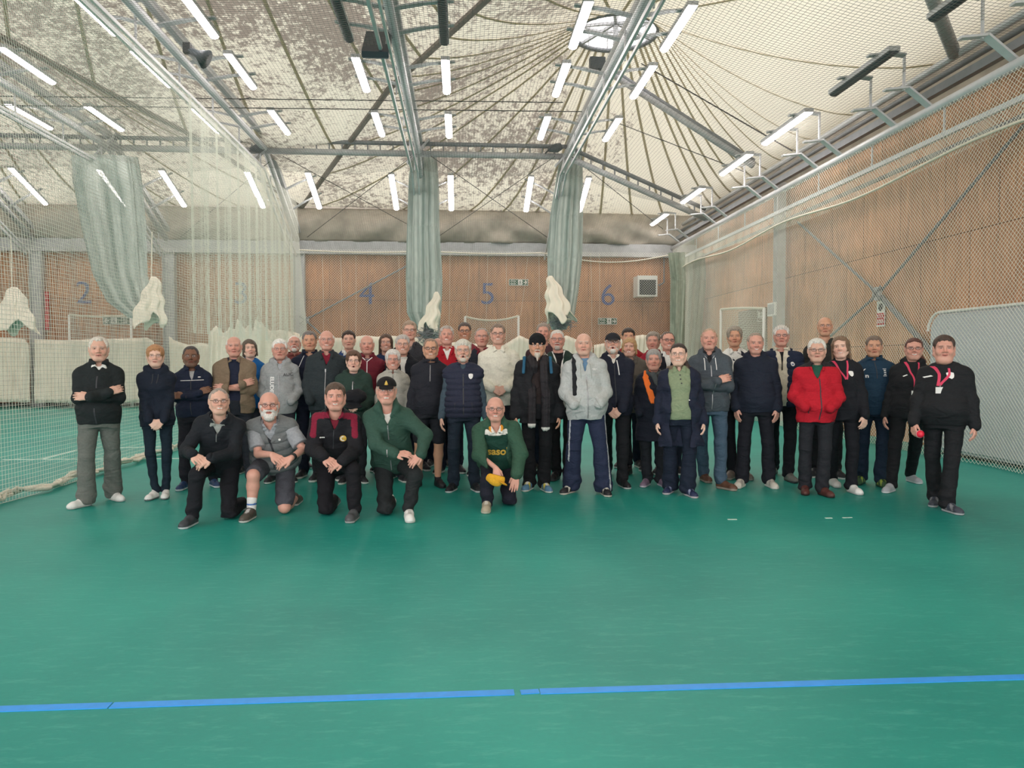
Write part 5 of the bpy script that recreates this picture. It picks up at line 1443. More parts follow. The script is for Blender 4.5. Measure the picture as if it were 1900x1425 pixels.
skirt('second layer of peaked pale canvas behind the front sheets', [(386, 622), (408, 608), (414, 618), (430, 610), (452, 612), (464, 602), (470, 616), (490, 606), (502, 614), (520, 612), (546, 616), (556, 620)], 22.8, .15, amp=.10, n=160, seed=9, name='canvas_drape')

for px_, py_ in ((439, 591), (474, 592), (486, 597), (401, 604), (427, 606), (508, 616), (540, 618)):
    tag(MB().tube([onY(px_, py_ - 1, 22 * K), onY(px_ - 3, py_ - 90, 22.2 * K)], .007, 4).build('hanging_cord', M['rope']), 'thin pale cord pulling up a peak of the canvas sheets', 'cord', 'thin cords pulling up the canvas peaks')
def sack(label, c, size, Y, seed, tilt=0.0):
    p = onY(c[0], c[1], Y * K); w_, h_ = size[0] / F * Y * K, size[1] / F * Y * K
    def fn(u, v):
        th = 2 * math.pi * u; r = w_ / 2 * (.10 + .75 * v ** .6 + .15 * v) * (1 + .22 * math.sin(3 * th + seed * 2 + v) + .12 * math.sin(7 * th + seed + 2 * v) + .05 * math.sin(13 * th))
        z = h_ * (.5 - v * (.86 + .12 * math.sin(3 * th + seed * 2) + .05 * math.sin(7 * th)))
        return p + Vector((math.cos(th) * r - tilt * (z - h_ * .5) * 1.0 + .03 * math.sin(z * 14 + seed), math.sin(th) * r * .6, z))
    return tag(grid_sheet('canvas_bundle', 96, 24, fn, M['canvas'], None, .01), label, 'bundle')
sack('rolled white canvas tied up beside the draped net near number three', (287, 562), (50, 94), 20.6, 1, -.10)
sack('rolled white canvas tied to the gathered net between numbers four and five', (812, 582), (34, 80), 22.4, 2, -.25)
sack('rolled white canvas tied to the gathered net between numbers five and six', (1022, 556), (50, 88), 22.2, 3, .22)
sack('rolled white canvas bundle at the edge of the hall beyond number two', (28, 577), (70, 84), 20.2, 4, 0)
for a, b, l in (((282, 430), (281, 520), 'thin rope holding up the canvas bundle near number three'), ((20, 440), (22, 540), 'thin rope holding up the canvas bundle beyond number two')):
    tag(MB().tube([onY(a[0], a[1], 20.6 * K), onY(b[0], b[1], 20.6 * K)], .014, 5).build('rope', M['rope']), l, 'rope')
for q, (px, py, l) in enumerate(((792, 622, 'dark tangle of net below the gathered net between four and five'), (1040, 600, 'dark tangle of net below the gathered net between five and six'))):
    p = onY(px, py, 22.3 * K); m = MB()
    for k in range(26):
        a = [p + Vector((RNG.normal() * .22, RNG.normal() * .12, RNG.normal() * .14)) for _ in range(5)]; m.tube(a, .007, 4)
    tag(m.build('tangled_net', M['steel_dark']), l, 'net')['kind'] = 'stuff'

# small white goals with nets
def goal(label, pl, pr, ybot, Y, droop=6, side=False):
    f_ = (lambda a, b: onX(a, b, Y * K)) if side else (lambda a, b: onY(a, b, Y * K))
    a, b = f_(*pl), f_(*pr); e = tag(empty('practice_goal', Vector((a.x, a.y, 0))), label, 'goal'); o = Vector((a.x, a.y, 0)); a = a - o; b = b - o
    m = MB(); m.tube([(a.x, a.y, 0), a], .04, 8); m.build('post', M['white'], e, True); m = MB(); m.tube([(b.x, b.y, 0), b], .04, 8); m.build('post', M['white'], e, True)
    d = droop / F * Y * K; m = MB(); bar_ = [a.lerp(b, k / 12) - Vector((0, 0, d * 4 * (k / 12) * (1 - k / 12))) for k in range(13)]; m.tube(bar_, .032, 8); m.build('crossbar', M['rope'], e, True)
    def fn(u, v):
        p = a.lerp(b, u); z = (p.z - d * 4 * u * (1 - u)) * (1 - v) + .02; return (p.x + (.25 * v if side else 0), p.y + (0 if side else .25 * v), z)
    n_ = int((b - a).length / .055); t = strand_net('goal_net', fn, n_, int(a.z / .06), 12, 3, .003, M['net_white'], None); t.parent = e; del t['category']
    if 'label' in t: del t['label']
goal('white framed practice goal with drooping net below number five', (863, 587), (962, 586), 0, 25.3, 8)
goal('white framed practice goal with net below number two', (128, 584), (243, 584), 0, 25.3, 3)
goal('white framed practice goal with net by the side wall doorway', (1338, 574), (1418, 572), 0, 7.9, -4, side=True)

# crash mat leaning on the side wall
def mat_():
    X0, X1 = 7.72 * K, 8.05 * K; y1 = 11.75 * K; y0 = 3.0 * K; zt = 2.3 * K; r = .28
    prof = []
    for k in range(9): t = math.pi / 2 * k / 8; prof.append((y1 - r + r * math.cos(t), zt - r + r * math.sin(t)))
    for k in range(9): t = math.pi / 2 + math.pi / 2 * k / 8; prof.append((y0 + r + r * math.cos(t), zt - r + r * math.sin(t)))
    prof += [(y0, .06), (y1, .06)]; n = len(prof); bm = bmesh.new()
    a = [bm.verts.new((X0, p[0], p[1])) for p in prof]; b = [bm.verts.new((X1, p[0], p[1])) for p in prof]
    bm.faces.new(a); bm.faces.new(b[::-1])
    for i in range(n): bm.faces.new((a[i], b[i], b[(i + 1) % n], a[(i + 1) % n]))
    bmesh.ops.recalc_face_normals(bm, faces=bm.faces); bmesh.ops.bevel(bm, geom=[e for e in bm.edges if abs(e.verts[0].co.x - e.verts[1].co.x) < .01], offset=.05, segments=3, affect='EDGES')
    me = bpy.data.meshes.new('crash_mat'); bm.to_mesh(me); me.materials.append(M['mat']); o = link('crash_mat', me); tag(o, 'big pale grey crash mat with rounded corners standing against the side wall', 'mat')
    m = MB(); m.tube([(X0 - .01, p[0], p[1]) for p in prof[:18]], .02, 6); m.build('piping', M['white'], o)
mat_()

# floor tape and court lines
def fline(name, pts, wd, mat, label, h=.003):
    P = [onZ(*p) for p in pts]; m = MB()
    for a, b in zip(P, P[1:]):
        d = (b - a).normalized(); n = Vector((-d.y, d.x, 0)) * wd / 2; m.add([a - n, b - n, b + n, a + n] + [q + Vector((0, 0, h)) for q in (a - n, b - n, b + n, a + n)], [(3, 2, 1, 0), (4, 5, 6, 7), (0, 1, 5, 4), (1, 2, 6, 5), (2, 3, 7, 6), (3, 0, 4, 7)])
    return tag(m.build(name, M[mat]), label, 'line')
fline('floor_tape', [(-60, 1318), (204, 1309.5)], .052, 'tape', 'short end of the blue floor tape by the hall edge')
fline('floor_tape', [(207, 1309.5), (954, 1285)], .052, 'tape', 'long straight strip of blue tape on the floor before the gap')
fline('floor_tape', [(966, 1285), (1000, 1283)], .040, 'tape', 'tiny scrap of blue tape in the gap between the long strips')
fline('floor_tape', [(1002, 1283.5), (1960, 1255)], .052, 'tape', 'long straight strip of blue tape on the floor beyond the gap')
fline('court_line', [(5, 853), (345, 851)], .05, 'line', 'white court line running across beyond the drawn net', .004)
fline('court_line', [(200, 831), (270, 830), (340, 828)], .05, 'line', 'fainter white court line behind the first, beyond the net', .004)
fline('court_line', [(75, 853), (142, 836)], .05, 'line', 'short slanting white court line beyond the net', .004)
fline('court_line', [(225, 803), (258, 803)], .05, 'line', 'short pale court line farthest beyond the net', .004)
fline('floor_mark', [(1350, 964), (1367, 964)], .022, 'line', 'short white dash on the green floor in front of the navy hoodie', .004)
fline('floor_mark', [(1531, 961.5), (1544, 961.5)], .022, 'line', 'short white dash on the green floor in front of the red jacket', .004)
fline('floor_mark', [(1563, 961), (1581, 960.5)], .014, 'line', 'thin white dash beside the one in front of the red jacket', .004)
# ================================================================== THE GROUP
NAVY = (30, 36, 52); BLACK = (26, 28, 32); DARK = (36, 40, 46); WHITE_C = (226, 226, 222)
def G(col, **k): return dict(col=col, **k)
BLKSHOE = dict(col=(34, 36, 42), sole=(70, 72, 76)); WHT = dict(col=(226, 226, 224), sole=(200, 200, 198))
def put(**sp):
    return person(sp)
def shoulders(col, lo=.62):
    c1 = lin(col)
    def f(c, v, a, b, t, ctx):
        for g in (-1, 1):
            A_ = ctx['tor'].pt(g * .05, .04, 1.0); S_ = ctx['J']['sh', g] + V(g * .02, -.03, .05); E_ = ctx['J']['el', g]; M_ = S_ + (E_ - S_) * .55
            for p, q in ((A_, S_), (S_, M_)):
                u = q - p; k = np.clip(((v - p) @ u) / (u @ u), 0, 1); r = v - p - k[:, None] * u; c[(np.sqrt(r[:, 0] ** 2 + r[:, 2] ** 2) < .030) & (r[:, 1] < .08)] = c1
    return f
def piping(col, wid=.006):
    c1 = lin(col)
    def f(c, v, a, b, t, ctx):
        m = (np.abs(t - .74 - .0 * a) < wid) & (b > 0) & (np.abs(a) < .16); c[m] = c1
    return f
def sleevecol(col, lim=.155):
    c1 = lin(col)
    def f(c, v, a, b, t, ctx): c[(np.abs(a) > lim * ctx['s'] * ctx['w'] ** .5)] = c1
    return f

# --- standing, front line from the image's left
def d(ctx): line(ctx, [(0, .90), (0, -.08)], 'zip_dark', .012, 'zip')
put(head=(183, 626), foot=(184, 938), feet=((155, 941), (205, 929)), toe_dir=(-22, 48), label='elderly person with arms crossed in black zip cardigan and baggy grey trousers', arms='crossed', skin='pink', hair='side', hairc=(206, 200, 190), rec=.5, zf=.078,
    w=1.10, belly=.6, inner=G(WHITE_C, collar='shirt', sleeve='none', name='shirt'), coat=G((34, 40, 42), th=.024, V=(.14, .045), collar='stand', gap=.045, name='cardigan', len=-.10, ra=(.066, .056, .046)),
    legs=G((104, 108, 104), hem=.082, slim=1.12), shoes=WHT, details=d, smile=True, yaw=4)
def d(ctx):
    line(ctx, [(-.028, .88), (-.026, .70)], 'zip_dark', .006, 'drawstring'); line(ctx, [(.028, .88), (.026, .70)], 'zip_dark', .006, 'drawstring')
put(head=(288, 641), foot=(296, 924), feet=((284, 926), (304, 924)), toe_dir=(-6, 16), woman=True, label='slim person with short ginger hair in navy hoodie and slim jeans, hands clasped', arms=('clasp', 'clasp'), skin='pale', hair='fringe', cover=1, hairc=(176, 130, 92), glasses='thin',
    w=.96, belly=.1, top=G((28, 36, 50), th=.026, collar='hood', name='hoodie', len=-.14, ra=(.056, .050, .044)), legs=G((26, 40, 52), hem=.050, slim=.84), shoes=dict(col=(228, 228, 226), sole=(120, 122, 124), k=.9), details=d, smile=True)
def d(ctx):
    zipper(ctx, .74, .0, 'zip_dark'); line(ctx, [(-.13, .735), (.13, .735)], 'badge', .006, 'piping'); crest(ctx, .085, .80, disc_mesh(.014, M['badge'], 12, .006), 'chest_logo')
put(head=(354, 642), foot=(366, 905), feet=((340, 908), (392, 903)), label='brown skinned bespectacled person with arms crossed in navy track jacket over grey shirt', arms='crossed', skin='brown', hair='buzz', hairc=(66, 62, 62), zf=.078, glasses='thin', stubble=.3,
    w=1.05, belly=.5, inner=G((168, 168, 170), sleeve='none', name='shirt'), coat=G((32, 40, 60), V=(.30, .032), collar='stand', gap=.05, name='track_jacket', th=.022, len=-.06), legs=G((32, 34, 42)), shoes=dict(col=(40, 62, 100), sole=(210, 214, 220)), details=d)
put(head=(434, 624), foot=(440, 898), feet=((420, 900), (462, 898)), label='bald person with arms crossed in tan zip jacket over navy jumper and white collar', arms='crossed', skin='ruddy', hair='ring', hairc=(212, 208, 202), smile=True,
    w=1.14, belly=.6, inner=G((34, 40, 60), sleeve='none', name='jumper', collar='crew'), top=None, coat=G((128, 112, 94), th=.030, V=(.35, .06), open=.055, collar='shirt', gap=.07, name='jacket', len=-.12, ra=(.070, .062, .052), wr=.008), legs=G((40, 44, 52)))
put(head=(463, 630), foot=(466, 876), woman=True, hs=1.02, label='person with grey brown bobbed hair in bright blue top, half hidden behind the tan jacket', arms=('none', 'side'), skin='pale', hair='bob', hairc=(92, 82, 72), hyaw=8, tilt=-4, ln=1.25, part=-.02, smile=False,
    top=G((26, 96, 164), sleeve='long', name='top'), legs=G((34, 38, 48)))
def d(ctx):
    zipper(ctx, .86, -.08, 'zip', .006); words(ctx, 'ELUDENT', -.085, .42, .062, 'badge', rot=-math.pi / 2, bold=.002)
    words(ctx, 'AUC', .10, .70, .05, 'zip_dark', rot=.1)
put(head=(519, 630), foot=(522, 893), label='white haired person in pale grey hoodie with white lettering down one side, hands in pockets', arms=('pocket', 'pocket'), skin='ruddy', hair='side', hairc=(226, 224, 220), glasses='thin', smile=False,
    w=1.02, belly=.4, inner=G((160, 166, 172), sleeve='none', collar='shirt', name='polo_shirt'), coat=G((152, 156, 158), th=.026, V=(.22, .05), collar='hood', name='hoodie', len=-.12, ra=(.062, .056, .046)), legs=G((44, 46, 54)), details=d)
put(head=(546, 622), foot=(552, 868), hs=1.04, label='white bearded person with thin glasses, head tipped back behind the pale grey hoodie', arms=('none', 'none'), skin='ruddy', hair='thin', hairc=(222, 218, 212), zc=.08, glasses='thin', beard='short', smile=False, nod=-12,
    top=G((120, 66, 62), collar='stand', name='jumper'), legs=G(NAVY))
def d(ctx):
    for g in (-1, 1): line(ctx, [(g * .07, .93), (g * .125, .70)], 'badge', .006, 'piping')
put(head=(574, 615), foot=(580, 884), label='person with cropped grey hair in navy track top with thin white piping', arms=('side', 'side'), skin='tan', hair='short', hairc=(112, 108, 106), zf=.07, rec=.4, w=1.1, smile=False,
    top=G((28, 34, 52), collar='stand', name='track_top', V=(.12, .03)), legs=G(NAVY), details=d)
def d(ctx): zipper(ctx, .66, -.1, 'zip', .007); line(ctx, [(0, .66), (0, .60)], 'badge', .012, 'zip_pull')
put(head=(606, 613), foot=(606, 890), label='tall bald bespectacled person in charcoal fleece open over pale collar and maroon shirt', arms=('pocket_lo', 'pocket_lo'), skin='ruddy', hair='ring', hairc=(214, 208, 200), glasses='thin', smile='teeth', zc=.055,
    w=1.12, belly=.5, inner=G((120, 30, 48), sleeve='none', collar='shirt', name='polo_shirt'), coat=G((44, 52, 56), th=.032, V=(.30, .055), collar='fleece', name='fleece_jacket', len=-.16, ra=(.070, .062, .052), colfn=None), legs=G(DARK), details=d)
put(head=(647, 614), foot=(648, 872), label='person with dark brown hair in blue jacket and white collar, at the back', arms=('side', 'side'), skin='pink', hair='short', hairc=(58, 46, 40), smile=False, zf=.062,
    inner=G(WHITE_C, sleeve='none', collar='shirt', name='shirt'), coat=G((40, 66, 116), V=(.22, .05), name='jacket'), legs=G(NAVY))
def d(ctx): zipper(ctx, .78, .30, 'zip', .010); line(ctx, [(.0, .80), (.03, .72)], 'zip_dark', .008, 'drawstring')
c = put(head=(656, 652), foot=(656, 895), woman=True, hs=1.04, label='short person with brown hair and glasses in bulky dark green coat, clutching a black cap', arms=('waist', 'waist'), skin='pale', hair='wavy', cover=1, hairc=(94, 70, 56), glasses='thin', smile='open', w=1.16, belly=.5, zf=.060,
    inner=G((60, 64, 70), sleeve='none', name='shirt', collar='crew'), coat=G((42, 62, 56), th=.045, V=(.12, .06), collar='hood', name='coat', len=-.20, ra=(.078, .068, .056), wr=.009), legs=G(DARK), details=d)
def held_cap(ctx, px, py, dy, col, label, r=.11, name='cap', tilt=0.3):
    p = onY(px, py, ctx['Y'] + dy); e = tag(empty(name, p), label, 'cap'); S = SDF()
    R = rotx(tilt)
    S.ell((0, 0, 0), (r, r * 1.0, r * .62), .01, R=R); S.cap(R @ V(-.05, -r * .8, -.05), R @ V(.05, -r * .8, -.05), .018, .018, .02); S.ell(R @ V(0, -r * 1.15, -.06), (r * .75, r * .55, .014), .01, R=R)
    S.post = lambda P, d: d + .006 * np.sin(P[:, 0] * 50) * np.sin(P[:, 2] * 40 + 1)
    v, q = S.mesh(.008); np_mesh('crown', v, q, M['cloth'], const(col), e)
    return e
held_cap(c, 659, 736, -.40, (24, 26, 32), 'floppy black cap held against a dark green coat', .13)
def d(ctx): line(ctx, [(-.06, .95), (0, .86), (.0, .60)], 'badge', .010, 'zip'); line(ctx, [(.06, .95), (0, .86)], 'badge', .010, 'trim')
put(head=(681, 622), foot=(684, 880), label='bald white haired person in maroon fleece with pale zip', arms=('side', 'none'), skin='ruddy', hair='ring', hairc=(220, 214, 206), zc=.05, smile=True, w=1.08,
    inner=G((120, 110, 120), sleeve='none', name='shirt'), top=G((112, 38, 52), V=(.14, .05), collar='stand', gap=.05, name='fleece', th=.024), legs=G(NAVY), details=d)
put(head=(716, 620), foot=(716, 872), woman=True, hs=1.02, label='person with long straight brown hair and glasses in navy top', arms=('none', 'none'), skin='pink', hair='long', hairc=(84, 66, 56), glasses='thin', smile='teeth', part=0, ln=.85, zf=.06,
    top=G((34, 50, 84), collar='crew', name='top'), legs=G(NAVY))
def d(ctx): pass
put(head=(747, 622), foot=(750, 884), label='grey haired bespectacled person in black jacket open over white shirt', arms=('side', 'side'), skin='pink', hair='side', hairc=(176, 170, 166), glasses='thin', smile='teeth',
    inner=G(WHITE_C, sleeve='none', collar='crew', name='shirt'), coat=G((30, 34, 42), V=(.35, .06), open=.03, name='jacket', collar='stand', gap=.08), legs=G(NAVY))
def d(ctx):
    zipper(ctx, .93, .70, 'zip_dark', .006)
put(head=(729, 650), foot=(731, 893), woman=True, hs=1.04, label='person with silver bobbed hair and glasses in oatmeal fleece', arms=('side_fwd', 'side_fwd'), skin='ruddy', hair='wavy', cover=1, hairc=(206, 202, 198), glasses='thin', smile='teeth', zf=.062, ln=.9,
    w=1.08, belly=.3, top=G((168, 166, 158), th=.028, collar='stand', gap=.012, name='fleece', len=-.12, V=(.10, .02)), legs=G(NAVY), details=d)
def d(ctx): crest(ctx, -.02, .70, disc_mesh(.016, M['badge'], 10, .007), 'chest_logo')
put(head=(760, 597), foot=(768, 871), label='tall person with tousled sandy grey hair and glasses in charcoal jacket, at the back', arms=('side', 'side'), skin='pink', hair='wavy', hairc=(160, 140, 122), glasses='dark', smile=True, zf=.072,
    w=1.1, inner=G((120, 110, 110), sleeve='none', collar='shirt', name='shirt'), coat=G((56, 58, 64), V=(.16, .05), collar='shirt', name='jacket'), legs=G(NAVY))
def d(ctx): zipper(ctx, .96, .58, 'zip', .006)
put(head=(799, 628), foot=(796, 903), feet=((776, 904), (812, 903)), label='shaven headed person in dark glasses, black quarter zip top and black shorts', arms=('side', 'behind'), skin='tan', hair='buzz', hairc=(140, 118, 104), zf=.085, glasses='thick', smile='teeth', stubble=.15,
    w=1.08, belly=.4, top=G((36, 38, 46), collar='stand', gap=.010, name='quarter_zip_top', V=(.06, .02), th=.018), legs=G((34, 37, 44)), shorts=True, shoes=dict(col=(30, 32, 38), sole=(44, 46, 50)), details=d)
put(head=(812, 627), foot=(814, 864), label='person almost hidden, only part of a pink bald head showing beside the red jacket', arms=('none', 'none'), skin='ruddy', hair='ring', hairc=(210, 200, 190), top=G((90, 90, 96), name='jumper'), legs=G(NAVY))
put(head=(829, 606), foot=(834, 876), label='ruddy person with curly grey hair in red jacket over white collar', arms=('side', 'side'), skin='ruddy', hair='wavy', hairc=(176, 168, 160), rec=.6, zf=.082, smile='teeth', nod=-6,
    w=1.12, inner=G(WHITE_C, sleeve='none', collar='shirt', name='shirt'), coat=G((164, 28, 42), V=(.26, .055), collar='fleece', name='jacket', th=.026), legs=G(NAVY))
put(head=(862, 599), foot=(866, 868), label='dark haired person with thick dark glasses and white collar, beside the goal net', arms=('none', 'none'), skin='tan', hair='side', hairc=(86, 76, 72), glasses='thick', smile='teeth',
    top=G((140, 62, 72), V=(.2, .05), name='jumper'), inner=G(WHITE_C, sleeve='none', collar='shirt', name='shirt'), legs=G(NAVY))
def d(ctx): zipper(ctx, .92, -.1, 'zip_dark', .012); crest(ctx, .085, .73, shield_mesh(.024, .030, M['badge']), 'club_crest', 0); line(ctx, [(-.10, .10), (-.095, .22)], 'zip_dark', .006, 'pocket_zip'); line(ctx, [(.10, .10), (.095, .22)], 'zip_dark', .006, 'pocket_zip')
put(head=(859, 631), foot=(861, 912), feet=((842, 911), (880, 911)), label='grey haired bearded person in quilted navy gilet with white crest over slate sleeves', arms=('side', 'side'), skin='pink', hair='fringe', hairc=(204, 200, 190), glasses='thin', beard='short', beardc=(206, 196, 186), smile='open',
    w=1.12, belly=.6, top=G((64, 80, 92), collar='crew', name='jumper', th=.014), coat=G((44, 48, 66), sleeve='none', th=.036, V=(.14, .045), collar='stand', gap=.05, quilt=.062, name='quilted_gilet', len=-.10), legs=G((38, 48, 62), hem=.066), shoes=dict(col=(30, 32, 38), sole=(220, 220, 222)), details=d)
put(head=(894, 608), foot=(897, 880), label='balding grey haired person in half rim glasses and dark gilet over maroon sleeves', arms=('none', 'side'), skin='ruddy', hair='ring', hairc=(160, 150, 144), wisp=1, glasses='half', smile=True, zc=.07,
    top=G((110, 36, 48), collar='shirt', name='shirt'), coat=G((34, 38, 48), sleeve='none', V=(.3, .05), name='gilet', th=.026), legs=G(NAVY))
put(head=(924, 602), foot=(930, 890), label='tall person with glasses in cream cricket sweater, hands clasped at the waist', arms=('waist', 'waist'), skin='pink', hair='short', hairc=(128, 112, 100), glasses='dark', smile='teeth', rec=.4, zf=.074,
    w=1.12, belly=.3, inner=G((228, 224, 210), sleeve='none', collar='polo', name='polo_shirt', th=.012), top=G((226, 224, 210), V=(.13, .04), collar='polo', gap=.03, name='cricket_sweater', th=.024, len=-.12, ra=(.070, .062, .046), wr=.007), legs=G((32, 34, 42)), shoes=BLKSHOE)
put(head=(1008, 600), foot=(1010, 872), label='tall person with short greying hair behind the black beanie', arms=('none', 'none'), skin='ruddy', hair='short', hairc=(146, 134, 124), smile=False, zf=.070, top=G((70, 50, 56), collar='crew', name='jumper'), legs=G(NAVY))
def d(ctx):
    e = ctx['e']; s = ctx['s']; b = bv(ctx)
    S = SDF(); tor = ctx['tor']
    for g, tl in ((-1, -.26), (1, -.32)):
        prev = tor.pt(g * .07, .05, .98)
        for t in (.85, .6, .3, .0, tl):
            f = front(b, *T2(ctx, g * (.055 + .02 * (t < .5)), max(t, -.12)), off=.012); 
            if f is None: continue
            f[2] = tor.pt(0, 0, t)[2]; S.cap(prev, f, .034, .034, .01); S.cap(prev + V(.03, 0, 0), f + V(.03, 0, 0), .026, .026, .02); prev = f
    S.cap(tor.pt(-.07, .05, .98), tor.pt(-.05, -.06, 1.03), .035, .03, .02); S.cap(tor.pt(.07, .05, .98), tor.pt(.05, -.06, 1.03), .035, .03, .02)
    S.post = lambda P, d_: d_ + .004 * np.sin(P[:, 0] * 190)
    v, q = S.mesh(.008); zend = v[:, 2].min()
    def cf(v):
        c = np.broadcast_to(lin((44, 42, 46)), (len(v), 3)).copy(); m = (v[:, 2] < tor.pt(0, 0, -.26)[2] + .012) & (v[:, 0] < tor.a[0]); c[m] = lin((220, 220, 216)); m = (v[:, 2] < tor.pt(0, 0, -.32)[2] + .012) & (v[:, 0] > tor.a[0]); c[m] = lin((220, 220, 216)); return c
    np_mesh('scarf', v, q, M['cloth'], cf, e)
    crest(ctx, .0, .84, shield_mesh(.012, .022, M['zip']), 'pendant')
    S = SDF()
    for g in (-1, 1):
        S = SDF(); S.cap(tor.pt(g * .135, -.08, .93), tor.pt(g * .140, .03, 1.0), .020, .020, .01); S.cap(tor.pt(g * .140, .03, 1.0), tor.pt(g * .15, .16, .72), .018, .018, .01)
        v, q = S.mesh(.009); np_mesh('backpack_strap', v, q, M['cloth'], const((44, 92, 122)), e)
put(head=(997, 622), foot=(996, 911), feet=((984, 909), (1010, 911)), label='person in black beanie with white goatee, bulky black coat and fringed scarf', arms=('side', 'side'), skin='tan', hair='ring', hairc=(138, 128, 120), ponytail=1, hat='beanie', beard='long_goatee', beardc=(200, 190, 178), glasses='thin', smile=True,
    w=1.10, belly=.4, inner=G((46, 38, 38), sleeve='none', name='jumper', collar='crew'), coat=G((32, 34, 38), th=.042, V=(.25, .05), open=.05, collar='hood', name='coat', len=-.24, ra=(.080, .070, .056), wr=.010), legs=G((24, 26, 30), hem=.078), shoes=dict(col=(90, 130, 160), col2=(214, 200, 90), sole=(220, 222, 214), lace=(220, 222, 220)), details=d)
put(head=(1034, 612), foot=(1050, 890), feet=((1034, 890), (1054, 892)), label='bespectacled person with cropped white hair in dark green jacket over black top and white collar', arms=('side', 'side'), skin='ruddy', hair='buzz', hairc=(206, 200, 194), zf=.072, glasses='dark', beard='goatee', beardc=(186, 176, 168), smile=True,
    w=1.1, belly=.5, inner=G((28, 28, 32), sleeve='none', collar='crew', name='shirt'), top=G((222, 222, 220), th=.012, V=(.45, .055), sleeve='none', name='shirt'), coat=G((38, 56, 50), th=.03, V=(.5, .075), open=.04, name='jacket', len=-.12), legs=G((26, 28, 32)), shoes=BLKSHOE)
def d(ctx):
    zipper(ctx, .84, -.12, 'zip', .010)
    for g in (-1, 1): line(ctx, [(g * .052, .86), (g * .056, .60)], 'net_grey', .006, 'drawstring'); line(ctx, [(g * .07, .26), (g * .125, .06)], 'net_grey', .005, 'pocket_seam')
    words(ctx, 'elite', .095, .76, .035, 'badge', bold=.001)
    S = SDF(); tor = ctx['tor']; b = bv(ctx); pts = [tor.pt(-.10, -.08, .98), tor.pt(-.105, .02, 1.03)] + [front(b, *T2(ctx, -.105 - .03 * (1 - t), t), off=-.002) for t in (.9, .75, .6, .45, .32)]
    pts = [p for p in pts if p is not None]
    for a, c_ in zip(pts, pts[1:]): S.cap(a - V(.012, 0, 0), c_ - V(.012, 0, 0), .015, .015, .01); S.cap(a + V(.012, 0, 0), c_ + V(.012, 0, 0), .015, .015, .01)
    v, q = S.mesh(.008); np_mesh('backpack_strap', v, q, M['cloth'], const((34, 36, 40)), ctx['e'])
def trk(c, v, ctx):
    for g in (-1, 1):
        J = ctx['J']; a, b_ = J['hip', g], J['an', g]; t = (a[2] - v[:, 2]) / (a[2] - b_[2]); cx = a[0] + (b_[0] - a[0]) * t
        m = (np.abs((v[:, 0] - cx) * g - .060 - .03 * (1 - t)) < .006) & (t > 0) & (v[:, 1] < a[1] + .02); c[m] = lin((190, 194, 200))
put(head=(1083, 618), foot=(1094, 918), feet=((1062, 915), (1122, 918)), toe_dir=(-38, 4), label='bald person in pale grey zip hoodie and navy tracksuit bottoms, hands in pockets', arms=('pocket', 'pocket'), skin='pink', hair='ring', hairc=(206, 200, 192), zc=.035, smile=True,
    w=1.14, belly=.75, inner=G((96, 128, 158), sleeve='none', collar='crew', name='jumper'), coat=G((176, 180, 180), th=.030, V=(.28, .06), collar='hood', name='hoodie', len=-.15, ra=(.072, .066, .050), wr=.008), legs=G((40, 48, 72), hem=.088, slim=1.14, colfn=trk, wr=.009), shoes=dict(col=(36, 36, 40), col2=(210, 206, 196), sole=(206, 196, 186), lace=(220, 218, 210)), details=d)
def d(ctx): line(ctx, [(.035, .90), (.050, .62)], 'badge', .010, 'drawstring'); zipper(ctx, .82, -.1, 'zip_dark')
put(head=(1137, 618), foot=(1142, 903), feet=((1130, 880), (1156, 904)), label='white bearded person in black cap and black hooded coat, mouth open, hands joined', arms=('clasp', 'clasp'), skin='pink', hair='short', hairc=(190, 186, 182), hat='cap', hatc=(38, 40, 46), glasses='dark', beard='short', beardc=(214, 208, 202), smile='open', nod=-8,
    w=1.10, belly=.6, inner=G((220, 216, 208), sleeve='none', collar='shirt', name='shirt'), coat=G((32, 36, 50), th=.034, V=(.18, .05), collar='hood', name='hooded_coat', len=-.16, ra=(.072, .064, .052)), legs=G((30, 32, 36)), shoes=dict(col=(30, 32, 36), sole=(206, 206, 206)), details=d)
put(head=(1166, 609), foot=(1168, 866), label='dark haired person mostly hidden behind the blonde one, at the back', arms=('none', 'none'), skin='tan', hair='short', hairc=(52, 44, 40), top=G((150, 30, 40), name='jumper', collar='stand'), legs=G(NAVY), zf=.055)
put(head=(1168, 627), foot=(1182, 880), woman=True, hs=1.05, label='blonde smiling person with fringe in grey brown coat', arms=('none', 'side'), skin='pink', hair='bob', hairc=(178, 144, 104), smile='teeth', zf=.048, ln=1.0, hyaw=-6,
    w=1.05, inner=G(BLACK, sleeve='none', name='top'), coat=G((92, 86, 80), V=(.25, .05), th=.034, collar='fleece', name='coat', len=-.2), legs=G((28, 30, 36), slim=.85, short_hem=1), shoes=dict(col=(30, 30, 34), sole=(60, 60, 62)))
put(head=(1212, 617), foot=(1214, 872), label='person with wavy grey hair between the blonde one and the dark glasses', arms=('none', 'none'), skin='ruddy', hair='wavy', hairc=(140, 130, 120), smile=True, hyaw=-8, top=G((150, 34, 54), name='jacket', collar='stand'), legs=G(NAVY))
put(head=(1239, 615), foot=(1240, 878), label='balding person in heavy dark glasses, black jacket and white shirt', arms=('none', 'none'), skin='ruddy', hair='ring', hairc=(96, 82, 74), wisp=1, zc=.08, glasses='thick', smile='teeth', hyaw=12, tilt=3,
    inner=G(WHITE_C, sleeve='none', collar='shirt', name='shirt'), coat=G((32, 34, 42), V=(.45, .06), open=.02, name='jacket'), legs=G(NAVY))
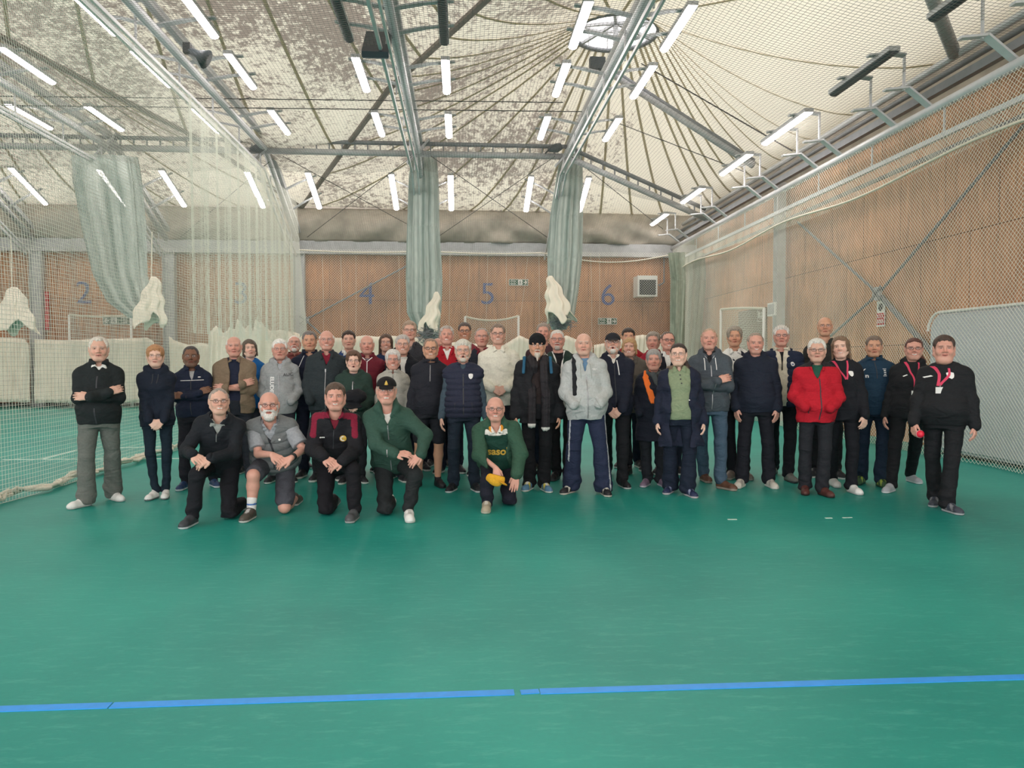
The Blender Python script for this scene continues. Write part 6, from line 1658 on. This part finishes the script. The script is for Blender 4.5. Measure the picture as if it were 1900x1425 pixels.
def d(ctx):
    e = ctx['e']; tor = ctx['tor']; b = bv(ctx); S = SDF()
    pts = [tor.pt(-.075, .03, 1.0)] + [front(b, *T2(ctx, x, t), off=.004) for x, t in ((-.10, .86), (-.095, .72), (-.075, .56), (-.050, .40), (-.035, .30))]; pts = [p for p in pts if p is not None]
    for a, c_ in zip(pts, pts[1:]):
        for k in (-.026, 0, .026): S.cap(a + V(k, 0, 0), c_ + V(k * .8, 0, 0), .013, .013, .01)
    v, q = S.mesh(.007); np_mesh('orange_sash', v, q, M['orange'], None, e)
    S = SDF(); 
    for k in range(12):
        a0, a1 = 2 * math.pi * k / 12, 2 * math.pi * (k + 1) / 12; f = lambda a: tor.pt(.075 * math.cos(a), .02 + .075 * math.sin(a), .97 - .05 * math.sin(a)); S.cap(f(a0), f(a1), .026, .026, .015)
    S.cap(tor.pt(.0, .11, .90), tor.pt(.06, .15, .45), .03, .03, .02); S.post = lambda P, d_: d_ + .004 * np.sin(P[:, 0] * 120 + P[:, 2] * 60)
    v, q = S.mesh(.008); np_mesh('scarf', v, q, M['cloth'], const((74, 80, 82)), e)
put(head=(1213, 649), foot=(1214, 901), feet=((1203, 902), (1228, 902)), woman=True, hs=1.05, label='short grey haired person in long dark coat with bright orange sash and grey scarf', arms=('pocket_lo', 'side'), skin='ruddy', cover=1, hair='side', hairc=(150, 148, 146), smile=True, zf=.055,
    w=1.18, belly=.5, inner=G(WHITE_C, sleeve='none', name='shirt'), coat=G((32, 36, 48), th=.034, V=(.35, .03), collar=None, name='long_coat', len=-.58, flare=.05, closed_skirt=1), legs=G((34, 38, 44), hem=.066), shoes=dict(col=(120, 104, 124), sole=(196, 190, 200)), details=d)
def d(ctx):
    b = bv(ctx)
    for k in range(8):
        for x in (.075, -.078):
            p = T2(ctx, x + .008 * math.sin(k), .80 - k * .15); m = disc_mesh(.0065, M['badge'], 8); decal_mesh(b, m, p[0], p[1], ctx['e'], 'press_stud', off=.006)
    for k in range(3): 
        p = T2(ctx, .0, .84 - k * .08); decal_mesh(bv(ctx, 'top'), disc_mesh(.008, M['zip_dark'], 8), p[0], p[1], ctx['e'], 'button', off=.006)
    S = SDF(); tor = ctx['tor']
    for k in range(16):
        a0, a1 = math.pi * (-.35 + 1.7 * k / 16), math.pi * (-.35 + 1.7 * (k + 1) / 16); f = lambda a: tor.pt(.10 * math.cos(a), -.03 - .08 * math.sin(a), .97); S.cap(f(a0), f(a1), .03, .03, .01)
    S.post = lambda P, d_: d_ + .007 * np.sin(P[:, 0] * 160) * np.sin(P[:, 2] * 150 + 1) * np.sin(P[:, 1] * 140)
    v, q = S.mesh(.007); np_mesh('fur_collar', v, q, M['hair'], const((108, 94, 78)), ctx['e'])
put(head=(1259, 637), foot=(1265, 921), feet=((1247, 915), (1279, 921)), toe_dir=(-32, 8), woman=True, hs=1.06, label='person with dark tied back hair in sage green shirt under open navy parka', arms=('side', 'side'), skin='pale', hair='tied', hairc=(56, 46, 44), ponytail=1, glasses='thin', smile='teeth', hyaw=-6,
    w=1.20, belly=.6, top=G((132, 146, 118), collar='polo', gap=.03, V=(.10, .025), name='polo_shirt', th=.022, len=-.04), coat=G((34, 40, 58), th=.044, open=.10, V=(.9, .085), name='parka', len=-.58, flare=.05, wr=.008), legs=G((30, 38, 54), hem=.088, slim=1.10), shoes=dict(col=(40, 48, 80), col2=(150, 160, 190), sole=(200, 190, 196)), details=d)
def d(ctx):
    zipper(ctx, .80, -.10, 'zip', .008)
    for g in (-1, 1): line(ctx, [(g * .058, .88), (g * .060, .66)], 'badge', .007, 'drawstring'); line(ctx, [(g * .050, .92), (0, .80)], 'zip', .006, 'trim')
put(head=(1316, 609), foot=(1320, 908), feet=((1308, 893), (1340, 908)), toe_dir=(0, 28), label='balding person with arms crossed in dark grey hoodie, blue jeans and brown shoes', arms='crossed', skin='ruddy', hair='ring', hairc=(176, 150, 128), wisp=1, zc=.06, smile=True, yaw=-4,
    w=1.10, belly=.3, inner=G((34, 36, 40), sleeve='none', collar='shirt', name='polo_shirt'), coat=G((74, 82, 90), th=.026, V=(.22, .05), collar='hood', name='hoodie', len=-.10, ra=(.068, .060, .048)), legs=G((74, 94, 114), hem=.064, wr=.009), shoes=dict(col=(96, 66, 52), sole=(150, 140, 130)), details=d)
put(head=(1363, 607), foot=(1368, 888), feet=((1362, 888), (1384, 888)), label='person with long swept grey hair in dark jumper and white collar, arms behind back', arms=('behind', 'none'), skin='tan', hair='wavy', cover=1, hairc=(146, 138, 126), zf=.070, smile=True, part=.01,
    inner=G(WHITE_C, sleeve='none', collar='shirt', name='shirt', th=.02), top=G((38, 44, 60), V=(.05, .04), name='jumper', len=-.10), legs=G((28, 30, 36)), shoes=dict(col=(116, 106, 98), sole=(150, 146, 140)))
put(head=(1402, 617), foot=(1404, 904), feet=((1380, 904), (1430, 904)), label='bald browed smiling person in plain navy hoodie, hands half in trouser pockets, white trainers', arms=('trouser', 'trouser'), skin='ruddy', hair='ring', hairc=(150, 136, 124), wisp=1, zc=.075, smile='teeth', hyaw=6, nod=6,
    w=1.14, belly=.7, top=G((32, 38, 52), th=.026, collar='hood', name='hoodie', len=-.10, ra=(.070, .062, .048)), legs=G((28, 30, 38), hem=.074), shoes=dict(col=(200, 196, 186), col2=(160, 156, 150), sole=(214, 212, 206)))
def d(ctx): crest(ctx, .10, .70, disc_mesh(.026, M['badge'], 16), 'club_crest'); crest(ctx, .10, .70, disc_mesh(.014, M['blue'], 16), 'crest_centre')
put(head=(1450, 605), foot=(1450, 893), feet=((1440, 880), (1466, 893)), label='person with spiky white hair and glasses in quilted navy jacket open over cream fleece', arms=('side', 'side'), skin='ruddy', hair='spiky', hairc=(206, 202, 196), glasses='dark', smile=False, zf=.07,
    w=1.08, belly=.4, inner=G((28, 28, 32), sleeve='none', name='shirt'), top=G((216, 210, 192), sleeve='none', V=(.45, .022), collar='stand', gap=.03, name='fleece', th=.018), coat=G((36, 44, 66), th=.036, open=.05, V=(.8, .07), quilt=.075, name='quilted_jacket', len=-.12, ra=(.078, .070, .054)), legs=G((26, 28, 34)), shoes=dict(col=(110, 112, 108), sole=(60, 62, 64)), details=d)
def d(ctx): zipper(ctx, .70, -.10, 'zip_dark', .009); [line(ctx, [(g * .11, .02), (g * .125, .14)], 'zip_dark', .006, 'pocket_zip') for g in (-1, 1)]
def redcol(c, v, a, b, t, ctx):
    m = (t > .93) & (b > -.02); c[m] = lin((40, 38, 42))
put(head=(1516, 629), foot=(1513, 918), feet=((1498, 916), (1530, 920)), toe_dir=(-24, 4), label='elderly white haired bespectacled person in bright red fleece jacket with black collar, hands in pockets', arms=('pocket', 'pocket'), skin='pink', hair='side', hairc=(214, 212, 206), rec=.3, glasses='dark', smile=True, hs=1.1,
    w=1.10, belly=.5, inner=G((36, 84, 70), sleeve='none', collar='crew', name='jumper'), coat=G((182, 30, 46), th=.034, V=(.32, .07), collar='fleece', gap=.06, name='fleece_jacket', len=-.16, ra=(.074, .066, .054), colfn=redcol, wr=.008), legs=G((38, 40, 46), hem=.074), shoes=dict(col=(86, 50, 46), sole=(50, 38, 36)), details=d)
put(head=(1531, 588), foot=(1532, 884), label='tall bald bespectacled person in olive jacket standing behind the red jacket', arms=('side', 'side'), skin='tan', hair='ring', hairc=(120, 108, 96), zc=.03, glasses='thin', smile=False,
    w=1.08, inner=G((66, 70, 60), sleeve='none', collar='shirt', name='shirt'), coat=G((46, 46, 44), V=(.2, .05), collar='shirt', name='jacket'), legs=G((28, 30, 34)))
def d(ctx):
    lanyard(ctx, .62, -.0, False); crest(ctx, .075, .72, shield_mesh(.026, .030, M['badge']), 'club_crest')
put(head=(1560, 624), foot=(1566, 913), feet=((1549, 902), (1584, 915)), toe_dir=(-10, 0), woman=True, hs=1.06, label='person with straight fair brown hair in black hoodie with pink lanyard and white trainers', arms=('none', 'side_fwd'), skin='pale', hair='long', hairc=(122, 100, 82), ln=.72, smile='teeth', hyaw=-8, tilt=-5, part=-.01, zf=.066,
    w=1.10, belly=.3, top=G((30, 32, 38), th=.028, collar='crew', name='hoodie', len=-.16, ra=(.062, .056, .046)), legs=G((26, 28, 34), slim=1.0, hem=.062), shoes=WHT, details=d)
def d(ctx):
    zipper(ctx, .93, .60, 'zip_dark', .006)
    m = MB()
    for k in range(3): m.box((-.012, .0 + k * .022 - .03, 0), (.012, .012 + k * .022 - .03, .001))
    m.box((-.02, .034, 0), (.02, .040, .001)); m.box((-.02, -.045, 0), (.02, -.038, .001)); crest(ctx, .095, .72, m.mesh('crest', M['badge']), 'team_crest')
    words(ctx, 'n', -.10, .65, .06, 'badge', bold=.002); words(ctx, '/', -.115, .76, .05, 'badge', rot=-.4, bold=.002)
put(head=(1622, 624), foot=(1622, 902), feet=((1604, 898), (1638, 904)), label='person with short greying hair in teal navy training top with white crest', arms=('side', 'behind'), skin='tan', hair='short', hairc=(112, 98, 88), smile=True, rec=.2,
    w=1.12, belly=.3, top=G((34, 60, 82), th=.022, collar='stand', gap=.02, name='training_top', len=-.12, V=(.05, .02)), legs=G((30, 44, 62), hem=.070), shoes=dict(col=(60, 90, 60), col2=(170, 190, 80), sole=(50, 70, 60)), details=d)
def d(ctx): lanyard(ctx, .44, -.0); words(ctx, '/', -.10, .70, .045, 'badge', rot=-.8, bold=.003); crest(ctx, .085, .70, shield_mesh(.024, .030, M['badge']), 'club_crest')
put(head=(1696, 627), foot=(1676, 912), feet=((1660, 913), (1694, 895)), toe_dir=(-50, 0), woman=True, hs=1.08, label='person with reddish brown tied hair and glasses in black hoodie with pink lanyard', arms=('side', 'none'), skin='ruddy', hair='tied', hairc=(88, 58, 52), glasses='dark', smile='teeth', ponytail=1,
    w=1.14, belly=.3, top=G((30, 32, 36), th=.026, collar='hood', name='hoodie', len=-.13), legs=G((24, 26, 30), slim=1.0, hem=.060), shoes=dict(col=(168, 172, 180), sole=(214, 216, 220)), details=d)
def d(ctx):
    lanyard(ctx, .60, -.085); crest(ctx, .055, .78, shield_mesh(.028, .032, M['badge']), 'club_crest'); words(ctx, '/', -.135, .76, .05, 'badge', rot=-.9, bold=.004)
    J = ctx['J']; p = J['hip', 1]; me = shield_mesh(.022, .014, M['badge'])
c = put(head=(1752, 623), foot=(1752, 944), feet=((1742, 938), (1764, 951)), toe_dir=(-40, 2), label='heavily built dark haired person in black sweatshirt with lanyard and white name card', arms=('side_fwd', 'side'), skin='ruddy', hair='side', hairc=(70, 56, 50), smile=True, zf=.068, hs=1.12, fat=.8, jaw=1.15, yaw=-14, hyaw=2,
    w=1.20, belly=1.15, top=G((32, 34, 38), th=.026, collar='crew', name='sweatshirt', len=-.10, ra=(.078, .068, .050)), legs=G((30, 32, 36), hem=.074, slim=1.0), shoes=dict(col=(60, 66, 78), sole=(180, 182, 186), col2=(120, 124, 130)), details=d)
J = c['J']; wr, dd = J['arm', -1][0], nrm(J['arm', -1][1]); bp = Vector(wr + dd * .10 + V(.035, -.045, -.01)) + c['root']
m = MB(); bm_ = bmesh.new(); bmesh.ops.create_icosphere(bm_, subdivisions=3, radius=.037); me = bpy.data.meshes.new('cricket_ball'); bm_.to_mesh(me); me.materials.append(M['ball']); me.polygons.foreach_set('use_smooth', [True] * len(me.polygons))
o = link('cricket_ball', me); o.location = bp; tag(o, 'pink cricket ball held by the person in the black sweatshirt', 'ball')
r = MB(); r.tube([(.0375 * math.cos(t), 0, .0375 * math.sin(t)) for t in np.linspace(0, 2 * math.pi, 25)], .0015, 4, cap=False); r.build('seam', M['badge'], o)

# --- the five kneeling in front
def kneel_at(rpx, Y, front, knee, foot, down, hip_px, zp=.47, kdy=-.16, toe=None, downdy=.03):
    """pixels of the raised knee, its foot, the knee on the floor and the hips; front = -1 or 1 says which leg is raised"""
    ry = 671 + CAMZ / Y * F; rt = onZ(rpx, ry); Yr = rt.y
    def at(px, py, dy): p = onY(px, py, Yr + dy) - rt; return (p.x, dy, p.z)
    hx_ = at(hip_px, 700, .33)[0]
    d = {'pelvis': (hx_, .33, zp)}
    kn = at(knee[0], knee[1], kdy); ax, _, _ = at(foot[0], foot[1], kdy - .06); an = (ax, kdy + .02, .085); tx = toe if toe is not None else -.02
    d[front] = ((hx_ + front * .09, .31, zp - .01), kn, an, (ax + tx, kdy - .18, .03))
    dx = at(down[0], down[1], downdy)[0]
    d[-front] = ((hx_ - front * .09, .31, zp - .02), (dx, downdy, .068), (dx - front * .02 * 0, downdy + .42, .07), (dx, downdy + .50, .05) if False else (dx, downdy + .47, -.02))
    return d, at, (rpx, ry)
def hands(at, p, dy=-.22, up=.5):
    """two hands joined over the knee at pixel p"""
    a = at(p[0] - 9, p[1] - 4, dy - .01); b = at(p[0] + 11, p[1], dy + .02)
    return ({'w': (a[0] - .035, a[1] + .02, a[2] + .02), 'd': (.9, -.35, -.45), 'n': (.25, -.75, .75), 'c': .45, 'h': (-.65, .6, -.35), 'side': 1},
            {'w': (b[0] + .045, b[1] - .01, b[2] + .01), 'd': (-.9, -.30, -.40), 'n': (-.2, -.85, .6), 'c': .5, 'h': (.65, .6, -.35), 'side': -1})
kd, at, ft = kneel_at(396, 6.62, -1, (366, 880), (352, 968), (424, 950), 408, kdy=-.17)
def d(ctx): zipper(ctx, .92, .62, 'zip', .008)
put(head=(406, 720), foot=ft, kneel=kd, label='bespectacled balding person kneeling in black quarter zip fleece, end of the front row', arms=hands(at, (372, 852)), skin='pink', hair='thin', hairc=(150, 140, 132), zc=.075, glasses='dark', smile='teeth', hyaw=5, hs=1.05,
    w=1.02, belly=.2, inner=G((150, 154, 150), sleeve='none', collar='shirt', name='polo_shirt'), coat=G((30, 34, 40), th=.024, V=(.26, .05), collar='stand', gap=.05, name='quarter_zip_fleece', len=-.05, ra=(.062, .054, .044)), legs=G((26, 28, 34), hem=.058), shoes=dict(col=(60, 64, 70), sole=(196, 200, 204)), details=d)
kd, at, ft = kneel_at(500, 6.85, -1, (470, 882), (462, 955), (528, 950), 512, kdy=-.15)
def d(ctx):
    line(ctx, [(-.015, .80), (.03, .45), (.035, .0)], 'zip_dark', .016, 'zip'); crest(ctx, .09, .70, disc_mesh(.011, M['badge'], 8), 'chest_logo')
    J = ctx['J']; wr = J['wr', 1]; el = J['el', 1]; u = nrm(el - wr); m = MB(); a = wr + u * .015; m.tube([a, a + u * .035], .034, 14); m.build('smart_watch', M['black'], ctx['e'], True)
put(head=(499, 727), foot=ft, kneel=kd, label='white bearded bald person kneeling in quilted grey gilet, grey shorts and striped socks', arms=hands(at, (520, 852)), skin='ruddy', hair='ring', hairc=(200, 190, 184), zc=.02, glasses='dark', beard='full', beardc=(216, 210, 206), smile=True, hs=1.10, fat=.4, sleeve='short',
    w=1.18, belly=.9, inner=None, top=G((150, 154, 160), sleeve='short', collar='polo', gap=.03, V=(.14, .03), name='polo_shirt', th=.003, wr=.0015, len=-.10), coat=G((112, 116, 118), sleeve='none', th=.040, V=(.30, .07), collar='stand', gap=.07, quilt=.085, name='quilted_gilet', len=-.06),
    legs=G((72, 74, 82)), shorts=True, sock=(.30, (220, 220, 220), (60, 110, 180)), shoes=dict(col=(82, 76, 70), sole=(206, 204, 200), lace=(190, 190, 190)), details=d)
kd, at, ft = kneel_at(624, 6.80, 1, (655, 872), (656, 962), (604, 948), 622, kdy=-.14)
def d(ctx):
    zipper(ctx, .84, -.02, 'zip_dark', .008); crest(ctx, .085, .62, disc_mesh(.030, M['gold'], 20), 'club_crest'); crest(ctx, .085, .62, disc_mesh(.024, M['badge'], 20), 'crest_ring'); crest(ctx, .085, .615, shield_mesh(.013, .014, M['gold']), 'crest_centre')
    for k in range(3): crest(ctx, -.115 + k * .014, .63, disc_mesh(.007, M['badge'], 10), 'chest_logo')
    J = ctx['J']; wr = J['wr', 1]; el = J['el', 1]; u = nrm(el - wr); m = MB(); a = wr + u * .012; m.tube([a, a + u * .014], .035, 14); m.build('watch_strap', M['zip'], ctx['e'], True)
    f = V(-.1, -.9, .5); f = nrm(f - u * float(f @ u)); m = MB(); m.tube([a + u * .007 + f * .026, a + u * .007 + f * .040], .022, 14); m.build('watch_face', M['badge'], ctx['e'])
put(head=(622, 711), foot=ft, kneel=kd, label='brown haired person kneeling in black tracksuit with maroon shoulder panels and round crest', arms=hands(at, (616, 857)), skin='ruddy', hair='short', hairc=(84, 68, 58), smile='teeth', zf=.062, hs=1.12, jaw=1.1,
    w=1.12, belly=.6, inner=G((110, 30, 46), sleeve='none', name='shirt'), coat=G((30, 31, 36), th=.030, V=(.22, .05), collar='stand', gap=.06, name='track_jacket', len=-.06, ra=(.070, .062, .050), colfn=shoulders((124, 30, 54))), legs=G((26, 26, 31), hem=.062), shoes=dict(col=(84, 86, 90), sole=(170, 170, 170)), details=d)
kd, at, ft = kneel_at(730, 6.80, 1, (770, 882), (757, 958), (716, 948), 728, kdy=-.13, toe=.03)
def d(ctx): zipper(ctx, .82, -.04, 'zip', .009)
a_ = at(733, 842, -.16); b_ = at(786, 838, -.13)
put(head=(717, 700), foot=ft, kneel=kd, label='person in black cap with gold emblem kneeling in bottle green zip hoodie and white trainers', arms=({'w': a_, 'd': (.9, -.25, .05), 'n': (.1, -.6, .9), 'c': .35, 'h': (-1, .3, -.4), 'side': 1}, {'w': (b_[0] - .02, b_[1] - .03, b_[2] - .02), 'd': (-.75, -.4, -.55), 'n': (-.1, -.9, .5), 'c': .5, 'h': (1, .5, -.1), 'side': -1}),
    skin='ruddy', hair='short', hairc=(170, 160, 150), hat='cap', hatc=(26, 26, 28), emblem=True, glasses='thin', smile='teeth', hs=1.10, w=1.10, belly=.35,
    inner=G((200, 196, 190), sleeve='none', name='shirt'), coat=G((52, 80, 70), th=.028, V=(.24, .055), collar='hood', name='hoodie', len=-.10, ra=(.070, .062, .048), wr=.007), legs=G((36, 40, 42), hem=.056), shoes=dict(col=(226, 226, 224), sole=(208, 208, 204), lace=(190, 190, 188)), details=d)
kd, at, ft = kneel_at(922, 7.25, -1, (904, 892), (904, 922), (945, 922), 925, zp=.40, kdy=-.16)
def d(ctx):
    me = text_mesh('sasol', .105, M['gold'], 0.0, .003); p = T2(ctx, .0, .46); decal_mesh(bv(ctx, 'top'), me, p[0], p[1], ctx['e'], 'lettering', off=.006)
    me = shield_mesh(.02, .028, M['badge'])
def collar2(c, v, a, b, t, ctx):
    m = (t > .86) & (b > .02); c[m] = lin((228, 226, 220)); m = (t > .95) & (np.abs(a) > .045); c[m] = lin((226, 150, 50))
a_ = at(920, 868, -.20); b_ = at(958, 882, -.16)
c = put(head=(919, 736), foot=ft, kneel=kd, label='bald bespectacled person kneeling in green hoodie open over rugby shirt with gold lettering', arms=({'w': a_, 'd': (.10, -.35, -.9), 'n': (-.2, -.9, .3), 'c': .35, 'h': (-1, .4, -.1), 'side': -1}, {'w': b_, 'd': (-.2, -.45, -.85), 'n': (.1, -.9, .45), 'c': .22, 'h': (1, .4, -.1), 'side': 1}),
    skin='ruddy', hair='ring', hairc=(190, 180, 172), zc=.02, glasses='dark', smile='teeth', hs=1.08, w=1.14, belly=.6,
    inner=None, top=G((30, 66, 56), sleeve='none', V=(.16, .03), collar='polo', gap=.04, name='rugby_shirt', th=.020, colfn=collar2), coat=G((54, 86, 70), th=.034, open=.10, V=(.8, .10), collar='hood', name='hoodie', len=-.10, ra=(.074, .064, .050), wr=.007), legs=G((34, 36, 48), hem=.060), shoes=dict(col=(170, 160, 140), sole=(190, 184, 170), lace=(214, 210, 200)), details=d)
e = tag(empty('cap', onY(920, 888, c['Y'] - .31)), 'mustard yellow cap held over the raised knee of the kneeling person in green', 'cap')
S = SDF(); S.ell((-.01, 0, 0), (.090, .040, .050), .01); S.ell((.01, .0, -.030), (.075, .035, .040), .02); S.post = lambda P, d: np.maximum(d + .006 * np.sin(P[:, 0] * 45 + P[:, 2] * 30), P[:, 2] - .035 + .25 * P[:, 0])
v, q = S.mesh(.006); np_mesh('crown', v, q, M['cloth'], const((222, 166, 50)), e)
S = SDF(); S.ell((.055, -.015, -.035), (.060, .030, .012), .01, R=roty(.5)); v, q = S.mesh(.005); np_mesh('peak', v, q, M['cloth'], const((206, 150, 44)), e)
